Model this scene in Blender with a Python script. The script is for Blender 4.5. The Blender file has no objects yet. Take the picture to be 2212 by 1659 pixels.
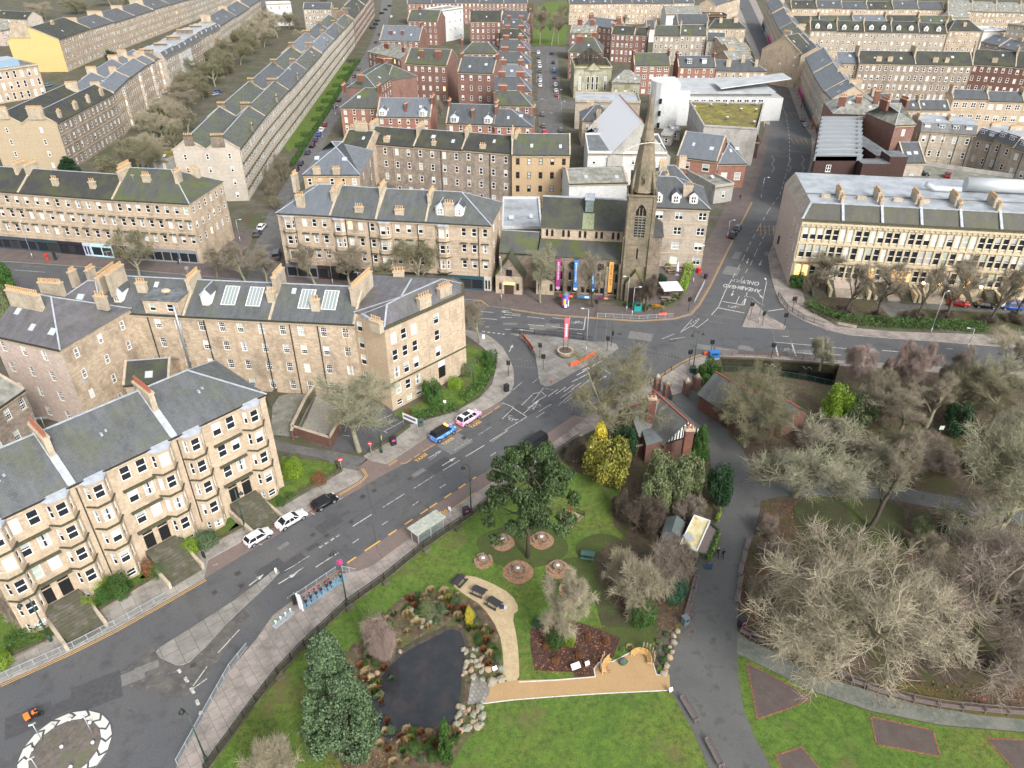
import bpy,bmesh,math,random
import numpy as np
from mathutils import Vector,Matrix
from mathutils.geometry import tessellate_polygon
R=math.radians
SC=bpy.context.scene
COL=SC.collection
CAM_H,CAM_PITCH,FPX=76.0,33.0,1600.0
cam=bpy.data.cameras.new('camera');camo=bpy.data.objects.new('camera',cam);COL.objects.link(camo)
camo.location=(0,0,CAM_H);camo.rotation_euler=(R(90-CAM_PITCH),0,0)
cam.sensor_width=36;cam.lens=36*FPX/2212;cam.clip_start=1;cam.clip_end=6000
SC.camera=camo
SUN_EL,SUN_AZ=38,150
w=bpy.data.worlds.new('World');SC.world=w;w.use_nodes=True
nt=w.node_tree;bg=nt.nodes['Background']
sky=nt.nodes.new('ShaderNodeTexSky');sky.sky_type='NISHITA';sky.sun_disc=False
sky.sun_elevation=R(SUN_EL);sky.sun_rotation=R(SUN_AZ);sky.dust_density=4;sky.air_density=1.0;sky.ozone_density=1
hs=nt.nodes.new('ShaderNodeHueSaturation');hs.inputs['Saturation'].default_value=.30
nt.links.new(sky.outputs[0],hs.inputs['Color']);nt.links.new(hs.outputs[0],bg.inputs[0]);bg.inputs[1].default_value=.15
sun=bpy.data.lights.new('sun','SUN');sun.energy=1.1;sun.angle=R(12);sun.color=(1,.96,.9)
suno=bpy.data.objects.new('sun',sun);COL.objects.link(suno)
suno.rotation_euler=(R(90-SUN_EL),0,R(180-SUN_AZ))
SC.view_settings.view_transform='Standard';SC.view_settings.look='None'
SC.view_settings.gamma=1;SC.view_settings.use_curve_mapping=False
SC.view_settings.exposure=0.93
SC.cycles.max_bounces=4;SC.cycles.diffuse_bounces=3;SC.cycles.glossy_bounces=2;SC.cycles.transmission_bounces=2
SC.cycles.transparent_max_bounces=4
SC.cycles.use_denoising=True;SC.cycles.denoiser='OPENIMAGEDENOISE'
_cp,_sp=math.cos(R(CAM_PITCH)),math.sin(R(CAM_PITCH))
def P(x,y,z=0.0):
 X,Y=(x-1106)/FPX,(y-829.5)/FPX
 d=Vector((X,_cp-Y*_sp,-_sp-Y*_cp))
 t=(z-CAM_H)/d.z
 return Vector((d.x*t,d.y*t,z))
def Q(v):
 a=Vector(v)-Vector((0,0,CAM_H));zc=a.y*_cp-a.z*_sp
 return 1106+FPX*a.x/zc,829.5-FPX*(a.y*_sp+a.z*_cp)/zc
def tag(o,label=None,cat=None,group=None,kind=None):
 if label:o['label']=label
 if cat:o['category']=cat
 if group:o['group']=group
 if kind:o['kind']=kind
 return o
def thing(name,label,cat,loc=(0,0,0),rz=0,group=None):
 o=bpy.data.objects.new(name,None);COL.objects.link(o);o.empty_display_size=.5
 o.location=loc;o.rotation_euler=(0,0,rz)
 return tag(o,label,cat,group)
def link(name,me,parent=None,M=None):
 o=bpy.data.objects.new(name,me);COL.objects.link(o)
 if parent:o.parent=parent
 if M is not None:o.matrix_local=M
 return o
def TR(x,y,z,rz=0,s=1):return Matrix.Translation((x,y,z))@Matrix.Rotation(rz,4,'Z')@Matrix.Scale(s,4)
class MB:
 """collects faces in metres, each with a material, and links them as ONE mesh"""
 def __init__(s):s.v=[];s.f=[];s.m=[];s.mats=[];s.sm=[]
 def mi(s,m):
  if m not in s.mats:s.mats.append(m)
  return s.mats.index(m)
 def face(s,pts,m,smooth=False):
  n=len(s.v);s.v+=[tuple(p)for p in pts];s.f.append(tuple(range(n,n+len(pts))));s.m.append(s.mi(m));s.sm.append(smooth)
 def box(s,x0,x1,y0,y1,z0,z1,m,M=None,top=None):
  c=[Vector(p)for p in((x0,y0,z0),(x1,y0,z0),(x1,y1,z0),(x0,y1,z0),(x0,y0,z1),(x1,y0,z1),(x1,y1,z1),(x0,y1,z1))]
  if M is not None:c=[M@p for p in c]
  n=len(s.v);s.v+=[tuple(p)for p in c]
  for k,q in enumerate(((0,3,2,1),(4,5,6,7),(0,1,5,4),(1,2,6,5),(2,3,7,6),(3,0,4,7))):
   s.f.append(tuple(n+i for i in q));s.m.append(s.mi(top if(k==1 and top)else m));s.sm.append(False)
 def bar(s,a,b,t,m,t2=None):
  """square bar between two points"""
  a,b=Vector(a),Vector(b);d=(b-a);L=d.length
  if L<1e-6:return
  q=d.to_track_quat('Z','Y').to_matrix().to_4x4();M=Matrix.Translation(a)@q
  t2=t2 or t
  s.box(-t/2,t/2,-t2/2,t2/2,0,L,m,M)
 def tube(s,pts,rs,m,n=8,cap=True):
  pts=[Vector(p)for p in pts];N=len(pts)
  if not hasattr(rs,'__len__'):rs=[rs]*N
  base=len(s.v)
  for i,p in enumerate(pts):
   d=(pts[min(i+1,N-1)]-pts[max(i-1,0)]).normalized()
   u=d.orthogonal().normalized()if abs(d.z)<.99 else Vector((1,0,0));u=(u-d*u.dot(d)).normalized();v=d.cross(u)
   for k in range(n):
    a=2*math.pi*k/n;s.v.append(tuple(p+(u*math.cos(a)+v*math.sin(a))*rs[i]))
  mi=s.mi(m)
  for i in range(N-1):
   for k in range(n):
    a=base+i*n+k;b=base+i*n+(k+1)%n
    s.f.append((a,b,b+n,a+n));s.m.append(mi);s.sm.append(True)
  if cap:
   s.f.append(tuple(base+k for k in reversed(range(n))));s.m.append(mi);s.sm.append(False)
   s.f.append(tuple(base+(N-1)*n+k for k in range(n)));s.m.append(mi);s.sm.append(False)
 def prism(s,poly,z0,z1,m,side=None,bottom=False):
  poly=[Vector((p[0],p[1],0))for p in poly]
  A=sum(poly[i].x*poly[(i+1)%len(poly)].y-poly[(i+1)%len(poly)].x*poly[i].y for i in range(len(poly)))
  if A<0:poly.reverse()
  n=len(s.v);N=len(poly)
  s.v+=[(p.x,p.y,z1)for p in poly]
  for t in tessellate_polygon([poly]):
   t=tuple(t)
   a,b,c=(poly[k]for k in t)
   if(b-a).cross(c-a).z<0:t=t[::-1]
   s.f.append(tuple(n+k for k in t));s.m.append(s.mi(m));s.sm.append(False)
  if z0 is not None:
   for i in range(N):
    a,b=poly[i],poly[(i+1)%N]
    s.face([(a.x,a.y,z0),(b.x,b.y,z0),(b.x,b.y,z1),(a.x,a.y,z1)],side or m)
 def ball(s,c,r,m,nu=8,nv=6,sq=(1,1,1),jit=0,rnd=None):
  base=len(s.v);c=Vector(c)
  for j in range(nv+1):
   for i in range(nu):
    th=math.pi*j/nv;ph=2*math.pi*i/nu
    k=1+(rnd.uniform(-jit,jit)if rnd and 0<j<nv else 0)
    s.v.append((c.x+r*sq[0]*k*math.sin(th)*math.cos(ph),c.y+r*sq[1]*k*math.sin(th)*math.sin(ph),c.z+r*sq[2]*k*math.cos(th)))
  mi=s.mi(m)
  for j in range(nv):
   for i in range(nu):
    a=base+j*nu+i;b=base+j*nu+(i+1)%nu
    s.f.append((a,a+nu,b+nu,b));s.m.append(mi);s.sm.append(jit==0)
 def mesh(s,name='mesh',bevel=0):
  me=bpy.data.meshes.new(name);me.from_pydata(s.v,[],s.f)
  for m in s.mats:me.materials.append(m)
  me.polygons.foreach_set('material_index',s.m);me.polygons.foreach_set('use_smooth',s.sm)
  me.update()
  nl=len(me.loops);vi=np.empty(nl,np.int32);me.loops.foreach_get('vertex_index',vi)
  co=np.array(s.v,dtype=np.float64).reshape(-1,3)[vi]if s.v else np.zeros((0,3))
  npz=len(me.polygons);no=np.empty(npz*3,np.float32);me.polygons.foreach_get('normal',no);no=no.reshape(-1,3)
  tot=np.empty(npz,np.int32);me.polygons.foreach_get('loop_total',tot);ln=np.repeat(no,tot,axis=0)
  hz=np.hypot(ln[:,0],ln[:,1]);flat=hz<.12
  tx=np.where(flat,1,-ln[:,1]/np.maximum(hz,1e-6));ty=np.where(flat,0,ln[:,0]/np.maximum(hz,1e-6))
  u=co[:,0]*tx+co[:,1]*ty
  bx=-ln[:,2]*ty;by=ln[:,2]*tx;bz=np.where(flat,0,ln[:,0]*ty*1.0-ln[:,1]*tx)
  v=np.where(flat,co[:,1],co[:,0]*bx+co[:,1]*by+co[:,2]*np.abs(bz))
  uv=me.uv_layers.new(name='uv');uv.data.foreach_set('uv',np.stack([u,v],1).astype(np.float32).ravel())
  return me
 def build(s,name,parent=None,M=None,label=None):
  o=link(name,s.mesh(name),parent,M)
  if label:o['label']=label
  return o
MATS={}
def _n(nt,t,**k):
 n=nt.nodes.new('ShaderNode'+t)
 for a,b in k.items():
  if a.startswith('i_'):n.inputs[a[2:].replace('_',' ')].default_value=b
  else:setattr(n,a,b)
 return n
def _mix(nt,fac,a,b,mode='MIX'):
 m=nt.nodes.new('ShaderNodeMix');m.data_type='RGBA';m.blend_type=mode
 for sk,val in((0,fac),(6,a),(7,b)):
  if hasattr(val,'links')or isinstance(val,bpy.types.NodeSocket):nt.links.new(val,m.inputs[sk])
  elif sk==0:m.inputs[0].default_value=val
  else:m.inputs[sk].default_value=(*val[:3],1)
 return m.outputs[2]
def _ramp(nt,src,p0,p1,c0=0,c1=1):
 r=nt.nodes.new('ShaderNodeMapRange');nt.links.new(src,r.inputs[0])
 r.inputs[1].default_value=p0;r.inputs[2].default_value=p1;r.inputs[3].default_value=c0;r.inputs[4].default_value=c1
 return r.outputs[0]
def _noise(nt,scale,detail=3,rough=.6,coord='Object',vec=None,stretch=None):
 tc=nt.nodes.new('ShaderNodeTexCoord');out=vec or tc.outputs[coord]
 if stretch:
  mp=nt.nodes.new('ShaderNodeMapping');nt.links.new(out,mp.inputs[0]);mp.inputs['Scale'].default_value=stretch;out=mp.outputs[0]
 n=_n(nt,'TexNoise');nt.links.new(out,n.inputs['Vector']);n.inputs['Scale'].default_value=scale
 n.inputs['Detail'].default_value=detail;n.inputs['Roughness'].default_value=rough
 return n.outputs['Fac']
def newmat(name,rough=.8,metal=0,spec=.5):
 m=bpy.data.materials.new(name);m.use_nodes=True;nt=m.node_tree;b=nt.nodes['Principled BSDF']
 b.inputs['Roughness'].default_value=rough;b.inputs['Metallic'].default_value=metal;b.inputs['Specular IOR Level'].default_value=spec
 return m,nt,b
def plain(name,c,rough=.7,metal=0,var=0,scale=2,spec=.5,emit=0,emitc=None):
 if name in MATS:return MATS[name]
 m,nt,b=newmat(name,rough,metal,spec)
 if var:
  f=_noise(nt,scale);f=_ramp(nt,f,.3,.7)
  o=_mix(nt,f,[x*(1-var)for x in c],[min(1,x*(1+var))for x in c]);nt.links.new(o,b.inputs['Base Color'])
 else:b.inputs['Base Color'].default_value=(*c,1)
 if emit:b.inputs['Emission Color'].default_value=(*(emitc or c),1);b.inputs['Emission Strength'].default_value=emit
 MATS[name]=m;return m
def patches(name,layers,rough=.9,bump=0,bscale=8,coord='Object',spec=.3):
 """layers: [colour] then (colour, scale, threshold, softness) patches laid over it"""
 if name in MATS:return MATS[name]
 m,nt,b=newmat(name,rough,0,spec);out=layers[0]
 for(c,sc,th,so)in layers[1:]:
  f=_ramp(nt,_noise(nt,sc,4,.65,coord),th-so,th+so)
  out=_mix(nt,f,out,c)
 nt.links.new(out,b.inputs['Base Color'])
 if bump:
  bp=nt.nodes.new('ShaderNodeBump');bp.inputs['Strength'].default_value=bump;bp.inputs['Distance'].default_value=.1
  nt.links.new(_noise(nt,bscale,4),bp.inputs['Height']);nt.links.new(bp.outputs[0],b.inputs['Normal'])
 MATS[name]=m;return m
def stone(name,c1,c2,stain=(.05,.045,.04),st=.6,amt=.6,bw=.8,bh=.33,mortar=None,rough=.9,moss=0):
 """coursed masonry: blocks of two tones, weather stains of their own shape"""
 if name in MATS:return MATS[name]
 m,nt,b=newmat(name,rough,0,.25)
 uvn=nt.nodes.new('ShaderNodeUVMap');br=nt.nodes.new('ShaderNodeTexBrick');nt.links.new(uvn.outputs[0],br.inputs['Vector'])
 br.inputs['Scale'].default_value=1;br.inputs['Brick Width'].default_value=bw;br.inputs['Row Height'].default_value=bh
 br.inputs['Mortar Size'].default_value=.012;br.inputs['Color1'].default_value=(*c1,1);br.inputs['Color2'].default_value=(*c2,1)
 br.inputs['Mortar'].default_value=(*(mortar or[x*.6 for x in c1]),1);br.inputs['Bias'].default_value=0
 oi=nt.nodes.new('ShaderNodeObjectInfo')
 ad=nt.nodes.new('ShaderNodeVectorMath');ad.operation='ADD';tc=nt.nodes.new('ShaderNodeTexCoord')
 nt.links.new(tc.outputs['Object'],ad.inputs[0]);mu=nt.nodes.new('ShaderNodeMath');mu.operation='MULTIPLY';mu.inputs[1].default_value=50
 nt.links.new(oi.outputs['Random'],mu.inputs[0]);nt.links.new(mu.outputs[0],ad.inputs[1])
 big=_ramp(nt,_noise(nt,.35,5,.7,vec=ad.outputs[0],stretch=(1,1,.6)),st-.1,st+.12,0,amt)
 sml=_ramp(nt,_noise(nt,2.2,4,.7,vec=ad.outputs[0]),.3,.75,.82,1.15)
 col=_mix(nt,big,br.outputs['Color'],stain)
 cm=nt.nodes.new('ShaderNodeCombineColor')
 for i in range(3):nt.links.new(sml,cm.inputs[i])
 col=_mix(nt,1,col,cm.outputs[0],'MULTIPLY')
 if moss:
  f=_ramp(nt,_noise(nt,.8,5,.75,vec=ad.outputs[0]),.58,.7,0,moss);col=_mix(nt,f,col,(.09,.11,.03))
 nt.links.new(col,b.inputs['Base Color'])
 MATS[name]=m;return m
def slate(name,c1,c2,moss=.0,mosscol=(.09,.11,.02),rough=.45,lichen=.4,bw=.35,bh=.22,spec=.5):
 if name in MATS:return MATS[name]
 m,nt,b=newmat(name,rough,0,spec)
 uvn=nt.nodes.new('ShaderNodeUVMap');br=nt.nodes.new('ShaderNodeTexBrick');nt.links.new(uvn.outputs[0],br.inputs['Vector'])
 br.inputs['Scale'].default_value=1;br.inputs['Brick Width'].default_value=bw;br.inputs['Row Height'].default_value=bh;br.inputs['Mortar Size'].default_value=.02
 br.inputs['Color1'].default_value=(*c1,1);br.inputs['Color2'].default_value=(*c2,1);br.inputs['Mortar'].default_value=(*[x*.45 for x in c1],1)
 oi=nt.nodes.new('ShaderNodeObjectInfo');ad=nt.nodes.new('ShaderNodeVectorMath');ad.operation='ADD';tc=nt.nodes.new('ShaderNodeTexCoord')
 mu=nt.nodes.new('ShaderNodeMath');mu.operation='MULTIPLY';mu.inputs[1].default_value=70
 nt.links.new(tc.outputs['Object'],ad.inputs[0]);nt.links.new(oi.outputs['Random'],mu.inputs[0]);nt.links.new(mu.outputs[0],ad.inputs[1])
 f=_ramp(nt,_noise(nt,.5,6,.72,vec=ad.outputs[0],stretch=(1.6,.5,.5)),.35,.68,0,lichen)
 col=_mix(nt,f,br.outputs['Color'],[x*1.8 for x in c2])
 if moss:
  g=_ramp(nt,_noise(nt,.22,5,.7,vec=ad.outputs[0]),.46,.62,0,moss);col=_mix(nt,g,col,mosscol)
 nt.links.new(col,b.inputs['Base Color'])
 rr=_ramp(nt,_noise(nt,1.2,3),.3,.7,rough-.12,rough+.18);nt.links.new(rr,b.inputs['Roughness'])
 MATS[name]=m;return m
GLASS=plain('window_glass',(.018,.022,.028),.12,spec=.6)
BLIND=[plain('blind_pale',(.62,.62,.58),.5),plain('net_curtain',(.42,.44,.44),.4),plain('blind_sage',(.38,.45,.38),.5),plain('curtain_red',(.28,.04,.04),.6)]
ROOMLIT=plain('lamplit_room',(.5,.25,.08),.5,emit=1.6,emitc=(1,.5,.16))
WHITE=plain('white_paint',(.78,.78,.76),.5);BROWNP=plain('brown_paint',(.06,.03,.02),.5)
LEAD=plain('lead_flashing',(.36,.39,.43),.42,var=.2,scale=1.5)
GUTTER=plain('cast_iron',(.03,.028,.028),.5)
SILL=plain('dressed_stone',(.46,.37,.26),.85,var=.18)
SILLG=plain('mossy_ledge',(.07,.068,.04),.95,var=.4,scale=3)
ST=dict(blonde=stone('blonde_ashlar',(.53,.43,.315),(.46,.37,.27),(.25,.195,.145),.57,.6),blonde2=stone('blonde_weathered',(.53,.43,.325),(.43,.345,.255),(.15,.12,.095),.58,
.6),buff=stone('buff_grey_stone',(.45,.40,.33),(.38,.33,.27),(.15,.13,.11),.57,.55),rubble=stone('squared_rubble',(.39,.325,.265),(.25,.21,.175),(.11,.095,.08),.54,.6,.7,.3),
rearstone=stone('rear_sandstone',(.56,.45,.33),(.43,.345,.255),(.14,.115,.095),.57,.6,.8,.33),red=stone('red_sandstone',(.255,.145,.118),(.205,.12,.10),(.10,.07,.06),.58,.55),
redface=stone('red_sandstone_dressed',(.35,.18,.135),(.30,.155,.115),(.14,.09,.075),.6,.45),church=stone('church_stone',(.33,.27,.21),(.23,.19,.15),(.09,.08,.065),.52,.6,moss=.3),
tower=stone('spire_stone',(.29,.235,.17),(.21,.175,.125),(.08,.085,.055),.5,.55,.9,.42,moss=.5),hotel=stone('cream_carved_stone',(.60,.52,.365),(.54,.465,.32),(.34,.28,.19),
.62,.35),pinkstone=stone('pinkish_stone',(.58,.48,.42),(.52,.42,.36),(.33,.27,.22),.6,.4),cream=stone('cream_render',(.50,.45,.385),(.49,.44,.375),(.33,.29,.25),.55,.45,4,
1.2),tan=stone('tan_render',(.43,.35,.24),(.42,.34,.235),(.32,.26,.18),.62,.35,5,2),yellow=stone('yellow_paint_gable',(.60,.44,.19),(.59,.43,.185),(.48,.36,.2),.62,.35,8,3.2),
peach=stone('peach_render',(.72,.56,.39),(.71,.55,.38),(.56,.43,.29),.6,.4,6,3),white=stone('white_render',(.62,.63,.63),(.60,.61,.61),(.42,.42,.4),.58,.4,6,3),brownbrick=stone('dark_brown_brick',
(.085,.05,.045),(.07,.042,.036),(.05,.035,.03),.6,.5,.3,.1),redbrick=stone('red_brick',(.20,.105,.082),(.15,.08,.065),(.09,.065,.055),.56,.5,.3,.1),yellowbrick=stone('yellow_brick',
(.54,.40,.25),(.49,.36,.22),(.34,.25,.16),.6,.4,.3,.1),concrete=stone('ribbed_concrete',(.42,.41,.38),(.40,.39,.36),(.2,.19,.17),.55,.6,3,3),derelict=stone('derelict_pale_stone',
(.48,.45,.36),(.42,.40,.31),(.16,.18,.08),.5,.75,moss=.6),)
RF=dict(slate=slate('welsh_slate',(.062,.067,.075),(.082,.088,.096),.12),bluegrey=slate('blue_grey_slate',(.115,.13,.15),(.14,.155,.175),.05,lichen=.25),moss=slate('mossy_slate',
(.06,.063,.062),(.075,.078,.075),.75),dark=slate('dark_tile',(.035,.036,.036),(.045,.045,.043),.35,rough=.6,lichen=.25),near=slate('graded_slate',(.07,.075,.08),(.10,.106,
.112),.3,lichen=.4,bw=.4,bh=.26),purple=slate('purple_grey_slate',(.085,.082,.09),(.115,.11,.12),.2,lichen=.55),felt=patches('flat_roof_felt',[(.10,.11,.115),((.17,.185,.19),
.5,.5,.1),((.06,.065,.06),1.2,.6,.06)],.45),whiteroof=patches('white_roof_membrane',[(.43,.45,.46),((.32,.34,.35),.2,.52,.12),((.3,.3,.28),1.2,.66,.05)],.5),paleroof=patches('pale_wet_roof',
[(.37,.40,.43),((.24,.26,.28),.3,.52,.12),((.2,.2,.18),2,.68,.05)],.3),mossflat=patches('moss_flat_roof',[(.16,.14,.05),((.24,.22,.04),.15,.5,.1),((.10,.08,.045),.5,.55,.08)],
.95),oldlead=patches('weathered_lead_roof',[(.28,.28,.25),((.16,.16,.13),.6,.5,.1)],.5),)
_WM={}
def win_mesh(w,h,kind,var,fm,near,surround=None):
 key=(round(w,2),round(h,2),kind,var,fm.name,near)
 if key in _WM:return _WM[key]
 F=MB();G=MB();G2=G if near else F
 t=.11 if near else.14;y0,y1=(.10,.19)if near else(.01,.09)
 arch=kind=='arch'
 F.box(-w/2-.12,w/2+.12,-.09,.1,-.16,-.004,SILL)
 yg=.15 if near else.05
 F.box(-w/2,-w/2+t,y0,y1,0,h,fm);F.box(w/2-t,w/2,y0,y1,0,h,fm)
 F.box(-w/2+t,w/2-t,y0,y1,0,t,fm);F.box(-w/2+t,w/2-t,y0,y1,h-t,h,fm)
 hm=h*.5
 if kind in('sash','six','arch','two'):F.box(-w/2+t,w/2-t,y0-.02,y1-.02,hm-t/2,hm+t/2,fm)
 if kind=='six':
  for k in(1,2):F.box(-w/2+w*k/3-.018,-w/2+w*k/3+.018,y0+.01,y1,t,h-t,fm)
  for z in(h*.25,h*.75):F.box(-w/2+t,w/2-t,y0+.01,y1,z-.018,z+.018,fm)
 if kind=='two':F.box(-t/2-.02,t/2+.02,y0-.01,y1,t,h-t,fm)
 if arch:
  for sgn in(-1,1):
   pts=[]
   n=5
   for k in range(n+1):
    a=math.pi/2*k/n;pts.append((sgn*w/2*math.cos(a),h-w/2+w/2*math.sin(a)))
   poly=[(x,.004,z)for x,z in pts]+[(sgn*w/2,.004,h)]
   if sgn>0:poly.reverse()
   F.face(poly,surround or SILL)
 mats={0:[(0,1,GLASS)],1:[(0,1,BLIND[0])],2:[(0,.45,GLASS),(.45,1,BLIND[0])],3:[(0,1,BLIND[1])],4:[(0,.6,GLASS),(.6,1,BLIND[1])],5:[(0,1,BLIND[2])],6:[(0,1,ROOMLIT)],7:[(0,
.55,GLASS),(.55,1,BLIND[2])],8:[(0,1,BLIND[3])]}[var]
 for a,b,m in mats:
  G2 .face([(-w/2+t,yg,h*a),(w/2-t,yg,h*a),(w/2-t,yg,h*b),(-w/2+t,yg,h*b)],m)
 if var==3 and near:
  G2 .face([(-w*.1,yg-.01,t),(w*.1,yg-.01,t),(w*.06,yg-.01,h-t),(-w*.06,yg-.01,h-t)],GLASS)
 r=(F.mesh('window'),G.mesh('pane')if near else None);_WM[key]=r;return r
VARW=[0]*11+[1]*3+[2]*4+[3]*3+[4]*3+[5,7]
BR=random.Random(7)
def put_window(root,x,z,w,h,org,ang,kind='sash',fm=None,near=False,var=None,name='window',surround=None):
 if var is None:var=6 if BR.random()<.004 else BR.choice(VARW)
 f,g=win_mesh(w,h,kind,var,fm or WHITE,near,surround)
 c,s=math.cos(ang),math.sin(ang)
 o=link(name,f,root,TR(org[0]+c*x,org[1]+s*x,z,ang))
 if g:link('pane',g,o)
 return o
def facade(mb,org,ang,W,z0,z1,wins,m,reveal=.1):
 """wall face with real openings; wins = (uc, z, w, h, ...)"""
 c,s=math.cos(ang),math.sin(ang);ox,oy=org[0],org[1]
 def p(u,z,d=0):return(ox+c*u-s*d,oy+s*u+c*d,z)
 wins=[q for q in wins if q[0]-q[2]/2>.05 and q[0]+q[2]/2<W-.05 and q[1]>z0-.01 and q[1]+q[3]<z1]
 zs=sorted({z0,z1,*[round(q[1],3)for q in wins],*[round(q[1]+q[3],3)for q in wins]})
 for za,zb in zip(zs,zs[1:]):
  if zb-za<.01:continue
  zc=(za+zb)/2
  cut=sorted([(q[0]-q[2]/2,q[0]+q[2]/2)for q in wins if q[1]<zc<q[1]+q[3]])
  u=0
  for a,b in cut+[(W,W)]:
   if a-u>.005:mb.face([p(u,za),p(a,za),p(a,zb),p(u,zb)],m)
   u=max(u,b)
 for q in wins:
  a,b,za,zb=q[0]-q[2]/2,q[0]+q[2]/2,q[1],q[1]+q[3]
  mb.face([p(a,za),p(b,za),p(b,za,reveal),p(a,za,reveal)],m);mb.face([p(a,zb,reveal),p(b,zb,reveal),p(b,zb),p(a,zb)],m)
  mb.face([p(a,za,reveal),p(a,zb,reveal),p(a,zb),p(a,za)],m);mb.face([p(b,za),p(b,zb),p(b,zb,reveal),p(b,za,reveal)],m)
 return wins
_CH={}
POTM=plain('clay_pot',(.50,.33,.18),.8,var=.3,scale=4);POTR=plain('red_clay_pot',(.32,.11,.06),.8,var=.3,scale=4)
def pot_mesh(red=False):
 k='red' if red else 'buff'
 if k not in _CH:
  b=MB();b.tube([(0,0,0),(0,0,.12),(0,0,.15),(0,0,.62),(0,0,.66),(0,0,.78)],[.17,.17,.13,.12,.155,.155],POTR if red else POTM,8);_CH[k]=b.mesh('pot')
 return _CH[k]
STACKS=dict(cream=stone('chimney_render',(.50,.43,.33),(.48,.41,.31),(.2,.17,.13),.52,.6,2,1.5),grey=stone('chimney_stone',(.30,.26,.20),(.24,.2,.16),(.07,.06,.05),.5,.6),
red=stone('chimney_brick',(.25,.11,.08),(.2,.09,.065),(.08,.05,.04),.52,.6,.3,.1))
def chimney(root,x,y,L,z0,z1,along='y',mat='cream',t=.75,near=False,red=False,rz=0):
 b=MB();hx,hy=(t/2,L/2)if along=='y' else(L/2,t/2);sm=STACKS[mat]
 b.box(-hx,hx,-hy,hy,z0-z1,-.25,sm);b.box(-hx-.1,hx+.1,-hy-.1,hy+.1,-.25,0,SILLG if mat=='grey' else SILL)
 n=max(1,int(L/.45));pts=[((0,-hy+(k+.5)*L/n)if along=='y' else(-hx+(k+.5)*L/n,0))for k in range(n)]
 if not near:
  for px,py in pts:b.box(px-.13,px+.13,py-.13,py+.13,0,.62,POTR if red else POTM)
 o=b.build('chimney',root,TR(x,y,z1,rz))
 if near:
  for px,py in pts:link('chimney_pot',pot_mesh(red),o,TR(px,py,0))
 return o
def skylight(root,x,y,z,ang,w=1,l=1.4,slope=.6,facing=-1,big=False):
 """glazed roof light lying on a slope; slope rise per metre inward"""
 b=MB();a=math.atan(slope)
 b.box(-w/2,w/2,-l/2,l/2,.02,.14,WHITE if big else LEAD,top=WHITE if big else LEAD)
 if big:
  n=max(3,int(w/.6))
  for k in range(n):b.box(-w/2+.1+(w-.2)*k/n+.04,-w/2+.1+(w-.2)*(k+1)/n-.04,-l/2+.1,l/2-.1,.14,.17,plain('wired_glass',(.25,.29,.29),.2))
 else:b.box(-w/2+.1,w/2-.1,-l/2+.1,l/2-.1,.14,.16,plain('rooflight_glass',(.45,.5,.53),.1))
 return b.build('skylight',root,Matrix.Translation((x,y,z))@Matrix.Rotation(ang,4,'Z')@Matrix.Rotation(a,4,'X'))
def dormer(root,x,y,z,kind='canted',w=1.9,h=2.0,near=False,deep=3.2,fm=None,roof=None):
 """dormer window on a front slope; its face at y, base at z"""
 fm=fm or WHITE;b=MB();roof=roof or RF['slate']
 o=thing('dormer',None,None,(x,y,z));del_custom(o);o.parent=root
 if kind=='canted':
  c=.5;poly=[(-w/2,c),(-w/2+.45,0),(w/2-.45,0),(w/2,c)]
  b.box(-w/2,w/2,c,deep,0,h,fm)
  b.prism(poly+[(w/2,c+.01),(-w/2,c+.01)],0,h,fm)
  ap=(0,.75,h+1.0)
  ring=[(-w/2-.12,c-.05),(-w/2+.4,-.12),(w/2-.4,-.12),(w/2+.12,c-.05)]
  for i in range(3):b.face([(*ring[i],h),(*ring[i+1],h),ap],LEAD)
  b.face([(-w/2-.12,c-.05,h),ap,(0,deep+1.4,h+1.0),(-w/2-.12,deep+.8,h)],roof);b.face([ap,(w/2+.12,c-.05,h),(w/2+.12,deep+.8,h),(0,deep+1.4,h+1.0)],roof)
  b.bar(ap,(0,deep+1.4,h+1.02),.16,LEAD)
  b.build('dormer_body',o)
  put_window(o,0,.35,w-1.05,h-.5,(0,-.05),0,'two',fm,False,0)
 elif kind=='gable':
  b.box(-w/2,w/2,0,deep,0,h,fm)
  b.face([(-w/2,0,h),(w/2,0,h),(0,0,h+w*.45)],fm)
  b.face([(-w/2-.15,-.15,h-.07),(0,-.15,h+w*.48),(0,deep+1,h+w*.48),(-w/2-.15,deep+.5,h-.07)],roof)
  b.face([(0,-.15,h+w*.48),(w/2+.15,-.15,h-.07),(w/2+.15,deep+.5,h-.07),(0,deep+1,h+w*.48)],roof)
  b.build('dormer_body',o);put_window(o,0,.3,w*.62,h-.35,(0,-.2),0,'two',fm,False,0)
 else:
  b.box(-w/2,w/2,0,deep,0,h,roof,top=LEAD);b.box(-w/2-.1,w/2+.1,-.12,deep,h,h+.12,LEAD);b.build('dormer_body',o)
  put_window(o,0,.25,w*.8,h-.45,(0,-.2),0,'two',fm,False)
 return o
def del_custom(o):
 for k in('label','category','group','kind'):
  if k in o:del o[k]
def strip(b,a,c,wd=.35,m=None,up=.06):
 b.bar((a[0],a[1],a[2]+up),(c[0],c[1],c[2]+up),wd,m or LEAD,.1)
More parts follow.
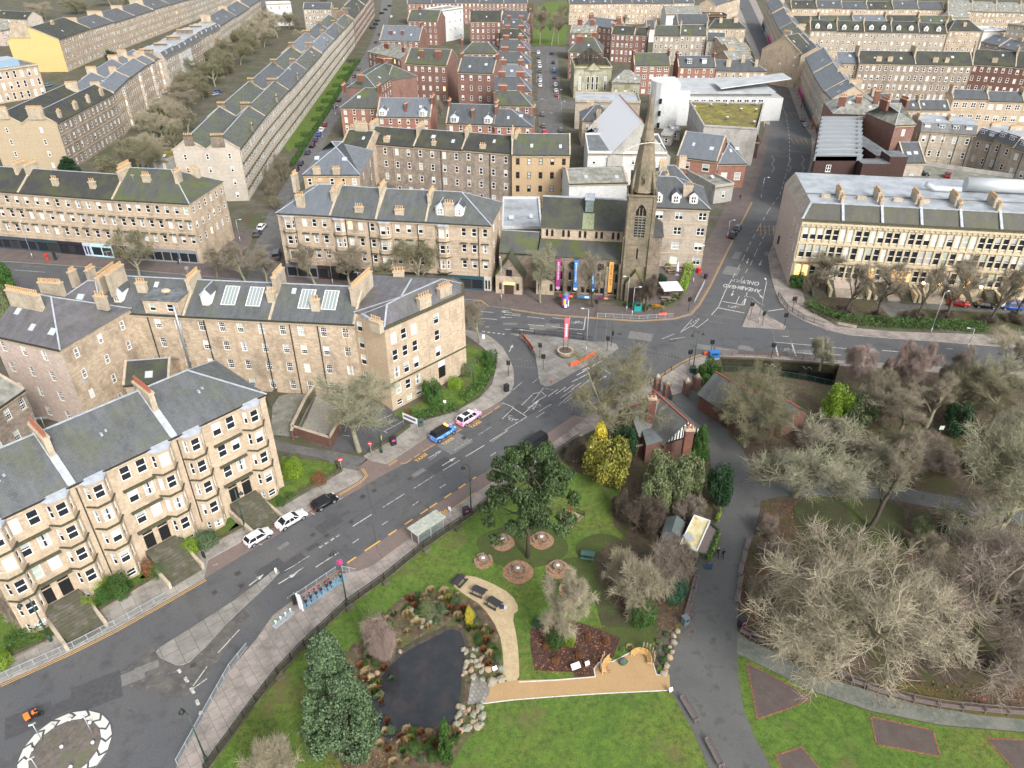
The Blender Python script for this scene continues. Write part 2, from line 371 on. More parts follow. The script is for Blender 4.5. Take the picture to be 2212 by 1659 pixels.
def roof_rect(b,L,D,h,rise,m,hl=0,hr=0,over=.25,ridge=True,y0=0,x0=0,wall=None):
 """ridge along x; hl / hr = how far the ridge end is set in (hip) or 0 (gable)"""
 a,c,d,e=(x0-over*(hl>0),y0-over,h),(x0+L+over*(hr>0),y0-over,h),(x0+L+over*(hr>0),y0+D+over,h),(x0-over*(hl>0),y0+D+over,h)
 r0,r1=(x0+hl,y0+D/2,h+rise),(x0+L-hr,y0+D/2,h+rise)
 b.face([a,c,r1,r0],m);b.face([d,e,r0,r1],m)
 if hl:b.face([e,a,r0],m);strip(b,a,r0,.25);strip(b,e,r0,.25)
 else:b.face([(x0,y0+D,h),(x0,y0,h),r0],wall or m)
 if hr:b.face([c,d,r1],m);strip(b,c,r1,.25);strip(b,d,r1,.25)
 else:b.face([(x0+L,y0,h),(x0+L,y0+D,h),r1],wall or m)
 b.face([a,e,d,c],GUTTER)
 if ridge:strip(b,r0,r1,.3)
 b.bar((a[0],a[1]-.05,h-.03),(c[0],c[1]-.05,h-.03),.16,GUTTER);b.bar((e[0],e[1]+.05,h-.03),(d[0],d[1]+.05,h-.03),.16,GUTTER)
ORD=['','first','second','third','fourth','fifth','sixth','seventh','eighth','ninth','tenth','eleventh','twelfth','thirteenth','fourteenth','fifteenth','sixteenth','seventeenth',
'eighteenth']
def fit_h(mid,by):
 """height for which the eave seen at mid stands on ground seen at row by"""
 best=min((abs(Q((*P(mid[0],mid[1],h).xy,0))[1]-by),h)for h in[x*.1 for x in range(30,400)])
 return best[1]
def fit_depth(A,B,h,k,ry):
 dx,dy=(B-A).xy.normalized();mid=(A+B)/2
 return min((abs(Q((mid.x-dy*d/2,mid.y+dx*d/2,h+k*d/2))[1]-ry),d)for d in[x*.25 for x in range(12,160)])[1]
def block(label,p1,p2,h=15.5,by=None,ry=None,D=12,k=.62,rows=4,sp=3.3,ww=1.1,wh=1.9,st='rubble',side=None,rf='slate',roof='gable',hl=0,hr=0,kind='sash',fm=None,near=False,
cols=None,ground=None,chim=(),skew=True,bands=True,cat='tenement',name='tenement',group=None,z0=0,ends='lr',backw=False,sky=0,dorm=(),base=.9,top=.75,rsp=None,hoods=False,
pairs=False,stack='cream',redpots=False,ewin=2,pipes=0,flush=False):
 """one building: front eave seen between p1 and p2 (left to right), everything else built behind it"""
 if by is not None:h=fit_h(((p1[0]+p2[0])/2,(p1[1]+p2[1])/2),by)
 A,B=P(*p1,h),P(*p2,h);L=(B-A).length
 if ry is not None:D=fit_depth(A,B,h,k if roof in('gable','hip')else.3,ry)
 if not near:h+=BR.uniform(-.4,.4);sky=sky or BR.choice((0,1,2));k*=BR.uniform(.92,1.08)
 rz=math.atan2(B.y-A.y,B.x-A.x)
 T=thing(name,label,cat,(A.x,A.y,0),rz,group)
 wm=ST[st];sm=ST[side]if side else wm;rm=RF[rf];fm=fm or WHITE
 nc=max(1,int(round(L/sp)));us=[c*L for c in cols]if cols else[(i+.5)*L/nc for i in range(nc)]
 if pairs:us=[u+d for i,u in enumerate(us)for d in((-.75,.75)if i%2==0 else(0,))]
 fh=(h-z0-(0 if ground is None else.6))/rows
 W=MB();wins=[]
 def rowset(us,w=ww,hh=wh,skip0=False):
  return[(u,z0+fh*r+(fh-hh)*.5+(.6 if ground and r else 0),w,hh)for r in range(1 if(skip0 or ground)else 0,rows)for u in us]
 wins=rowset(us);q=facade(W,(0,0),0,L,z0,h,wins,wm,.19 if near else.1)
 for a in q:put_window(T,a[0],a[1],a[2],a[3],(0,0),0,kind,fm,near)
 for key,org,ang in(('r',(L,0),math.pi/2),('l',(0,D),-math.pi/2)):
  if key in ends:
   e=rowset([D*(i+.5)/ewin for i in range(ewin)],.9,1.7)if ewin else[]
   e=[x for x in e]
   q=facade(W,org,ang,D,z0,h,e,sm)
   for a in q:put_window(T,a[0],a[1],a[2],a[3],org,ang,kind,fm,False)
  else:facade(W,org,ang,D,z0,h,[],sm)
 q=facade(W,(L,D),math.pi,L,z0,h,rowset([L-u for u in us][::2]if not backw else[L-u for u in us])if backw else[],wm)
 for a in q:put_window(T,a[0],a[1],a[2],a[3],(L,D),math.pi,kind,fm,False)
 Rr=MB();rise=k*D/2
 if roof=='gable':roof_rect(Rr,L,D,h,rise,rm,wall=sm)
 elif roof=='hip':roof_rect(Rr,L,D,h,rise,rm,hl or 0,hr or 0,wall=sm)
 elif roof=='M':
  d=D/2;rise=k*d/2
  for y in(0,d):roof_rect(Rr,L,d-.02,h,rise,rm,hl,hr,y0=y+.01,wall=sm)
 elif roof=='flat':
  rise=.6;Rr.face([(0.3,.3,h+.1),(L-.3,.3,h+.1),(L-.3,D-.3,h+.1),(.3,D-.3,h+.1)],rm)
  for x0,x1,y0,y1 in((-.1,L+.1,-.1,.3),(-.1,L+.1,D-.3,D+.1),(-.1,.3,.3,D-.3),(L-.3,L+.1,.3,D-.3)):Rr.box(x0,x1,y0,y1,h-.003,h+.65,sm)
 elif roof=='mansard':
  rise=2.6;i=1.4
  a=[(-.1,-.1,h),(L+.1,-.1,h),(L+.1,D+.1,h),(-.1,D+.1,h)];c=[(0,i,h+rise),(L,i,h+rise),(L,D-i,h+rise),(0,D-i,h+rise)]
  Rr.face([a[0],a[1],c[1],c[0]],rm);Rr.face([a[2],a[3],c[3],c[2]],rm);Rr.face([a[1],a[2],c[2],c[1]],sm);Rr.face([a[3],a[0],c[0],c[3]],sm);Rr.face(c,RF['paleroof'])
 Rr.build('roof',T)
 W.build('wall',T)
 tr=MB()
 tr.box(-.12,L+.12,-.28,-.003,h-.55,h-.12,SILL);tr.box(-.12,L+.12,-.42,-.29,h-.22,h-.08,SILLG)
 if bands:
  for r in range(1,rows):
   z=z0+fh*r+(.6 if ground else 0);tr.box(-.05,L+.05,-.09,-.003,z-.1,z+.1,SILL)
 tr.build('cornice',T)
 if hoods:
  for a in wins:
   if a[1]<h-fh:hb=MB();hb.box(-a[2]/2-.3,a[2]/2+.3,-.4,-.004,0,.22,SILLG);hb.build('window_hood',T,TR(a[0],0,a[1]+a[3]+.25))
 for i in range(pipes):
  x=L*(i+.5)/pipes+.9;pb=MB();pb.box(-.07,.07,-.2,-.06,z0,h-.15,GUTTER if BR.random()<.6 else SILL);pb.build('downpipe',T,TR(x,0,0))
 if skew and roof in('gable','M'):
  for x in(0,L):
   b=MB()
   ds=[(0,D)]if roof=='gable' else[(0,D/2),(D/2,D)]
   for ya,yb in ds:
    rr=k*(yb-ya)/2;ym=(ya+yb)/2
    for s0,s1 in((ya-.2,ym),(yb+.2,ym)):
     b.bar((0,s0,h+.08),(0,s1,h+rr+.12),.42,STACKS['cream'],.3)
   b.build('skew',T,TR(x,0,0))
 def roofz(y):
  if roof=='M':
   d=D/2;y=y%d;return h+k*min(y,d-y)
  if roof in('flat','mansard'):return h+rise
  return h+k*min(max(y,0),max(D-y,0))
 for c in chim:
  c=[*c];c[2]*=1 if near else BR.uniform(.7,1.15)
  x,y=c[0]*L,c[1]*D;al=c[3]if len(c)>3 else 'y';up=c[4]if len(c)>4 else 1.4
  half=c[2]/2 if al=='y' else.4
  z1=max(roofz(y),roofz(y-half)if y-half>0 else 0,roofz(min(D,y+half)))+up
  chimney(T,x,y,c[2],min(roofz(y-half),roofz(y+half))-.5,z1,al,stack,near=near,red=redpots)
 for i in range(sky):
  x=L*(i+.5+BR.uniform(-.2,.2))/sky;y=D*BR.uniform(.15,.35);skylight(T,x,y,roofz(y),0,BR.choice((.8,1.0,1.3)),1.3,k)
 for d in dorm:
  y=d[3]if len(d)>3 else.8
  dormer(T,d[0]*L,y,roofz(y)-.1 if roof!='mansard' else h+.2,d[1],d[2],near=near,fm=fm,deep=2.6 if d[1]!='box' else 2.2)
 if ground:shops(T,L,ground,z0)
 T['L']=L;T['D']=D;T['h']=h
 return T
def noprops():
 for o in SC.objects:
  for k in('L','D','h'):
   if k in o:del o[k]
def row(desc,unit,p1,p2,n,group=None,end='left',**kw):
 """n tenements side by side, each a thing of its own; p1..p2 at the eave"""
 h=kw.get('h',15.5)
 if kw.get('by')is not None:h=fit_h(((p1[0]+p2[0])/2,(p1[1]+p2[1])/2),kw.pop('by'));kw['h']=h
 A,B=P(*p1,h),P(*p2,h)
 if kw.get('ry')is not None:kw['D']=fit_depth(A,B,h,kw.get('k',.62),kw.pop('ry'))
 out=[];wob=kw.pop('mix',None);hl,hr=kw.pop('hl',0),kw.pop('hr',0);chs=kw.pop('chim',())
 n_named=n
 for i in range(n):
  a,b=A.lerp(B,i/n),A.lerp(B,(i+1)/n);k2=dict(kw)
  if wob:k2 .update(wob[i%len(wob)])
  j=i+1 if end=='left' else n-i
  word=f'{end}most' if j==1 and n>1 else(f'{ORD[j]} from the {end}' if n>1 else '')
  lab=f'{unit}, {word} {desc}' if n>1 else f'{unit} {desc}'
  if i==0 and hl:k2 .update(hl=hl,roof='hip')
  if i==n-1 and hr:k2 .update(hr=hr,roof='hip')
  pa,pb=Q(a),Q(b)
  out.append(block(lab,pa,pb,group=group,chim=chs if 'chim' not in k2 else k2 .pop('chim'),**k2))
 return out
LETTERS={}
def lettering(text,size,m,parent=None,M=None,name='lettering',depth=.02,bold=0,align='CENTER',spacing=1):
 cu=bpy.data.curves.new(name,'FONT');cu.body=text;cu.size=size;cu.extrude=depth/2;cu.align_x=align;cu.align_y='CENTER';cu.offset=bold;cu.space_character=spacing;cu.resolution_u=3
 t=bpy.data.objects.new('t',cu);COL.objects.link(t);bpy.context.view_layer.update()
 me=bpy.data.meshes.new_from_object(t.evaluated_get(bpy.context.evaluated_depsgraph_get()));bpy.data.objects.remove(t)
 me.materials.clear();me.materials.append(m)
 return link(name,me,parent,M)
SHOPC={}
def shops(T,L,units,z0=0):
 """shop fronts along the ground floor: (x0 fraction, x1 fraction, colour, text or None, glass share)"""
 hf=3.5
 for(a,b,col,txt,tc)in units:
  x0,x1=a*L+.06,b*L-.06;m=plain('shopfront_%02d%02d%02d'%tuple(int(c*99)for c in col),col,.45)
  F=MB();F.box(x0,x1,-.32,-.004,0.0,.5,m);F.box(x0,x1,-.38,-.004,2.75,hf,m)
  n=max(2,int((x1-x0)/2.2));
  for k in range(n+1):
   xx=x0+(x1-x0-.25)*k/n;F.box(xx,xx+.25,-.3,-.004,.5,2.75,m)
  F.box(x0+.1,x1-.1,-.2,-.19,.5,2.75,GLASS)
  o=F.build('shopfront',T,TR(0,0,z0))
  k=int(n/2);xx=x0+(x1-x0)*k/n+.25
  d=MB();d.box(xx,xx+(x1-x0)/n-.25,-.26,-.21,.05,2.5,GUTTER);d.build('shop_door',o)
  if txt:
   tm=plain('letters_%02d%02d%02d'%tuple(int(c*99)for c in tc),tc,.5)
   lettering(txt,.42,tm,o,Matrix.Translation(((x0+x1)/2,-.40,3.12))@Matrix.Rotation(math.pi/2,4,'X'),'sign_lettering')
def poly(pts,z=0):return[P(x,y,z).xy for x,y in pts]
def sheet(name,pts,z,m,z0=None,side=None,kind='structure',smooth=0):
 b=MB();pl=poly(pts,z)
 if smooth:pl=chaikin(pl,smooth)
 b.prism(pl,z0,z,m,side);o=b.build(name);tag(o,kind=kind);return o
def chaikin(p,n,closed=True):
 for _ in range(n):
  q=[]
  N=len(p)
  for i in range(N if closed else N-1):
   a,c=Vector(p[i]),Vector(p[(i+1)%N]);q+=[a.lerp(c,.25),a.lerp(c,.75)]
  p=q if closed else[Vector(p[0])]+q+[Vector(p[-1])]
 return p
ASPH=patches('asphalt',[(.115,.121,.130),((.15,.149,.145),.1,.55,.1),((.068,.07,.074),.4,.6,.1),((.16,.157,.15),.05,.62,.06),((.05,.05,.052),.9,.7,.04),((.07,.07,.073),6,.5,
.3)],.78,.15,30)
ASPHOLD=patches('worn_asphalt',[(.11,.11,.108),((.15,.147,.14),.3,.5,.12),((.07,.07,.07),.8,.6,.1),((.16,.155,.15),5,.62,.1)],.85,.2,20)
PATHM=patches('path_asphalt',[(.088,.09,.09),((.115,.115,.112),.25,.5,.15),((.06,.065,.055),.5,.62,.08),((.13,.13,.125),9,.62,.15)],.85,.15,30)
KERB=plain('granite_kerb',(.27,.26,.24),.8,var=.3,scale=3)
def slabs(name,c1,c2,w=1.1,h=.8,mort=.04,dirt=(.13,.12,.105)):
 m,nt,b=newmat(name,.85,0,.3)
 uvn=nt.nodes.new('ShaderNodeUVMap');mp=nt.nodes.new('ShaderNodeMapping');nt.links.new(uvn.outputs[0],mp.inputs[0]);mp.inputs['Rotation'].default_value=(0,0,R(52))
 br=nt.nodes.new('ShaderNodeTexBrick');nt.links.new(mp.outputs[0],br.inputs[0]);br.inputs['Scale'].default_value=1
 br.inputs['Brick Width'].default_value=w;br.inputs['Row Height'].default_value=h;br.inputs['Mortar Size'].default_value=mort
 br.inputs['Color1'].default_value=(*c1,1);br.inputs['Color2'].default_value=(*c2,1);br.inputs['Mortar'].default_value=(*[x*.5 for x in c1],1)
 f=_ramp(nt,_noise(nt,.35,5,.7),.42,.68,0,.8);col=_mix(nt,f,br.outputs['Color'],dirt)
 g=_ramp(nt,_noise(nt,3,4,.7),.55,.75,0,.5);col=_mix(nt,g,col,[x*.55 for x in c2]);nt.links.new(col,b.inputs['Base Color'])
 MATS[name]=m;return m
PAVE=slabs('pavement_slabs',(.34,.315,.285),(.30,.28,.255),1.9,1.6,.03)
PAVEPINK=slabs('pink_pavement_slabs',(.34,.295,.265),(.30,.265,.24),1.5,1.2,.03)
PAVEDARK=slabs('dark_pavers',(.17,.135,.125),(.14,.115,.11),.5,.3,.02,(.09,.08,.075))
SETTS=slabs('brick_setts',(.25,.185,.165),(.20,.155,.14),.4,.2,.03,(.14,.125,.115))
ISLAND=slabs('island_paving',(.27,.26,.24),(.23,.22,.2),2.2,1.9,.05)
GRASS=patches('lawn_grass',[(.12,.20,.028),((.085,.155,.024),.25,.5,.15),((.17,.18,.04),.07,.55,.08),((.062,.11,.022),1.6,.52,.12),((.135,.22,.034),.6,.6,.12),((.04,.07,.018),
8,.58,.1),((.13,.11,.05),.16,.64,.08),((.10,.08,.04),3,.7,.05)],.95,.5,25)
GRASSD=patches('thin_shaded_grass',[(.07,.085,.03),((.075,.06,.035),.5,.5,.12),((.09,.13,.03),.3,.58,.08),((.03,.035,.02),8,.55,.2)],.95,.4,20)  # dull green broken by brown and darker patches
LITTER=patches('leaf_litter',[(.088,.07,.052),((.125,.085,.06),.6,.5,.12),((.05,.042,.032),1.5,.55,.1),((.07,.078,.03),.22,.56,.1),((.14,.09,.06),6,.66,.08)],.97,.6,12)
MULCH=patches('bark_mulch',[(.075,.04,.032),((.17,.08,.055),.9,.58,.08),((.045,.026,.022),2,.5,.15),((.2,.11,.08),9,.66,.1)],.97,.6,14)
SOIL=patches('dug_soil',[(.11,.088,.08),((.09,.07,.064),.8,.5,.15),((.045,.036,.034),3.5,.68,.04),((.15,.125,.11),6,.66,.1)],.97,.5,14)
LEAFEDGE=plain('fallen_leaf_edging',(.20,.09,.05),.95,var=.6,scale=5)
YARD=patches('back_court_ground',[(.12,.11,.09),((.075,.09,.04),.12,.5,.08),((.10,.075,.055),.2,.56,.08),((.2,.19,.17),.3,.66,.05),((.06,.06,.055),.6,.62,.08)],.95,.3,6)
BEIGE=patches('crushed_stone_path',[(.46,.36,.22),((.38,.29,.17),1.2,.5,.15),((.55,.45,.3),7,.6,.1)],.95,.3,20)
TAN=patches('resin_gravel_path',[(.38,.26,.135),((.34,.225,.115),.6,.5,.2),((.47,.31,.15),9,.58,.1)],.9,.2,25)
CONC=patches('stained_concrete',[(.24,.235,.21),((.15,.155,.12),.35,.48,.12),((.30,.29,.26),.6,.62,.06),((.09,.10,.06),.9,.66,.06)],.9,.2,8)
MARK=patches('road_marking_paint',[(.52,.515,.48),((.2,.2,.19),3,.56,.06)],.7)
MARKWORN=patches('worn_marking_paint',[(.50,.49,.45),((.15,.15,.15),3,.5,.08)],.7)
YEL=patches('yellow_line_paint',[(.62,.36,.10),((.3,.2,.1),4,.62,.06)],.7)
REDP=patches('red_lane_surface',[(.20,.075,.055),((.12,.08,.07),2,.55,.1)],.85)
PIT=[(1557,776),(1640,779),(1812,792),(1800,835),(1740,822),(1640,806),(1562,803)]
def holed(name,outer,z,m):
 pit=[Vector((*P(x,y,0).xy,0))for x,y in PIT];loops=[[Vector((p[0],p[1],0))for p in outer],pit];allv=[q for l in loops for q in l];b=MB()
 for t in tessellate_polygon(loops):
  a,c,d=(allv[k]for k in t)
  if(c-a).cross(d-a).z<0:c,d=d,c
  b.face([(q.x,q.y,z)for q in(a,c,d)],m)
 o=b.build(name);tag(o,kind='structure')
holed('ground',[(-1500,-200),(1500,-200),(1500,3000),(-1500,3000)],0,YARD)
sheet('station_pit',PIT,-4.5,LITTER)
QMD=[(-70,1480),(0,1470),(150,1400),(362,1285),(440,1236),(445,1200),(553,1140),(725,1054),(790,1020),(800,990),(850,975),(985,905),(1080,855),(1095,820),(1090,770),(1065,
735),(1000,712),(1000,700),(700,690),(400,665),(0,640),(-300,600),(-300,545),(-60,550),(22,560),(225,572),(410,585),(620,607),(1003,640),(1100,655),(1380,680),(1450,675),(1520,
600),(1568,530),(1600,460),(1621,425),(1643,370),(1657,320),(1664,260),(1660,200),(1650,150),(1636,110),(1615,60),(1590,0),(1575,-40),(1600,-40),(1617,0),(1643,50),(1666,100),
(1679,150),(1708,195),(1733,262),(1755,292),(1757,315),(1752,355),(1735,415),(1712,465),(1690,490),(1680,540),(1700,640),(1750,690),(1840,710),(2040,728),(2300,745),(2300,
812),(1820,786),(1650,774),(1560,770),(1480,810),(1300,900),(1180,985),(1028,1076),(800,1240),(700,1290),(600,1390),(553,1440),(470,1570),(400,1760),(-70,1760)]
sheet('road',QMD,.02,ASPH,None)
def road(name,pts,z=.024,m=None):return sheet(name,pts,z,m or ASPHOLD)
road('side_street',[(532,610),(545,545),(575,470),(600,422),(628,378),(678,285),(728,213),(773,142),(800,95),(818,45),(826,-10),(850,-10),(838,55),(818,100),(800,140),(755,
218),(720,273),(690,333),(655,388),(625,433),(605,480),(612,560),(620,612)],.028)
road('side_street',[(1157,100),(1165,290),(1168,345),(1225,345),(1217,287),(1213,217),(1203,100)])
road('cross_street',[(1140,218),(1140,232),(1245,236),(1245,219)],.028)
road('cross_street',[(1140,101),(1140,112),(1222,114),(1222,102)],.028)
road('street',[(330,215),(150,215),(80,215),(60,232),(130,240),(250,200),(300,150),(420,88),(520,40),(600,0),(560,0),(500,30),(400,80),(280,140)],.026)
road('lane',[(586,948),(640,962),(720,975),(798,990),(764,1016),(735,1008),(690,988),(590,972)],.03)
road('car_park',[(738,893),(828,878),(886,914),(800,978),(715,974),(732,935)],.034,ASPH)
road('terrace_drive',[(1844,625),(2000,632),(2260,645),(2260,680),(2200,677),(1984,666),(1945,672),(1929,686),(1890,684),(1850,655)],.03)
road('back_lane',[(72,880),(150,890),(250,870),(260,900),(180,915),(85,905)],.03)
def pave(pts,m=PAVE,z=.14,name='pavement'):return sheet(name,pts,z,m,0,KERB)
pave([(-70,1502),(0,1475),(75,1442),(150,1407),(250,1357),(362,1294),(441,1248),(450,1209),(553,1152),(605,1130),(660,1107),(725,1064),(773,1039),(783,1028),(775,1017),(760,
1014),(738,1010),(603,1092),(525,1135),(410,1195),(345,1240),(207,1318),(125,1362),(0,1430),(-70,1462)])
pave([(798,994),(835,1002),(853,990),(923,943),(985,912),(1053,882),(1080,866),(1103,847),(1110,830),(1110,800),(1101,776),(1086,750),(1068,733),(1050,722),(1008,712),(990,
712),(1030,740),(1060,765),(1072,790),(1063,830),(1035,860),(985,888),(883,918),(868,930),(798,976),(785,985)])
pave([(22,565),(110,571),(225,578),(410,593),(480,600),(520,604),(530,560),(545,510),(520,500),(440,510),(200,480),(-300,470),(-300,552)],PAVEDARK)
pave([(618,613),(728,623),(1003,646),(1043,648),(1060,661),(1106,667),(1181,678),(1291,686),(1381,692),(1456,687),(1488,678),(1506,658),(1531,615),(1568,540),(1593,490),(1621,
436),(1643,371),(1655,330),(1664,270),(1655,268),(1642,315),(1600,370),(1576,425),(1540,500),(1500,560),(1480,560),(1000,560),(620,560),(603,520),(607,545)],PAVEDARK,.135)
pave([(1664,260),(1660,215),(1652,150),(1637,110),(1616,60),(1591,0),(1575,-40),(1555,-40),(1570,0),(1600,60),(1625,110),(1640,150),(1648,215),(1650,275),(1662,272)],PAVE,
.13)
pave([(1617,-2),(1641,50),(1663,100),(1676,150),(1705,195),(1730,262),(1752,292),(1754,315),(1749,355),(1732,415),(1712,455),(1697,482),(1671,522),(1659,552),(1664,590),(1674,
627),(1686,655),(1706,676),(1734,692),(1784,712),(1834,723),(1934,731),(2034,738),(2146,747),(2300,758),(2300,730),(2121,722),(1934,716),(1809,705),(1746,668),(1739,650),(1725,
600),(1720,560),(1735,480),(1770,400),(1790,320),(1790,280),(1760,230),(1730,170),(1700,130),(1680,90),(1655,50),(1632,-2)],PAVEPINK,.14)
pave([(1103,720),(1200,728),(1281,738),(1315,738),(1331,743),(1336,751),(1321,763),(1250,797),(1190,832),(1178,835),(1167,829),(1163,816),(1161,795),(1157,775),(1143,748),
(1121,727)],ISLAND,.15,'traffic_island')
pave([(1626,650),(1645,668),(1661,683),(1698,704),(1694,711),(1603,705)],PAVEPINK,.15,'traffic_island')
pave([(336,1408),(345,1398),(430,1345),(500,1300),(555,1260),(590,1232),(600,1229),(604,1236),(570,1270),(490,1345),(445,1395),(410,1428),(393,1436),(378,1435),(345,1420)],
ISLAND,.15,'traffic_island')
pave([(382,1654),(457,1517),(495,1449),(553,1381),(590,1328),(645,1288),(700,1257),(728,1238),(745,1238),(778,1232),(803,1222),(850,1189),(898,1154),(1028,1064),(1100,1016),
(1166,976),(1230,930),(1262,905),(1298,882),(1356,854),(1406,829),(1476,785),(1500,774),(1520,768),(1556,764),(1659,767),(1809,778),(2000,790),(2300,808),(2300,822),(1809,
789),(1660,777),(1560,773),(1528,782),(1498,800),(1490,842),(1400,868),(1330,905),(1253,944),(1178,996),(1068,1072),(1020,1110),(915,1181),(830,1250),(748,1308),(658,1393),
(600,1453),(553,1514),(448,1662),(400,1760),(350,1760)],PAVEPINK)
def bay(pts,m=SETTS,z=.03,name='road_bay'):return sheet(name,pts,z,m)
bay([(441,1249),(450,1207),(553,1150),(660,1104),(725,1062),(773,1036),(776,1012),(764,1016),(797,988),(835,1000),(853,988),(923,941),(985,910),(1053,880),(1086,868),(1083,
878),(1040,904),(978,939),(928,969),(875,1002),(828,1026),(778,1055),(728,1084),(640,1131),(553,1183),(470,1232),(447,1246)])
bay([(748,1219),(803,1182),(928,1099),(1028,1032),(1166,947),(1240,897),(1264,903),(1232,932),(1168,978),(1102,1018),(1030,1066),(900,1156),(852,1191),(805,1224),(780,1235),
(745,1239)])
bay([(812,1206),(805,1197),(1000,1062),(1190,934),(1196,940),(1004,1072)],REDP,.026,'red_lane_edge')
road('resurfaced_strip',[(420,1408),(480,1345),(520,1310),(540,1330),(500,1385),(440,1470),(395,1510),(340,1500),(230,1470),(330,1400)],.023,patches('patched_asphalt',[(.12,
.112,.10),((.075,.075,.075),.5,.5,.12),((.16,.15,.13),1.2,.62,.06)],.85))
def land(name,pts,z,m,kind='structure',sm=0):return sheet(name,pts,z,m,None,None,kind,sm)
holed('park_ground',[P(x,y,0).xy for x,y in[(400,1770),(448,1664),(553,1516),(658,1395),(748,1310),(915,1183),(1068,1074),(1178,998),(1253,946),(1400,870),(1470,845),(1500,
820),(1528,782),(1556,774),(1640,777),(1814,791),(2330,826),(2400,1770)]],.035,LITTER)
land('grass_lawn',[(415,1770),(452,1664),(557,1518),(662,1397),(752,1312),(918,1186),(1068,1080),(1180,1002),(1213,997),(1251,1022),(1306,1044),(1341,1059),(1331,1077),(1321,
1094),(1326,1137),(1351,1162),(1330,1180),(1400,1260),(1481,1329),(1466,1364),(1446,1432),(1448,1489),(1468,1527),(1496,1577),(1531,1659),(1570,1770)],.045,GRASS)
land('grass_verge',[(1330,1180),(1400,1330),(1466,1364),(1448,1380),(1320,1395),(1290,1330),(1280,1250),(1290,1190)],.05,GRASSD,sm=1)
for i,(cx,cy,rx,ry)in enumerate(((1130,1180,105,50),(1240,1260,70,60),(1330,1375,110,22),(1300,1190,60,40))):land('worn_turf',[(cx+rx*math.cos(a/9*2*math.pi)*(1+.12*math.sin(a*3)),
cy+ry*math.sin(a/9*2*math.pi))for a in range(9)],.049+.0011*i,patches('worn_turf',[(.085,.125,.025),((.075,.085,.03),.5,.5,.15),((.04,.05,.02),7,.55,.2)],.95,.4,20),sm=2)
land('grass_lawn',[(1594,1412),(1659,1446),(1759,1496),(1884,1538),(2034,1568),(2212,1583),(2420,1596),(2420,1780),(1700,1780),(1660,1644),(1631,1594),(1606,1532),(1595,1462)],
.045,GRASS)
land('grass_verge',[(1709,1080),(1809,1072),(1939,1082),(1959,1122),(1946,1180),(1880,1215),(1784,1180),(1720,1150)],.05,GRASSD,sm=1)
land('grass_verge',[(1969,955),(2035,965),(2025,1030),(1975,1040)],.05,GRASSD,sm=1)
land('grass_verge',[(1870,1490),(1960,1470),(2100,1520),(2212,1530),(2212,1554),(2109,1544),(1984,1521),(1900,1500)],.05,patches('leafy_grass',[(.11,.105,.03),((.14,.08,.04),
3,.58,.1),((.07,.06,.03),.6,.55,.1)],.95,.4,20))
land('grass_verge',[(1501,833),(1530,840),(1545,870),(1520,880)],.06,GRASS)
land('path',[(1455,850),(1462,835),(1492,840),(1510,846),(1541,890),(1603,969),(1625,1010),(1645,1050),(1641,1105),(1626,1162),(1598,1244),(1596,1309),(1591,1359),(1594,1407),
(1595,1462),(1606,1532),(1631,1594),(1659,1644),(1700,1770),(1575,1770),(1531,1659),(1496,1577),(1468,1527),(1448,1489),(1446,1432),(1466,1364),(1481,1329),(1501,1244),(1498,
1240),(1553,1107),(1548,1080),(1531,974),(1498,919),(1453,865)],.065,PATHM)
land('path',[(1618,1048),(1659,1042),(1760,1032),(1859,1032),(1984,1060),(2109,1082),(2300,1115),(2300,1145),(2212,1137),(2060,1105),(1934,1081),(1809,1070),(1720,1070),(1659,
1077),(1636,1085)],.069,PATHM)
land('path',[(1592,1362),(1620,1385),(1659,1401),(1759,1456),(1884,1494),(1984,1521),(2109,1544),(2212,1554),(2420,1565),(2420,1596),(2212,1581),(2034,1566),(1884,1536),(1759,
1494),(1659,1444),(1592,1411)],.069,patches('mossy_path',[(.17,.175,.15),((.11,.125,.10),.4,.5,.12),((.2,.2,.18),2,.6,.1)],.85))
land('gravel_path',[(983,1247),(1016,1242),(1060,1258),(1106,1284),(1123,1317),(1106,1329),(1116,1374),(1121,1420),(1122,1475),(1086,1470),(1088,1419),(1078,1362),(1043,1309),
(1003,1284),(976,1264)],.075,BEIGE,sm=1)
land('tan_path',[(1046,1482),(1060,1476),(1121,1469),(1200,1467),(1286,1460),(1283,1445),(1293,1431),(1323,1429),(1343,1419),(1362,1409),(1384,1408),(1406,1419),(1412,1436),
(1418,1457),(1446,1457),(1448,1491),(1300,1498),(1180,1506),(1106,1512),(1043,1520)],.08,TAN)
land('flagstones',[(1020,1459),(1043,1466),(1056,1478),(1058,1492),(1055,1503),(1043,1520),(1010,1521)],.1,slabs('rough_flagstones',(.34,.33,.30),(.26,.25,.23),.55,.45,.05))
ed=MB()
def edging(b,pts,z,wd,m,hgt=.05):
 q=[P(x,y,z)for x,y in pts]
 for a,c in zip(q,q[1:]):b.bar(a,c,wd,m,hgt)
STW=plain('pale_sett_edging',(.60,.58,.54),.8,var=.3,scale=6)
edging(ed,[(1121,1473),(1200,1469),(1286,1462),(1283,1445),(1293,1431),(1323,1429),(1343,1419),(1362,1409),(1384,1408),(1406,1419),(1412,1436),(1418,1457),(1440,1460)],.1,
.1,STW)
edging(ed,[(1448,1491),(1300,1498),(1180,1506),(1106,1512),(1043,1520)],.1,.1,STW)
tag(ed.build('path_edging'),kind='structure')
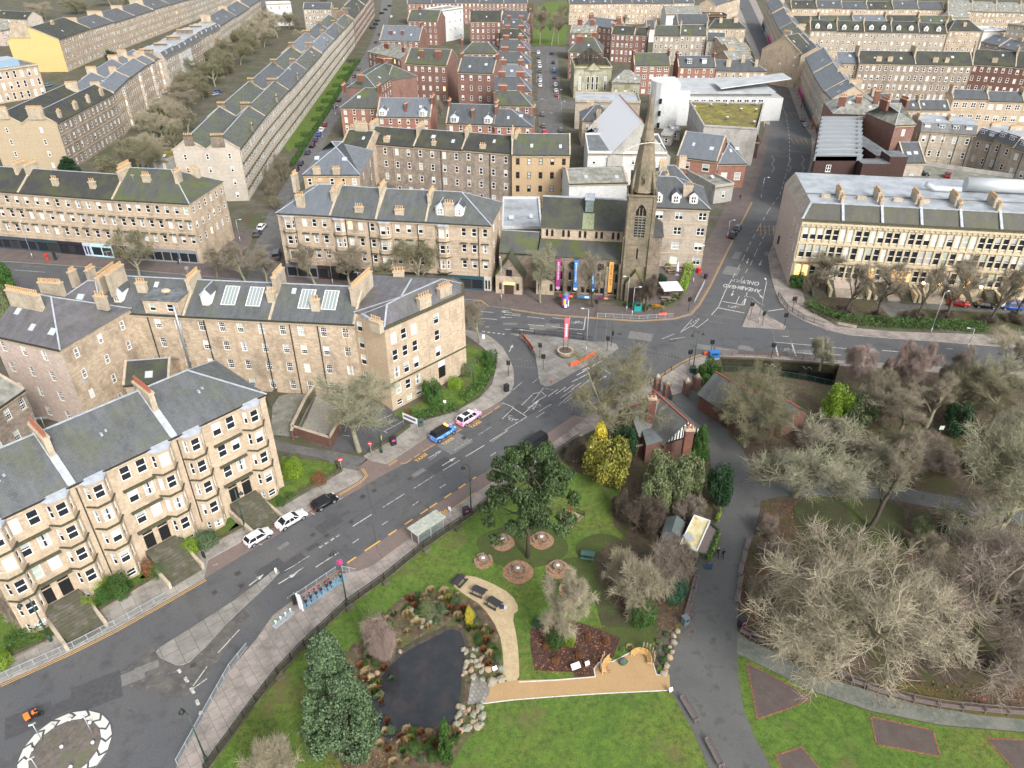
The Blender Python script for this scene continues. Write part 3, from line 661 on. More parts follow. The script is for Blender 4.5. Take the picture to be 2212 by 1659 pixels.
land('planting_bed',[(866,1289),(903,1274),(973,1277),(1016,1292),(1045,1312),(1068,1347),(1083,1384),(1088,1464),(1050,1470),(1020,1459),(1010,1521),(1043,1525),(1043,1559),
(1003,1607),(968,1659),(960,1770),(800,1770),(745,1659),(708,1619),(700,1560),(720,1450),(753,1399),(803,1354)],.055,patches('wild_border_ground',[(.10,.07,.05),((.09,.11,
.035),.5,.52,.08),((.17,.13,.08),1.1,.56,.08),((.06,.035,.03),.8,.58,.08),((.2,.17,.1),6,.66,.08)],.97,.6,14),sm=1)
land('pond_margin',[(968,1350),(1000,1356),(1012,1384),(1014,1420),(1006,1450),(1003,1500),(996,1540),(980,1572),(950,1578),(916,1590),(890,1610),(855,1612),(820,1602),(795,
1582),(780,1552),(792,1514),(796,1476),(812,1456),(830,1432),(858,1406),(885,1388),(920,1370)],.062,patches('wet_mud',[(.05,.042,.034),((.09,.075,.055),1.5,.5,.1),((.05,.055,
.025),.8,.6,.08)],.6),'structure',1)
land('pond_water',[(968,1359),(993,1362),(1003,1384),(1006,1407),(998,1444),(996,1494),(988,1532),(976,1562),(953,1567),(916,1579),(891,1599),(861,1602),(828,1592),(803,1574),
(791,1552),(803,1514),(806,1482),(823,1464),(841,1439),(866,1417),(891,1399),(928,1382),(953,1369)],.07,patches('pond_surface',[(.022,.026,.03),((.032,.033,.036),.7,.55,.12),
((.045,.034,.032),.35,.62,.1),((.14,.11,.08),12,.72,.02)],.05,.02,3,spec=.7),'structure',1)
land('planting_bed',[(1145,1362),(1170,1343),(1240,1340),(1290,1358),(1340,1378),(1325,1420),(1290,1430),(1283,1445),(1284,1461),(1240,1463),(1238,1452),(1155,1448),(1146,
1400)],.055,MULCH)
land('planting_bed',[(1290,1190),(1330,1165),(1400,1160),(1496,1245),(1480,1330),(1450,1365),(1400,1335),(1340,1320),(1300,1290),(1285,1245)],.057,LITTER,sm=1)
land('planting_bed',[(1430,1350),(1462,1366),(1446,1430),(1446,1455),(1420,1456),(1408,1430),(1415,1390)],.06,SOIL)
for q in([(1613,1432),(1659,1455),(1756,1508),(1700,1532),(1636,1553)],[(1881,1548),(2015,1577),(2031,1634),(1893,1607)],[(2131,1595),(2260,1600),(2300,1720),(2215,1690)],
[(1676,1632),(1731,1613),(1770,1659),(1800,1735),(1725,1735)]):
 land('flower_bed',q,.056,SOIL)
 b=MB();edging(b,q+[q[0]],.06,.17,LEAFEDGE,.04);tag(b.build('fallen_leaves'),kind='stuff')
def garden(pts,z=.12,m=GRASS):return land('garden_grass',pts,z,m)
garden([(470,1172),(540,1132),(600,1094),(735,1022),(720,1000),(610,985),(575,1060)],.1)
garden([(300,1250),(345,1244),(410,1199),(530,1140),(510,1090),(400,1140)],.1)
garden([(0,1440),(125,1368),(210,1322),(345,1246),(300,1200),(180,1240),(-40,1330),(-80,1480)],.1)
garden([(850,895),(880,912),(985,882),(1035,852),(1070,800),(1066,765),(1000,740),(1000,820),(905,870)],.13)
land('back_court',[(590,860),(640,845),(690,838),(655,905),(640,945),(585,938)],.06,CONC)
land('back_court',[(690,838),(735,835),(738,893),(730,935),(640,945),(662,905)],.07,patches('pale_gravel',[(.36,.34,.30),((.26,.25,.21),2,.5,.2),((.1,.12,.05),.5,.66,.05)],
.95))
land('hotel_forecourt',[(1735,590),(1780,615),(1840,622),(2000,630),(2300,645),(2300,560),(1735,560)],.09,PAVE)
land('planting_bed',[(1752,660),(1790,630),(1844,625),(1890,650),(1929,690),(1934,704),(1809,696)],.08,LITTER)
land('grass_verge',[(1984,668),(2100,674),(2300,684),(2300,718),(2121,712),(1940,706),(1950,678)],.09,GRASSD)
land('park_green',[(1150,98),(1156,20),(1180,5),(1225,3),(1226,30),(1222,98)],.05,GRASS)
land('front_gardens',[(625,330),(668,290),(700,240),(760,140),(735,130),(680,200),(600,300)],.05,GRASS)
mk=MB()
def line(b,a,c,wd,m=MARK,dash=None,z=.036):
 A,C=P(*a,z),P(*c,z);d=C-A;L=d.length;d.normalize();n=Vector((-d.y,d.x,0))*wd/2
 t=0
 while t<L:
  e=min(L,t+(dash[0]if dash else L));p,q=A+d*t,A+d*e
  b.face([p-n,q-n,q+n,p+n],m);t=e+(dash[1]if dash else 1)
def lines(b,pts,wd,m=MARK,dash=None,z=.036):
 for a,c in zip(pts,pts[1:]):line(b,a,c,wd,m,dash,z)
def offs(pts,o,z=.036):
 w_=[P(*p,z)for p in pts];r=[]
 for i,p in enumerate(w_):
  d=(w_[min(i+1,len(w_)-1)]-w_[max(i-1,0)]).normalized();r.append(Q(p+Vector((-d.y,d.x,0))*o))
 return r
def dyl(pts,side=1,m=YEL):
 for o in(.35,.62):lines(mk,offs(pts,o*side),.1,m)
def arrow(b,at,to,m=MARK,kind='s'):
 A,C=P(*at,.036),P(*to,.036);d=(C-A);L=d.length;d.normalize();n=Vector((-d.y,d.x,0))
 b.face([A-n*.08,A+d*L*.6-n*.08,A+d*L*.6+n*.08,A+n*.08],m);b.face([A+d*L*.6-n*.35,C,A+d*L*.6+n*.35],m)
for a,c,dsh,wd in[((447,1466),(412,1491),None,.12),((383,1498),(370,1520),None,.0)]:
 if wd:line(mk,a,c,wd)
line(mk,(417,1482),(447,1440),.12);line(mk,(471,1410),(517,1360),.12)
line(mk,(682,1225),(731,1194),.15);line(mk,(762,1137),(803,1111),.15);line(mk,(827,1096),(873,1067),.15,MARKWORN);line(mk,(894,1055),(938,1027),.15,MARKWORN);line(mk,(957,
1016),(993,994),.12);line(mk,(1006,986),(1046,962),.15);line(mk,(1058,953),(1095,930),.12);line(mk,(1062,955),(1097,930),.08,MARKWORN)
for a,c in[((762,1173),(775,1164)),((825,1134),(837,1126)),((891,1092),(904,1083)),((950,1054),(963,1046)),((1059,985),(1071,977))]:line(mk,a,c,.12)
for a,c in[((981,972),(1020,948)),((1034,939),(1061,922)),((928,994),(952,976))]:line(mk,a,c,.11,MARKWORN)
lines(mk,[(690,1183),(735,1154)],.3,MARKWORN,(.6,.35));line(mk,(637,1220),(668,1201),.12,MARKWORN);line(mk,(615,1233),(643,1218),.12,MARKWORN)
line(mk,(655,1226),(631,1242),.12)
for a,c in[((1107,843),(1127,826)),((1150,827),(1180,805)),((1158,902),(1176,890)),((1205,876),(1234,852)),((1219,870),(1238,857))]:line(mk,a,c,.1)
lines(mk,[(1085,905),(1110,880),(1085,870)],.12);line(mk,(1131,893),(1155,873),.12);line(mk,(1106,920),(1138,900),.14);line(mk,(1138,900),(1106,880),.14);line(mk,(1090,930),
(1110,917),.1);line(mk,(1164,889),(1191,873),.1);line(mk,(1210,860),(1240,840),.12)
arrow(mk,(538,1265),(570,1240));arrow(mk,(600,1262),(645,1235));arrow(mk,(620,1292),(645,1276),MARKWORN);arrow(mk,(955,1006),(985,988));arrow(mk,(1140,882),(1165,865));arrow(mk,
(925,990),(955,972),MARKWORN)
lines(mk,[(1127,875),(1153,850),(1170,847),(1180,855),(1150,872)],.12);lines(mk,[(1150,868),(1174,838),(1195,842)],.1)
for k in range(5):line(mk,(1184+k*17,856-k*5),(1205+k*17,841-k*5),.18)
line(mk,(1275,780),(1325,811),.12,MARK,(2.2,1.4));line(mk,(1258,800),(1300,779),.2);line(mk,(1245,811),(1290,786),.2);line(mk,(1235,825),(1275,805),.2);line(mk,(1280,829),
(1310,812),.2)
for a,c in[((1030,672),(1066,675)),((1036,687),(1073,690)),((1048,706),(1057,706)),((1091,711),(1103,712)),((1106,678),(1124,679)),((1139,684),(1176,688)),((1140,701),(1175,
704)),((1194,686),(1225,690)),((1191,705),(1228,710)),((1144,710),(1153,711)),((1195,716),(1205,717)),((1247,720),(1257,721)),((1085,671),(1100,672)),((1090,679),(1125,683)),
((1010,682),(1024,684))]:line(mk,a,c,.18)
lines(mk,[(1231,683),(1228,710),(1261,707+5),(1265,683)],.2)
arrow(mk,(1106,676),(1082,673));arrow(mk,(1106,686),(1080,685));arrow(mk,(1153,716),(1118,711));arrow(mk,(1100,760),(1108,744))
lines(mk,[(1042,716),(1090,722)],.3,MARK,(.6,.5))
lines(mk,[(30,583),(98,588)],.15);line(mk,(45,574),(100,577),.1,MARKWORN)
for a,c in[((1430,732),(1457,721)),((1470,718),(1495,690)),((1495,706),(1510,690)),((1448,733),(1480,728))]:line(mk,a,c,.12)
lines(mk,[(1471,717),(1497,702),(1506,708),(1526,693),(1530,688)],.12);lines(mk,[(1491,700),(1510,688)],.2,MARK,(.5,.5))
lines(mk,[(1537,680),(1552,663),(1566,630)],.16);lines(mk,[(1552,665),(1608,676)],.3);lines(mk,[(1560,651),(1607,659),(1612,640)],.3);line(mk,(1590,655),(1597,640),.15)
arrow(mk,(1585,627),(1580,640));arrow(mk,(1614,631),(1610,646));arrow(mk,(1617,558),(1613,570));arrow(mk,(1645,563),(1640,574));arrow(mk,(1636,630),(1648,645))
lines(mk,[(1566,630),(1583,600)],.15,MARK,(3,1.5))
lines(mk,[(1583,600),(1605,560),(1618,530),(1640,490),(1660,455),(1685,420),(1697,380),(1705,345)],.13,MARK,(3,2.6));lines(mk,[(1600,606),(1622,570),(1633,545),(1655,500)],
.12,MARK,(2.6,2.4))
lines(mk,[(1705,345),(1706,318),(1704,285),(1698,250),(1683,210),(1666,180),(1655,150),(1640,115),(1625,80),(1600,30)],.16,MARK,(3,2.6))
lines(mk,[(1600,660),(1612,640),(1625,642),(1640,655),(1652,660)],.1)
for k in range(6):line(mk,(1643+k*9,487),(1636+k*9+8,510),.09,YEL)
for k in range(3):line(mk,(1634,490+k*8),(1697,487+k*9),.09,YEL)
for yy in((298,312),(242,250),(190,197)):
 for k in range(4):line(mk,(1708+k*10-(298-yy[0])*.25,yy[0]),(1716+k*10-(298-yy[0])*.25,yy[1]),.1,YEL)
for s in(0,30,-38):
 zz=[(1706+s*.95,336+k*9)for k in range(5)];lines(mk,[(x+(3 if i%2 else-3),y)for i,(x,y)in enumerate(zz)],.13)
line(mk,(1664,336),(1703,338),.12);line(mk,(1703,326),(1750,330),.12)
for a,c in[((1673,739),(1768,747)),((1786,749),(1828,753)),((1690,726),(1703,727)),((1748,731),(1760,732)),((1722,761),(1758,765)),((1776,764),(1818,767)),((1845,753),(1888,
756)),((1838,769),(1880,772)),((1960,760),(2008,764)),((1905,757),(1950,760)),((2044,753),(2058,754))]:line(mk,a,c,.18)
line(mk,(1674,741),(1681,769),.3);line(mk,(1711,744),(1720,770),.3);lines(mk,[(1659,672),(1694,667)],.25)
for a,c in[((1291,688),(1285,735)),((1312,690),(1308,738)),((1343,747),(1480,771)),((1335,755),(1470,778)),((1480,700-14),(1600,703)),((1500,676),(1605,691)),((1106,790),(1158,
795)),((1106,775),(1150,780)),((1700,712),(1712,745)),((1668,714),(1675,742)),((1706,664),(1716,680)),((1480,666+5),(1500,684))]:line(mk,a,c,.1,MARK,(.12,.5))
for a,c in[((384,1446),(391,1453)),((399,1463),(406,1474)),((412,1486),(419,1498)),((424,1512),(429,1523)),((434,1536),(432,1544))]:line(mk,a,c,.35)
dyl([(0,1475),(150,1407),(250,1357),(362,1294),(441,1248)][::1],-1);dyl([(728,1232),(645,1284),(590,1325),(553,1379),(495,1446),(457,1515),(382,1652)][::1],1)
dyl([(835,1003),(853,991)],-1);lines(mk,[(865,1000),(878,1001)],.1,YEL)
dyl([(728,1066),(773,1040),(786,1028),(776,1014)],-1)
lines(mk,[(876,1001),(928,966),(985,934),(1053,895),(1086,872)],.12,YEL,(1.3,.7))
lines(mk,[(780,1233),(805,1223),(850,1190),(900,1154),(1028,1064)],.25,YEL,(6,1));lines(mk,[(750,1216),(803,1180),(928,1097),(1028,1030)],.25,YEL,(1.5,1.5))
dyl([(1106,667),(1181,678),(1291,686),(1381,692),(1456,687),(1488,678),(1506,658),(1531,615),(1568,540),(1593,490),(1621,436)],-1)
dyl([(1022,648),(1043,648),(1060,661)],-1);dyl([(1671,522),(1659,552),(1664,590),(1674,627),(1686,655),(1706,676),(1734,692),(1784,712),(1834,723),(1934,731),(2146,747)],1)
dyl([(1298,882),(1356,854),(1406,829),(1476,785),(1500,774),(1520,768)],1);dyl([(1331,743),(1336,751),(1321,763),(1250,797),(1190,832)],-1);dyl([(1008,712),(1050,722),(1068,
733)],-1)
for a,c in[((553,1172),(566,1177)),((607,1128),(611,1120)),((672,1107),(680,1112)),((728,1080),(740,1076)),((460,1222),(470,1218))]:line(mk,a,c,.1)
for a,c in[((806,913),(848,895)),((829,932),(872,909)),((745,932),(752,912)),((772,930),(783,905)),((740,940),(756,942)),((786,893),(806,884))]:line(mk,a,c,.1)
line(mk,(812,916),(806,912),.1);line(mk,(836,935),(829,931),.1)
for k in range(7):line(mk,(1172+2,120+k*22),(1179+2,120+k*22),.1);line(mk,(1196,120+k*22),(1203,120+k*22),.1)
lines(mk,[(1183,112),(1184,205)],.12,MARK,(2,3));lines(mk,[(1168,215),(1213,216)],.25,MARK,(.6,.4));lines(mk,[(1168,234),(1190,235)],.25,MARK,(.6,.4))
tag(mk.build('road_markings'),kind='structure')
jt=MB();DK=plain('tar_joint',(.035,.035,.037),.6)
for pts in[[(560,1247),(700,1160),(880,1045),(1010,965)],[(500,1290),(620,1215),(728,1150)],[(715,1175),(760,1215)],[(790,1040),(800,1090),(812,1110)],[(805,1130),(815,1190),
(830,1210)],[(180,1495),(300,1430),(420,1360),(520,1300)],[(1350,700),(1420,760)],[(880,1070),(930,1100)]]:lines(jt,pts,.06,DK,None,.031)
tag(jt.build('road_joints'),kind='structure')
pt=MB();GR=random.Random(8);PM=[plain('tar_patch',(.062,.064,.068),.8,var=.2),plain('pale_patch',(.16,.158,.15),.85,var=.2),plain('iron_cover',(.05,.048,.045),.5,var=.4,scale=9)]
for x0,y0,x1,y1,n in((480,1290,1180,850,26),(1200,700,1600,760,10),(1600,600,1690,420,8),(60,1560,420,1420,8),(1080,700,1250,700,6),(1680,770,2100,760,6)):
 for k in range(n):
  t=GR.random();c=P(x0+(x1-x0)*t+GR.uniform(-40,40),y0+(y1-y0)*t+GR.uniform(-12,12),.029+k*.0002);m=PM[GR.choice((0,0,1,2,2))];s=GR.uniform(.3,.45)if m is PM[2]else GR.uniform(.8,
2.6);a=math.atan2(P(x1,y1).y-P(x0,y0).y,P(x1,y1).x-P(x0,y0).x);u=Vector((math.cos(a),math.sin(a),0))*s;v=Vector((-u.y,u.x,0))*(1 if m is PM[2]else GR.uniform(.3,.8));pt.face([c-u-v,
c+u-v,c+u+v,c-u+v],m)
tag(pt.build('road_patches'),kind='structure')
def roadtext(t,at,to,size,m,up=None,stretch=1.0):
 """painted word centred between two picture points, reading from at to to"""
 A,C=P(*at,.034),P(*to,.034);d=C-A;a=math.atan2(d.y,d.x)
 o=lettering(t,size,m,None,Matrix.Translation((A+C)/2)@Matrix.Rotation(a,4,'Z')@Matrix.Diagonal((1,stretch,1,1)),'road_markings',.008,.02)
 tag(o,kind='structure')
roadtext('TAXIS',(898,997),(922,980),.95,YEL);roadtext('TAXIS',(956,961),(980,945),.95,YEL);roadtext('TAXIS',(1016,924),(1039,910),.95,YEL)
roadtext('BUS STOP',(963,1108),(908,1126),1.1,YEL,stretch=1.8)
roadtext('ONLY',(1634,612),(1609,608),1.5,MARK,stretch=2);roadtext('AHEAD',(1634,627),(1606,622),1.5,MARK,stretch=1.9);roadtext('AHEAD',(1597,621),(1570,617),1.4,MARK,stretch=1.9);roadtext('ONLY',
(1604,609),(1590,606),1.2,MARKWORN,stretch=1.8)
roadtext('20',(1186,244),(1196,244),1.2,MARK,stretch=1.6);roadtext('20',(1176,213),(1166,213),1.2,MARK,stretch=1.6)
def bikemark(at,a,m=MARK):
 b=MB();p=P(*at,.036)
 for x in(-.5,.5):b.tube([(x+.32*math.cos(t/8*2*math.pi),.32*math.sin(t/8*2*math.pi),0)for t in range(9)],.05,m,4)
 b.bar((-.5,0,0),(.1,0,0),.08,m);b.bar((-.2,.45,0),(.1,0,0),.08,m);b.bar((.5,0,0),(.3,.55,0),.08,m);b.bar((-.2,.45,0),(.35,.42,0),.08,m)
 o=b.build('road_markings',None,Matrix.Translation(p)@Matrix.Rotation(a,4,'Z')@Matrix.Diagonal((1.5,1.5,.1,1)));tag(o,kind='structure')
bikemark((1246,697),0);bikemark((1585,662),math.pi);bikemark((1699,756),0);bikemark((1110,905),2.3,MARKWORN);bikemark((1155,880),.7,MARKWORN)
def frac(p1,p2,h,px):
 A,B=P(*p1,h),P(*p2,h);lo,hi=-1.0,2.0
 for _ in range(40):
  m=(lo+hi)/2
  if Q(A.lerp(B,m))[0]<px:lo=m
  else:hi=m
 return lo
def at_row(xy,row_,lo=0,hi=90):
 for _ in range(40):
  m=(lo+hi)/2
  if Q((xy[0],xy[1],m))[1]>row_:lo=m
  else:hi=m
 return lo
def canted_bay(T,x,z0,z1,floors,w=3.3,d=1.05,st='blonde',near=True,roof=True,rows=None,ww=1.25,wh=2.0,fm=None,ledges=True):
 m=ST[st];c=.85;o=thing('bay_window',None,None,(x,0,0));del_custom(o);o.parent=T
 W=MB();fh=(z1-z0)/floors;side=math.hypot(c,d);a=math.atan2(d,c)
 rows=rows or[(z0+fh*i+(fh-wh)*.55,wh)for i in range(floors)]
 for org,ang,wd,wn in(((-w/2,0),-a,side,.62),((-w/2+c,-d),0,w-2*c,ww),((w/2-c,-d),a,side,.62)):
  q=facade(W,org,ang,wd,.1 if z0<3 else z0,z1,[(wd/2,z,wn,hh)for z,hh in rows],m,.12)
  for k in q:put_window(o,k[0],k[1],k[2],k[3],(org[0],org[1]),ang,'sash',fm,near)
 W.build('bay_wall',o)
 ring=[(-w/2-.1,-.02),(-w/2+c-.05,-d-.12),(w/2-c+.05,-d-.12),(w/2+.1,-.02)]
 for i in range(1 if z0<3 else 0,floors):
  z=z0+fh*i;b=MB()
  b.prism([(x_*1.04,y_*1.1)for x_,y_ in ring],z-.12,z+.08,SILLG if ledges else SILL);b.build('ledge',o)
 if roof:
  b=MB()
  b.prism([(x_*1.06,y_*1.14)for x_,y_ in ring],z1-.05,z1+.14,LEAD)
  top=[(x_*.9,.9,z1+.55)for x_,y_ in ring]
  for i in range(3):b.face([(ring[i][0]*1.06,ring[i][1]*1.14,z1+.14),(ring[i+1][0]*1.06,ring[i+1][1]*1.14,z1+.14),top[i+1],top[i]],LEAD)
  b.build('bay_roof',o)
 return o
def steps(T,x,w,y0,y1,z0,z1,m,name='front_steps',walls=True,n=None,landing=.3):
 """flight rising from y0 (low, towards the street) to y1"""
 b=MB();n=n or max(3,int((z1-z0)/.18));yl=y1+(y0-y1)*landing;flat=.42
 ys=[y0+(yl-y0)*k/n for k in range(n+1)]
 for k in range(n):
  b.box(-w/2,w/2,ys[k],ys[k+1]if k<n-1 else y1,z0-.1,z0+(z1-z0)*(k+1)/n,m)
 if walls:
  for s in(-1,1):b.box(s*w/2-.2+s*.2,s*w/2+.2+s*.2,y0,y1,z0-.1,z1*.5,STACKS['cream']);
 return b.build(name,T,TR(x,0,0))
STEP=patches('worn_stone_steps',[(.11,.10,.085),((.075,.08,.04),1.2,.5,.15),((.17,.155,.13),.8,.62,.1)],.9)
DOORB=plain('black_gloss_door',(.015,.015,.017),.3);DOORR=plain('dark_red_door',(.12,.02,.02),.4)
E0,E1=(0,1120.7),(571,852)
def el(px):return(px,E0[1]+(px-E0[0])*(E1[1]-E0[1])/(E1[0]-E0[0]))
HB=17.2
for i,(a,c,bays,singles,lab)in enumerate(((375,571,(408,536),(462,492),'blonde sandstone tenement with two stacks of bay windows, last of its row beside the lane'),(155,375,
(197,340),(262,297),'blonde tenement with two stacks of bays, middle one of the three beside the road'),(-65,155,(-26,116),(17,60),'blonde sandstone tenement with bay windows, nearest the roundabout and partly out of the picture'))):
 p1,p2=el(a),el(c);T=thing('tenement',lab,'tenement',group='bay windowed terrace')
 A,B=P(*p1,HB),P(*p2,HB);L=(B-A).length;D=13.5
 T.location=(A.x,A.y,0);T.rotation_euler.z=math.atan2(B.y-A.y,B.x-A.x)
 fx=lambda q:frac(p1,p2,HB,q)*L
 W=MB();wins=[];b0=2.3;fh=(HB-b0)/4
 for s in singles:
  for r in(1,2,3):wins.append((fx(s),b0+fh*r+.75,1.3,2.15))
  wins.append((fx(s),b0+.02,1.35,3.15))
 q=facade(W,(0,0),0,L,0,HB,wins,ST['blonde'])
 for k in q:
  if k[3]>3:
   o=MB();o.box(-.67,.67,.14,.2,0,2.3,DOORB)
   for px in(-.34,.34):
    for z in(.25,1.0,1.7):o.box(px-.2,px+.2,.12,.14,z,z+.5,DOORB)
   o.box(-.67,.67,.1,.2,2.3,2.45,SILL);o.box(-.6,.6,.15,.17,2.45,3.1,GLASS);o.build('door',T,TR(k[0],0,k[1]))
  else:put_window(T,k[0],k[1],k[2],k[3],(0,0),0,'sash',WHITE,True)
 for org,ang in(((L,0),math.pi/2),((0,D),-math.pi/2)):facade(W,org,ang,D,0,HB,[],ST['rearstone'])
 qq=facade(W,(L,D),math.pi,L,0,HB,[(L*(j+.5)/6,b0+fh*r+.8,1.1,1.9)for j in range(6)for r in range(4)],ST['rearstone'])
 W.build('wall',T)
 for s in bays:canted_bay(T,fx(s),b0,HB-.25,4,rows=[(.5,1.2)]+[(b0+fh*r+.8,2.0)for r in range(4)])
 cor=MB();cor.box(0,L,-.25,-.003,HB-.45,HB-.1,SILL);cor.box(0,L,-.09,-.003,b0-.2,b0,SILL);cor.build('cornice',T)
 for s in singles:
  for r in(1,2):
   h_=MB();h_.box(-1.05,1.05,-.45,-.004,0,.25,SILLG);h_.build('window_hood',T,TR(fx(s),0,b0+fh*r+3.05))
 h_=MB();xm=(fx(singles[0])+fx(singles[1]))/2;hw=abs(fx(singles[0])-fx(singles[1]))/2+1.2;h_.box(-hw,hw,-.5,-.004,0,.3,SILLG);h_.build('door_hood',T,TR(xm,0,b0+3.3))
 steps(T,xm,hw*2-.2,-6.6,0,.1,b0,STEP,landing=.18)
 Rr=MB();k_=.66;rise=k_*D/2
 roof_rect(Rr,L,D,HB,rise,RF['near'],hr=(7 if i==0 else 0),wall=ST['rearstone']);Rr.build('roof',T)
 for sx in((0,)if i<2 else()):
  b=MB();b.bar((0,-.2,HB+.12),(0,D/2,HB+rise+.15),.9,LEAD,.3);b.bar((0,D+.2,HB+.12),(0,D/2,HB+rise+.15),.9,LEAD,.3);b.build('skew',T)
  chimney(T,0,D*.42,4.6,HB+2.5,HB+rise+1.0,'y','cream',.7,True,True)
 for j in range(2):vb=MB();vb.box(-.15,.15,-.2,.2,0,.45,LEAD);vb.build('roof_vent',T,TR(L*.45+j*.7,D*.27+j*.3,HB+k_*D*.27-.1))
 if i<2:pp=MB();pp.box(-.06,.06,-.2,-.08,2,HB,GUTTER);pp.build('downpipe',T,TR(.25,0,0))
s0,s1,s2,s3=(217,672),(397,682),(583,691),(765,700)
RW=dict(h=15.2,rows=4,near=True,kind='six',st='rearstone',rf='near',ww=1.15,wh=1.9,bands=False,pairs=False,D=13,k=.6,pipes=3,stack='cream',ewin=0)
T1=block('sandstone tenement rear with one white canted dormer and a flat roofed top extension',s0,s1,cols=[.12,.33,.66,.9],chim=[(.42,.3,1.8,'x',1.6),(.0,.35,5.5,'y',2.2)],
dorm=[(.17,'canted',2.0,1.6)],group='tenement rears facing the bay windowed row',**RW)
L1,h1=T1['L'],15.2
ex=MB();exw=facade(ex,(L1*.55,-.02),0,L1*.42,h1-.2,h1+2.7,[(L1*.1,h1+.6,1.2,1.5),(L1*.31,h1+.6,1.2,1.5)],ST['rearstone']);ex.box(L1*.55,L1*.97,.25,6.8,h1-.2,h1+2.69,ST['rearstone']);ex.box(L1*.54,
L1*.98,-.2,7,h1+2.7,h1+2.9,RF['felt']);ex.build('roof_extension',T1)
for k in exw:put_window(T1,k[0],k[1],k[2],k[3],(L1*.55,-.02),0,'sash',WHITE,True)
dm=MB();dm.ball((0,0,0),.9,SILL,14,6,(1,.8,.45));dm.build('roof_dome',T1,TR(L1*.72,3.4,h1+2.95))
fl=MB();fl.tube([(0,-.5,3.4),(0,-.5,h1+2.2)],.2,plain('galvanised_duct',(.32,.36,.42),.35,.4),8);fl.build('flue',T1,TR(L1*.93,0,0))
T2=block('rear of a sandstone tenement with one white canted dormer and two broad glazed roof lights',s1,s2,cols=[.18,.42,.63,.88],chim=[(.0,.45,4.2,'y',1.6),(.97,.25,1.4,
'x',1.8)],dorm=[(.22,'canted',2.0,1.9)],group='tenement rears facing the bay windowed row',**RW)
T3=block('rear of a sandstone tenement with two roof lights, joined to the wedge tenement',s2,s3,cols=[.13,.35,.62,.88],chim=[(.0,.5,4.4,'y',2.2),(.52,.16,1.5,'x',1.9)],group='tenement rears facing the bay windowed row',
**RW)
for T,xs in((T2,(.47,.76)),(T3,(.38,.66))):
 for x in xs:skylight(T,x*T['L'],T['D']*.3,15.2+.6*T['D']*.3,0,2.6,4.0,.6,big=True)
for T,x in((T1,.55),(T2,.9),(T3,.2)):skylight(T,x*T['L'],T['D']*.4,15.2+.6*T['D']*.4,0,.8,1.2,.6)
HF=16.6
fpx=[(764,676),(782,680),(830,711),(1002,635),(999,614),(985,603),(800,594),(768,630)]
fp=[P(x,y,HF).xy for x,y in fpx]
T=thing('corner_tenement','wedge shaped blonde sandstone tenement with blind windows and mossy parapet at the road fork','tenement',(*fp[2],0))
o0=fp[2];fl_=[(p.x-o0 .x,p.y-o0 .y)for p in fp];W=MB()
for i in range(len(fl_)):
 a,b=Vector(fl_[i]),Vector(fl_[(i+1)%len(fl_)]);Wd=(b-a).length;ang=math.atan2(b.y-a.y,b.x-a.x);rz_=[(.5,1.2),(2.9,2.0),(6.3,2.2),(9.7,2.2),(13.1,2.1)]
 if i==2:
  us=[frac(fpx[2],fpx[3],HF,x)*Wd for x in(848,870,892,915,941,964,991)];blind={3,5,6}
  wl=[]
  for r,(z,hh)in enumerate(rz_):
   for j,u in enumerate(us):
    if r==0 and j>3:continue
    if r==1 and j==4:wl.append((u+.6,1.6,1.7,3.6));continue
    wl.append((u,z,1.25,hh))
  q=facade(W,a,ang,Wd,0,HF,wl,ST['blonde'])
  for k in q:
   j=min(range(7),key=lambda t:abs(us[t]-k[0]));c_,s_=math.cos(ang),math.sin(ang)
   if k[3]>3:
    d=MB();d.box(-.8,.8,.1,.18,0,2.4,DOORB);d.box(-.8,.8,.06,.19,2.4,3.6,WHITE);d.build('door',T,TR(a.x+c_*k[0],a.y+s_*k[0],k[1],ang));continue
   if j in blind:d=MB();d.box(-k[2]/2,k[2]/2,.07,.18,0,k[3],ST['blonde']);d.box(-k[2]/2-.1,k[2]/2+.1,-.06,.05,-.14,0,SILL);d.build('blind_window',T,TR(a.x+c_*k[0],a.y+s_*k[0],
k[1],ang))
   else:put_window(T,k[0],k[1],k[2],k[3],a,ang,'sash',WHITE,True)
 elif i==0:
  q=facade(W,a,ang,Wd,0,HF,[(Wd/2,z,1.2,hh)for z,hh in rz_[1:]],ST['blonde'])
  for k in q:put_window(T,k[0],k[1],k[2],k[3],a,ang,'sash',WHITE,True)
 elif i in(3,4,5):
  q=facade(W,a,ang,Wd,0,HF,[(Wd*(j+.5)/max(1,int(Wd/3.5)),z,1.2,hh)for j in range(max(1,int(Wd/3.5)))for z,hh in rz_[1:]],ST['blonde'])
  for k in q:put_window(T,k[0],k[1],k[2],k[3],a,ang)
 else:facade(W,a,ang,Wd,0,HF,[],ST['peach']if i==1 else ST['rearstone'])
W.build('wall',T)
def lc(x,y,z):v=P(x,y,z);return(v.x-o0 .x,v.y-o0 .y,z)
Rr=MB();hr_=HF+2.6;ev=[(x,y,HF+.1)for x,y in fl_]
rA,rB,rC,rD=lc(836,658,hr_),lc(866,642,hr_),lc(955,603,hr_),lc(889,603,hr_)
rm=RF['purple']
for tri in((ev[1],ev[2],rA),(ev[2],ev[3],rC),(ev[2],rC,rB),(ev[2],rB,rA),(ev[3],ev[4],rC),(ev[4],ev[5],rC),(ev[5],rD,rC),(rC,rD,rB),(ev[5],ev[6],rD),(ev[6],ev[7],rD),(ev[7],
rB,rD),(ev[7],ev[0],rB),(ev[0],ev[1],rA),(ev[0],rA,rB)):Rr.face(tri,rm)
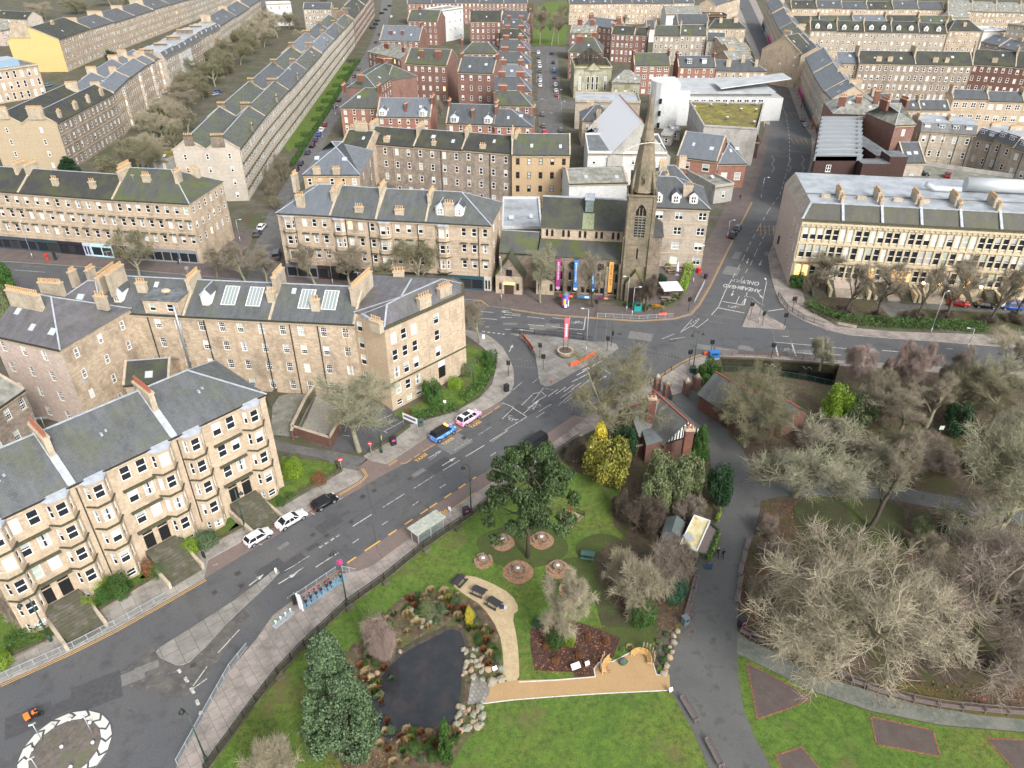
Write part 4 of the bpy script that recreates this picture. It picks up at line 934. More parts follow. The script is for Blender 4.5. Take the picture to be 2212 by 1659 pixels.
for a,b in((rA,rB),(rB,rC),(rA,ev[2]),(rA,ev[1]),(rC,ev[4]),(rB,rD),(ev[0],rB)):strip(Rr,a,b,.3)
Rr.build('roof',T)
pr=MB()
for i in(1,2,3,4,5):
 a,b=fl_[i],fl_[(i+1)%8]
 pr.bar((*a,HF+.1),(*b,HF+.1),.5,SILLG if i!=1 else LEAD,.45)
 if i==2:pr.bar((*a,5.6),(*b,5.6),.3,SILLG,.25)
pr.build('parapet',T)
ang2=math.atan2(fl_[3][1]-fl_[2][1],fl_[3][0]-fl_[2][0])
for(x,y,Lc)in((916,652,2.6),(960,630,2.8),(812,694,2.3)):
 v=lc(x,y,HF+1.4);chimney(T,v[0],v[1],Lc,HF-.5,HF+2.5 if x!=812 else HF+1.6,'x','cream',.9,True,rz=ang2 if x!=812 else-.6)
v=lc(782,625,HF+2);chimney(T,v[0],v[1],7.5,HF-.5,HF+4.0,'y','cream',.8,True,rz=-.28)
v=lc(862,598,HF+1);chimney(T,v[0],v[1],2,HF-.5,HF+2.2,'x','cream',.8,True)
T=block('pale sandstone block with hipped purple slate roof at the left edge',(-20,722),(130,755),h=16,D=15,st='pinkstone',side='rearstone',rf='purple',roof='hip',hl=0,hr=8,
k=.6,rows=4,cols=[.12,.42,.72],near=True,kind='six',chim=[(.25,.35,7,'x',2.6),(.9,.75,2.2,'x',1.6)],ends='r',ewin=3,sky=3,bands=False)
T=block('slate roofed sandstone house with long pot lined chimneys, set behind the pale hipped block',(70,690),(225,700),h=15,D=15,st='pinkstone',side='rearstone',rf='purple',
roof='hip',hl=7,hr=5,k=.6,rows=4,near=False,chim=[(.15,.3,6,'x',2.4),(.95,.5,6.5,'y',2.6),(.15,1.0,2.5,'y',2.5),(.05,.8,2,'y',1.8)],sky=3,bands=False)
T=block('small slate roofed annex with one skylight, tucked below the tenement rears',(268,832),(338,852),h=6,D=7.5,st='rearstone',rf='dark',rows=1,k=.7,near=True,cols=[.7],
kind='two',ends='',bands=False,cat='annex',name='annex',sky=1)
T.rotation_euler.z+=.55
T=block('grey brown rubble tenement end with mossy pale slate roof at the left picture edge',(-70,925),(50,842),h=12,D=13,st='rubble',rf='oldlead',rows=3,near=True,kind='six',
cols=[.3,.62,.9],bands=False)
sf=dict();NV=(.05,.07,.10)
block('blonde tenement over dark shop fronts, leftmost above the main road',(-190,400),(40,416),h=15.6,D=13,st='blonde2',rf='dark',rows=4,sp=2.9,near=True,hoods=True,chim=[(.9,
.5,4,'y'),(.4,.25,1.6,'x')],ground=[(0,.5,NV,None,0),(.5,1,(.05,.06,.08),None,0)],group='shop tenements west of the side street')
block('blonde tenement over dark green and black shop fronts and a pale blue shop',(40,416),(243,431),h=15.6,D=13,st='blonde2',rf='dark',rows=4,sp=2.9,near=True,hoods=True,
chim=[(.0,.5,4,'y'),(1,.5,4,'y'),(.35,.2,1.6,'x'),(.75,.2,1.6,'x')],ground=[(0,.25,(.03,.06,.07),None,0),(.25,.52,(.02,.02,.03),'',(1,1,1)),(.52,.60,(.45,.5,.6),None,0),(.60,
.84,(.45,.68,.75),'',(.1,.3,.3)),(.84,1,(.07,.03,.035),'',(.8,.8,.8))],group='shop tenements west of the side street')
block('blonde corner tenement with mossy hipped roof over a grey restaurant front',(243,431),(408,440),h=15.6,D=17,st='blonde2',rf='moss',rows=4,sp=2.6,near=True,hoods=True,
roof='hip',hr=8,chim=[(.0,.45,4.6,'y'),(.35,.3,2,'x'),(.75,.35,2.4,'y'),(.8,.7,2.4,'x'),(.5,.95,3,'x')],ground=[(0,.95,(.22,.24,.26),'',(.1,.06,.05))],ends='r',ewin=6,group='shop tenements west of the side street')
PB=dict(h=16,rows=4,near=True,st='blonde2',rf='near',D=15,k=.62,hoods=True,group='shop tenements beside the church',pipes=2)
g=[(598,460),(713,466),(812,474),(920,479),(1060,487)]
T=block('corner tenement with blue grey hipped roof and ochre chimneys above a grey shop front',g[0],g[1],roof='hip',hl=8,cols=[.5,.68,.87],chim=[(.42,.12,2,'x',2.6),(.98,
.3,2.2,'y',1.2),(.1,.65,2.4,'y',2.2),(.45,.9,3,'x',2.4)],ground=[(0,.62,(.19,.20,.22),None,0),(.62,1,(.05,.03,.03),'',(.6,.1,.1))],**{**PB,'rf':'bluegrey'})
canted_bay(T,T['L']*.2,4.1,15.4,3,w=3.4,d=.7,st='blonde2')
T=block('blonde tenement with streaked green roof, left of the black penny shop front',g[1],g[2],cols=[.42,.65,.9],chim=[(.6,.1,2,'x',1.0),(.0,.45,4,'y',1.0)],ground=[(0,.5,
(.03,.03,.035),None,0),(.5,1,(.05,.045,.045),'',(.6,.6,.6))],**PB)
canted_bay(T,T['L']*.17,4.1,15.4,3,w=3.2,d=.7,st='blonde2')
T=block('blonde tenement over the black penny shop front with white lettering',g[2],g[3],cols=[.12,.42,.65,.88][1:],chim=[(.45,.1,2,'x',1.0),(.0,.5,4,'y',1.0)],ground=[(0,
.72,(.03,.025,.025),'PENNY BLACK',(.8,.8,.78)),(.72,1,(.05,.04,.04),None,0)],**PB)
canted_bay(T,T['L']*.14,4.1,15.4,3,w=3.2,d=.7,st='blonde2')
T=block('blonde end tenement with two white canted dormers over a teal shop front',g[3],g[4],roof='hip',hr=8,cols=[.58,.74,.91],chim=[(.34,.12,2.2,'x',2.6),(.0,.4,4.4,'y',
.8)],dorm=[(.2,'canted',2.4,1.6),(.48,'canted',2.4,1.6)],ground=[(0,.3,(.05,.05,.05),None,0),(.3,.88,(.03,.07,.10),'',(.7,.3,.4)),(.88,1,(.5,.48,.44),None,0)],sky=1,**PB)
canted_bay(T,T['L']*.25,4.1,15.4,3,w=3.3,d=.7,st='blonde2')
block('hipped blue slate block with white roof panel, behind the corner with ochre chimneys',(655,377),(776,377),h=15.5,ry=306,st='yellowbrick',side='rubble',rf='bluegrey',
roof='hip',hl=9,hr=9,k=.5,rows=4,chim=[(.25,.0,2,'x',1.5),(.6,.0,2,'x',1.5)],sky=2)
block('narrow block with brick chimney wall, behind the hipped blue slate roof',(735,318),(792,322),h=15.5,D=14,st='blonde2',rf='dark',rows=4,chim=[(.5,.5,5,'x',2.2),(.1,.8,
4,'x',2)],k=.55)
RR=dict(h=15.5,rows=4,st='rubble',rf='dark',ry=282,k=.62,sp=3.6,bands=False,pipes=1,wh=1.95)
row('of the long central row','grey brown rubble rear with dark roof',(793,307),(1106,333),3,group='rubble backed tenements',chim=[(0,.5,5,'y',1.4),(1,.5,5,'y',1.4),(.4,.08,
1.8,'x',.8)],**RR)
block('yellow brick rear of the last tenement in the long rubble backed row',(1106,336),(1231,337),h=15.5,ry=292,st='yellowbrick',side='rubble',rf='moss',rows=4,sp=3.2,bands=False,
fm=BROWNP,chim=[(0,.5,5,'y',1.4)],sky=2)
def red(label,p1,p2,**k):
 d=dict(h=13,rows=4,st='red',rf='slate',sp=3.4,stack='red',redpots=True,ewin=0,bands=False,chim=[(0,.5,3.5,'y'),(1,.5,3.5,'y')],group='red sandstone tenements');d.update(k);return block(label,
p1,p2,**d)
red('red villa with blue slate roof and two lead capped bay roofs',(814,250),(929,252),h=12,ry=211,st='redface',rf='bluegrey',chim=[(.53,.2,2.4,'y',1.6),(1,.5,5,'y',1)],dorm=[(.1,
'canted',3,.2),(.86,'canted',3,.2)])
red('red sandstone villa with a dark hipped roof, nearest the row of parked cars',(735,231),(812,232),h=12,ry=190,st='redface',rf='moss',roof='hip',hl=8)
red('red sandstone villa with dark slate roof and two small lead capped bay roofs',(964,267),(1068,270),h=12,ry=227,st='redface',dorm=[(.16,'canted',3,.2),(.86,'canted',3,
.2)],chim=[(.53,.2,2.4,'y',1.6),(0,.5,4,'y',1.4),(1,.5,4,'y',1.4)])
red('red sandstone corner house at the bottom of the street with parked cars',(1068,272),(1150,274),h=12,ry=236,st='redface',roof='hip',hr=8)
red('tall red sandstone rear with two brick stacks standing on its roof and lit stair windows',(875,136),(965,140),h=16,ry=104,rf='moss',chim=[(.35,.2,2.5,'x',3),(.75,.2,2.5,
'x',3)])
red('tall red sandstone rear with a white roof light',(989,157),(1065,160),h=16,ry=123,rf='slate',sky=2)
red('scaffolded red sandstone rear wing beside the tall rear with two roof stacks',(812,190),(868,152),h=14,D=12,rf='moss',roof='hip',hl=6)
red('red sandstone wing with mossy ridge above the parked cars',(775,160),(835,175),h=13,D=16,rf='moss',roof='hip',hl=6,hr=6,chim=[(.3,.5,5,'x',2)])
red('red sandstone house with pale lead roof and red gable wall',(795,112),(866,128),h=13,D=13,rf='oldlead',roof='hip',hl=6,chim=[(.4,.3,5,'x',2),(.9,.3,2,'x',2)])
red('red sandstone house with green conical corner roof and four chimneys',(820,86),(905,88),h=13,ry=55,rf='bluegrey',chim=[(.25,.2,1.6,'x',2),(.55,.2,1.6,'x',2),(.95,.5,3,
'y',2)])
red('red sandstone tenement with mossy roofs, left of the white block',(880,44),(945,46),h=14,ry=22,rf='moss',chim=[(.3,.5,3,'x',2)])
red('red rear tenement with pale roof box, right of the white block',(1015,47),(1083,47),h=14,ry=23,rf='dark')
red('low red tenement with mossy hipped roof, below the pale roof box',(998,115),(1075,115),h=13,ry=90,rf='moss',roof='hip',hl=5,hr=5)
red('red sandstone house beyond the street park, left side',(1082,40),(1140,42),h=14,ry=22,rf='slate')
for i,(a,c,m_)in enumerate((((1072,262),(1150,262),'slate'),((1068,228),(1148,229),'moss'),((1066,196),(1147,197),'slate'),((1070,165),(1146,166),'bluegrey'),((1074,136),(1145,
137),'slate'),((1078,108),(1143,109),'slate'),((1082,82),(1141,83),'dark'),((1086,60),(1140,61),'slate'))):
 if i==0:continue
 red(f'red sandstone house with conical bay roofs along the parked street, {ORD[i]} up from the junction',a,c,h=13,D=13,rf=m_,roof='hip',hr=5,group='red houses on the left of the parked street',
chim=[(.2,.5,3,'x',2),(.7,.5,3,'x',2)],ends='r',ewin=3,rows=4)
block('tall white rendered apartment block with pale green roof',(953,25),(1000,18),h=18,D=14,st='white',rf='oldlead',rows=4,sp=5,ww=1.3,wh=1.3,bands=False,roof='flat',cat='apartment block',
name='apartment_block')
block('cream stair tower joined to the white apartment block',(932,24),(953,25),h=17,D=12,st='cream',rf='oldlead',rows=4,sp=4,ww=1.3,wh=1.3,bands=False,roof='flat',cat='apartment block',
name='apartment_block')
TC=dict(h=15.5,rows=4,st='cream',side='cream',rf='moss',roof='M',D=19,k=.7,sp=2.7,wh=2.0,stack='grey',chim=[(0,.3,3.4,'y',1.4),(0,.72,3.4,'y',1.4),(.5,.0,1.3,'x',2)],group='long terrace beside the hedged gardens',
hoods=True)  # dark hoods added to stand for the deep, dark relief of the facade
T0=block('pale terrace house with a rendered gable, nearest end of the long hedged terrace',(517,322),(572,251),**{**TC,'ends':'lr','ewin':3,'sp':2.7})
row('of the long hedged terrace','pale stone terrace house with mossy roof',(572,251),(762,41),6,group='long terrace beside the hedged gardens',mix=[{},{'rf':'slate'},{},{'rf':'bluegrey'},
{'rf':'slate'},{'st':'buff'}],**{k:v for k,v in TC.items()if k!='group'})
row('beyond the hedged terrace','dark roofed red tenement',(763,40),(806,-12),2,group='red end tenements',**{**{k:v for k,v in TC.items()if k!='group'},'st':'red','side':'red',
'rf':'dark','roof':'gable','D':14})
TB=dict(h=15.5,rows=4,k=.62,sp=2.9,ewin=2)
block('rubble walled tenement with tan rendered gable and four chimneys along the eave',(122,267),(245,202),st='rubble',side='tan',rf='dark',roof='M',D=22,chim=[(.12,.05,2,
'x',2),(.38,.05,2,'x',2),(.6,.05,2,'x',2),(.85,.05,2,'x',2),(0,.25,4.5,'y',1.6),(0,.75,4.5,'y',1.6)],group='sloping terrace with many chimneys',**{**TB,'ewin':2,'sp':3.4})
for i in range(4):
 a,c=[(245,202),(279,169),(316,141),(333,132),(354,122)][i],[(279,169),(316,141),(333,132),(354,122)][i]
 T=block(f'blonde tenement with stacked bays, {ORD[i+1]} up the slope from the rubble walled one',a,c,st='blonde2',rf='bluegrey',roof='M',D=18,chim=[(0,.3,4,'y',1.5),(0,.75,
4,'y',1.5)],group='sloping terrace with many chimneys',**TB)
 canted_bay(T,T['L']*.5,.1,14.6,4,w=3.4,d=.9,st='blonde2',near=False,ledges=False)
row('of the mansard stretch','stone house with lead mansard and boxed dormers',(356,127),(475,60),5,group='mansard terrace',mix=[{'st':'buff'},{'st':'white'},{'st':'rubble'},
{},{'st':'blonde2'}],st='buff',roof='mansard',rf='slate',D=15,dorm=[(.3,'box',2.2),(.75,'box',2.2)],chim=[(0,.5,8,'y',1.2)],stack='grey',**TB)
row('beyond the mansard stretch','stone terrace house with slate roof',(475,57),(562,0),3,group='far terrace',st='buff',rf='slate',D=14,chim=[(0,.5,5,'y',1.2)],**TB)
block('sandstone terrace house with a big yellow painted gable',(127,87),(196,63),st='blonde2',side='yellow',rf='dark',D=26,h=15.5,rows=4,k=.45,sp=2.9,ewin=0,chim=[(0,.7,10,
'y',1.6),(.5,.4,3,'x',1.5)],group='far left terrace')
row('of the terrace behind the yellow gable','pinkish bay fronted terrace house',(196,63),(400,0),5,group='far left terrace',st='blonde2',rf='slate',D=20,h=15.5,rows=4,k=.45,
sp=2.4,chim=[(0,.5,8,'y',1.2)],end='left')
row('of the top left row','distant pale stone terrace house',(400,0),(520,-40),3,group='far left terrace',st='buff',rf='slate',D=16,h=15.5,rows=4,k=.45,sp=2.6,chim=[(0,.5,
6,'y',1.2)])
T=block('ornate blonde sandstone institute with columned upper windows and a blue roof box',(-60,163),(82,143),h=13,D=24,st='blonde2',rf='felt',roof='flat',rows=3,sp=3,wh=3,
ww=1.2,ends='r',ewin=5,cat='institute',name='institute')
bx=MB();bx.box(2,T['L']*.8,5,16,13.1,16.5,plain('blue_cladding',(.22,.33,.42),.5),top=LEAD);bx.build('roof_box',T)
block('dark roofed house with white dormers at the top left corner',(-10,38),(60,42),h=8,D=12,st='cream',rf='dark',rows=2,cat='house',name='house',sky=2)
block('pale pink gabled house, left of the yellow gable',(0,66),(36,60),h=9,D=12,st='pinkstone',rf='oldlead',rows=3,cat='house',name='house')
block('rendered flat roofed office with concrete frame in the trees between the terraces',(300,340),(362,345),h=4,D=12,st='concrete',rf='mossflat',roof='flat',rows=1,sp=4,
cat='office',name='low_office',bands=False,ends='')
block('white modern building at the top edge left of the long terrace',(575,8),(628,6),h=15,D=10,st='white',rf='whiteroof',roof='flat',rows=3,sp=5,cat='building',name='building',
bands=False)
block('tall buff stone rear with white windows at the top edge, beside the long terrace',(655,20),(715,20),h=15,D=10,st='buff',rf='slate',rows=4,sp=2.8)
p1,p2=(1163,550),(1345,560);ha=9.4
A,B=P(*p1,ha),P(*p2,ha);L=(B-A).length;rz=math.atan2(B.y-A.y,B.x-A.x)
CH=thing('church','gothic stone church turned bar with long slate nave roof, rose windows and paired lancets','church',(A.x,A.y,0),rz)
ux,uy=(B-A).xy.normalized();nin=Vector((-uy,ux));mid=((A+B)/2).xy
da=6.0;hb=at_row(mid+nin*da,519);hn=at_row(mid+nin*da,493);dn=11.5;hr_=at_row(mid+nin*(da+dn/2),428)
W=MB();cm=ST['church'];us=[L*(i+.5)/6 for i in range(6)];LANC=[]
wl=[(u+d,3.6,.62,2.1)for u in us for d in(-.55,.55)]+[(u+d,.6,.8,1.5)for u in us for d in(-.6,.6)]
q=facade(W,(0,0),0,L,0,ha,wl,cm,.3)
DK=plain('dark_leaded_glass',(.02,.02,.022),.3)
def lancet(T,x,z,w,h,org=(0,0),ang=0,pointed=True):
 b=MB();b.box(-w/2,w/2,.16,.2,0,h,DK);
 if pointed:
  for s in(-1,1):pts=[(s*w/2,.02,h),(0,.02,h),(s*w/4,.02,h-.12),(s*w/2,.02,h-.5)];b.face(pts if s<0 else pts[::-1],cm)
 b.box(-w/2-.1,w/2+.1,-.08,.1,-.14,0,SILL);c,s=math.cos(ang),math.sin(ang)
 return b.build('lancet_window',T,TR(org[0]+c*x,org[1]+s*x,z,ang))
for k in q:lancet(CH,k[0],k[1],k[2],k[3],pointed=k[1]>2)
for u in us:
 b=MB();n=16;b.tube([(math.cos(t/n*2*math.pi)*.95,0,math.sin(t/n*2*math.pi)*.95)for t in range(n+1)],.13,cm,6)
 b.tube([(0,-.03,0),(0,.05,0)],.9,DK,16)
 for t in range(4):b.tube([(math.cos(t*math.pi/2+a_/8*2*math.pi)*0+.45*math.cos(t*math.pi/2)+.32*math.cos(a_/8*2*math.pi),-.06,.45*math.sin(t*math.pi/2)+.32*math.sin(a_/8*2*math.pi))for a_ in range(9)],
.06,cm,4)
 b.build('rose_window',CH,TR(u,-.06,7.3))
for i in range(7):b=MB();b.box(-.35,.35,-.5,-.004,0,7.6,cm);b.build('buttress',CH,TR(L*i/6 if 0<i<6 else(.4 if i==0 else L-.4),0,0))
q=facade(W,(0,da),0,L,hb-.5,hn,[(L*(i+.5)/5+d,(hb+hn)/2-.9,.6,1.7)for i in range(5)for d in(-.6,.6)],ST['blonde2'],.3)
for k in q:lancet(CH,k[0],k[1],k[2],k[3],(0,da))
facade(W,(L,0),math.pi/2,da,0,hb,[],cm);facade(W,(0,da),-math.pi/2,da,0,ha,[],cm);facade(W,(L,da),math.pi/2,dn,0,hn,[],cm);facade(W,(0,da+dn),-math.pi/2,dn,0,hn,[],cm);facade(W,
(L,da+dn),math.pi,L,0,hn,[],cm)
for x in(0,L):W.face([(x,da,hn),(x,da+dn,hn),(x,da+dn/2,hr_)],cm)
W.face([(0,0,ha),(0,da,ha),(0,da,hb)],cm)
W.build('wall',CH)
Rr=MB();Rr.face([(-.2,-.35,ha-.1),(L+.2,-.35,ha-.1),(L+.2,da,hb),(-.2,da,hb)],RF['moss']);Rr.face([(-.3,da-.4,hn-.2),(L+.3,da-.4,hn-.2),(L+.3,da+dn/2,hr_),(-.3,da+dn/2,hr_)],
RF['dark']);Rr.face([(L+.3,da+dn+.4,hn-.2),(-.3,da+dn+.4,hn-.2),(-.3,da+dn/2,hr_),(L+.3,da+dn/2,hr_)],RF['dark'])
Rr.bar((-.4,da+dn/2,hr_+.1),(L+.3,da+dn/2,hr_+.1),.3,LEAD);Rr.build('roof',CH)
b=MB();mx=L*.56;b.box(mx-.9,mx+.9,da+dn/2-3.0,da+dn/2+.5,hr_-2.2,hr_+.6,plain('louvre_turret',(.16,.22,.2),.7,var=.3));b.face([(mx-1.1,da+dn/2-3.2,hr_+.6),(mx+1.1,da+dn/2-3.2,
hr_+.6),(mx+1.1,da+dn/2+.6,hr_+1),(mx-1.1,da+dn/2+.6,hr_+1)],LEAD);b.build('roof_ventilator',CH)
st_=MB();s_=(hr_-hn+.2)/(dn/2+.4);st_.face([(mx-1.3,da-.38,hn-.1),(mx+1.3,da-.38,hn-.1),(mx+1.3,da+dn/2-3,hn-.1+s_*(dn/2-2.6)),(mx-1.3,da+dn/2-3,hn-.1+s_*(dn/2-2.6))],plain('algae_lead',
(.2,.23,.13),.7,var=.3));st_.build('lead_strip',CH)
ap=MB();apx=L+10;q=facade(ap,(L+.5,da+1),0,8.2,0,hn-1.5,[(6.2+d,11.5,.6,1.6)for d in(-.5,.5)],cm,.3)
for k in q:lancet(CH,k[0],k[1],k[2],k[3],(L+.5,da+1))
q=facade(ap,(L+8.7,da+1),math.pi/2,9,0,hn-1.5,[(2.5,11.5,.6,1.6),(6,11.5,.6,1.6)],cm,.3)
for k in q:lancet(CH,k[0],k[1],k[2],k[3],(L+8.7,da+1),math.pi/2)
ap.face([(L+.5,da+.7,hn-1.5),(L+9,da+.7,hn-1.5),(L+4,da+5.5,hr_-1.5)],RF['dark']);ap.face([(L+9,da+.7,hn-1.5),(L+9,da+10.3,hn-1.5),(L+4,da+5.5,hr_-1.5)],RF['dark']);ap.build('transept',
CH)
bx_=P(1366,640);sx,sy=5.7,5.7;tz=at_row((bx_.x,bx_.y),408+4,0,70);tip=at_row((bx_.x+.5,bx_.y),192,0,90)
TW=thing('church_tower','square stone bell tower with tall octagonal spire, the highest thing in the picture','tower',(bx_.x,bx_.y,0),rz)
tm=ST['tower'];W=MB();hs_=sx/2
for ang,org in((0,(-hs_,-hs_)),(math.pi/2,(hs_,-hs_)),(math.pi,(hs_,hs_)),(-math.pi/2,(-hs_,hs_))):
 q=facade(W,org,ang,sx,0,tz,[(sx/2,tz-9.3,2.2,7.2),(sx/2,tz-14.5,.35,2.6),(sx/2-.85,tz-22,.8,3.2),(sx/2+.85,tz-22,.8,3.2)]+([(sx/2,.9,2.2,4.3)]if ang==0 else[]),tm,.4)
 for k in q:
  c,s=math.cos(ang),math.sin(ang);b=MB();w_,h_=k[2],k[3]
  b.box(-w_/2,w_/2,.3,.38,0,h_,DK if h_!=4.3 else plain('old_oak_door',(.06,.035,.025),.7))
  if w_>2:
   for i in range(7 if h_>6 else 0):b.box(-w_/2+.1,w_/2-.1,.12,.3,.4+i*.6,.55+i*.6,plain('grey_louvre',(.2,.22,.2),.8))
   if h_>6:
    for x in(-w_/6,w_/6):b.box(x-.08,x+.08,.05,.2,0,h_-.8,tm)
    b.box(-w_/2,w_/2,.04,.2,h_*.62,h_*.62+.25,tm)
  if w_>.5:
   n=5
   for sg in(-1,1):
    pts=[(sg*w_/2*(1-(t/n)**1.0),.02,h_-w_*.7+w_*.7*math.sin(math.pi/2*t/n))for t in range(n+1)];pl=pts+[(sg*w_/2,.02,h_)]
    b.face(pl if sg<0 else pl[::-1],tm)
  b.build('tower_door' if h_==4.3 else 'belfry_window' if h_>6 else 'lancet_window',TW,TR(org[0]+c*k[0],org[1]+s*k[0],k[1],ang))
for z,o_ in((tz-.3,.35),(tz-11,.2),(tz-16,.15),(tz-24.5,.15),(tz-30,.2)):
 if z>3:
  for a_,b_,c_,d_ in((-hs_-o_,hs_+o_,-hs_-o_,-hs_-.003),(-hs_-o_,hs_+o_,hs_+.003,hs_+o_),(-hs_-o_,-hs_-.003,-hs_-.002,hs_+.002),(hs_+.003,hs_+o_,-hs_-.002,hs_+.002)):W.box(a_,
b_,c_,d_,z,z+.35,tm)
W.build('wall',TW)
for sx_ in(-1,1):
 for sy_ in(-1,1):
  b=MB()
  for z0_,z1_,e in((0,tz*.36,.75),(tz*.36,tz*.62,.45),(tz*.62,tz-.4,.2)):
   for(ax,ay)in((1,.0),(0,1)):
    x0_,y0_=sx_*(hs_-.5),sy_*(hs_-.5)
    x1_,y1_=(sx_*(hs_+e),sy_*(hs_-.02))if ax else(sx_*(hs_-.02),sy_*(hs_+e))
    b.box(min(x0_,x1_),max(x0_,x1_),min(y0_,y1_),max(y0_,y1_),z0_+.003*ax,z1_-.004*ax,tm)
  b.build('corner_buttress',TW)
b=MB();rings=[(tz+.3,hs_*.98),(tz+5,hs_*.83),(tip-6,.85),(tip,.05)];n=8
for(z0_,r0_),(z1_,r1_)in zip(rings,rings[1:]):
 for k in range(n):
  a0,a1=math.pi/8+k*math.pi/4,math.pi/8+(k+1)*math.pi/4
  b.face([(r0_*math.cos(a0),r0_*math.sin(a0),z0_),(r0_*math.cos(a1),r0_*math.sin(a1),z0_),(r1_*math.cos(a1),r1_*math.sin(a1),z1_),(r1_*math.cos(a0),r1_*math.sin(a0),z1_)],tm)
for k in range(4):
 a=k*math.pi/2+math.pi/4;b.tube([(hs_*1.15*math.cos(a),hs_*1.15*math.sin(a),tz),(hs_*1.12*math.cos(a),hs_*1.12*math.sin(a),tz+1.6),(hs_*.9*math.cos(a),hs_*.9*math.sin(a),tz+5)],
[.5,.45,.05],tm,4)
zz=tz+(tip-tz)*.52
b.tube([(0,0,zz),(0,0,zz+.35)],[1.5,1.48],tm,8)
b.build('spire',TW)
for k in range(4):
 a=k*math.pi/2;l_=MB();l_.box(-.4,.4,-.6,.3,0,2.3,tm);l_.face([(-.75,-.75,2.3),(.75,-.75,2.3),(0,-.75,3.5)],tm);l_.face([(-.75,-.75,2.3),(0,-.75,3.5),(0,.9,3.5),(-.75,.3,2.3)],
tm);l_.face([(0,-.75,3.5),(.75,-.75,2.3),(.75,.3,2.3),(0,.9,3.5)],tm);l_.box(-.25,.25,-.63,-.6,.3,1.9,DK);l_.build('lucarne',TW,TR(math.sin(a)*hs_*.84,-math.cos(a)*hs_*.84,
tz+2.2,a,.6))
fc=MB();fc.tube([(-6.6,-3.0,0),(-5.2,-2.6,.9),(-3,-2.2,1.7),(-1,-2.0,2.0),(1.2,-2.0,1.9)],.09,plain('pale_pipe',(.6,.55,.45),.5),6);fc.build('light_arc',TW,TR(1.5,0,tz+8.6))
po=MB();po.box(-1.9,1.9,-2.0,-.5,0,5.2,tm);po.face([(-2.2,-2.1,5.0),(0,-2.1,8.2),(0,.2,8.2),(-2.2,.2,5.0)],plain('moss_coping',(.10,.13,.03),.95,var=.4));po.face([(0,-2.1,
8.2),(2.2,-2.1,5.0),(2.2,.2,5.0),(0,.2,8.2)],MATS['moss_coping']);po.face([(-1.9,-2.005,5.2),(1.9,-2.005,5.2),(0,-2.005,8)],tm);po.box(-1.2,1.2,-2.03,-2.01,.5,4.2,MATS['old_oak_door']);po.build('porch',
TW,TR(0,-hs_+.4,0))
for k in range(5):sb=MB();sb.box(-1.8,1.8,-.32*(5-k)-.35,0,0,.13*(k+1),STEP);sb.build('porch_step',TW,TR(0,-hs_-1.6,0))
A2=P(1078,545,8.5);ux2=(P(1163,550,8.5)-A2);L2=ux2 .length
HL=thing('church_hall','low stone church hall with a mossy gabled porch and lit doorway, left of the nave','church hall',(A2 .x,A2 .y,0),rz)
W=MB();q=facade(W,(0,0),0,L2,0,8.5,[(2.2,1.5,.9,2.2)],cm);
for k in q:lancet(HL,k[0],k[1],k[2],k[3])
facade(W,(L2,0),math.pi/2,9,0,8.5,[],cm);facade(W,(0,9),-math.pi/2,9,0,8.5,[],cm);facade(W,(L2,9),math.pi,L2,0,8.5,[],cm);W.build('wall',HL)
Rr=MB();roof_rect(Rr,L2-.3,9,8.5,3.6,RF['moss'],wall=cm);Rr.build('roof',HL)
for(x,w_,y_,hh,hp)in((2.9,6.2,-4.2,4.6,4.4),(11.2,4.2,-3.4,3.8,.5)):
 G=MB();gw=[(w_*.18,1.1,.7,1.8),(w_*.82,1.1,.7,1.8)]
 q=facade(G,(-w_/2,0),0,w_,0,hh,gw,ST['blonde2'],.25)
 for k in q:lancet(HL,k[0],k[1],k[2],k[3],(x-w_/2,y_))
 facade(G,(w_/2,0),math.pi/2,-y_,0,hh,[],cm);facade(G,(-w_/2,-y_),-math.pi/2,-y_,0,hh,[],cm)
 G.face([(-w_/2,0,hh),(w_/2,0,hh),(0,0,hh+hp)],cm)
 G.face([(-w_/2-.5,-.3,hh-.5),(0,-.3,hh+hp+.3),(0,-y_+2,hh+hp+.3),(-w_/2-.5,-y_+.1,hh-.5)],MATS['moss_coping']if hp>1 else RF['dark']);G.face([(0,-.3,hh+hp+.3),(w_/2+.5,-.3,
hh-.5),(w_/2+.5,-y_+.1,hh-.5),(0,-y_+2,hh+hp+.3)],RF['moss'])
 if hp>1:
  G.box(-1.1,1.1,-.06,-.01,.1,2.6,MATS['old_oak_door']);G.box(-1.3,1.3,-.12,-.07,2.5,3.1,ROOMLIT);G.box(-.7,.7,-.05,-.01,4.6,6.2,DK)
 G.build('porch',HL,TR(x,y_,0))
RT=block('grey stone corner tenement with white gabled dormers, right of the church tower',(1406,447),(1533,452),h=15.2,D=16,st='buff',rf='slate',roof='hip',hr=8,rows=4,near=True,
cols=[.16,.5,.9],ww=1.9,kind='two',dorm=[(.12,'gable',1.9,1.2),(.42,'gable',1.9,1.2),(.72,'gable',1.9,1.2)],chim=[(.62,.2,2.2,'x',2.2),(.3,.8,2,'y',1.6)],ends='r',ewin=4,sky=1)
block('mansard roofed rear block with small lead dormers behind the corner tenement',(1412,404),(1500,402),h=15,D=12,st='buff',rf='slate',roof='hip',hl=4,hr=4,rows=4,chim=[(.3,
.4,2,'x',2),(.8,.5,2,'x',2)])
def shed(label,p1,p2,h,D,st='white',rf='paleroof',roof='flat',rows=1,cat='building',**k):
 d=dict(h=h,D=D,st=st,rf=rf,roof=roof,rows=rows,sp=5,bands=False,ends='',ewin=0,cat=cat,name=cat.replace(' ','_'));d.update(k);return block(label,p1,p2,**d)
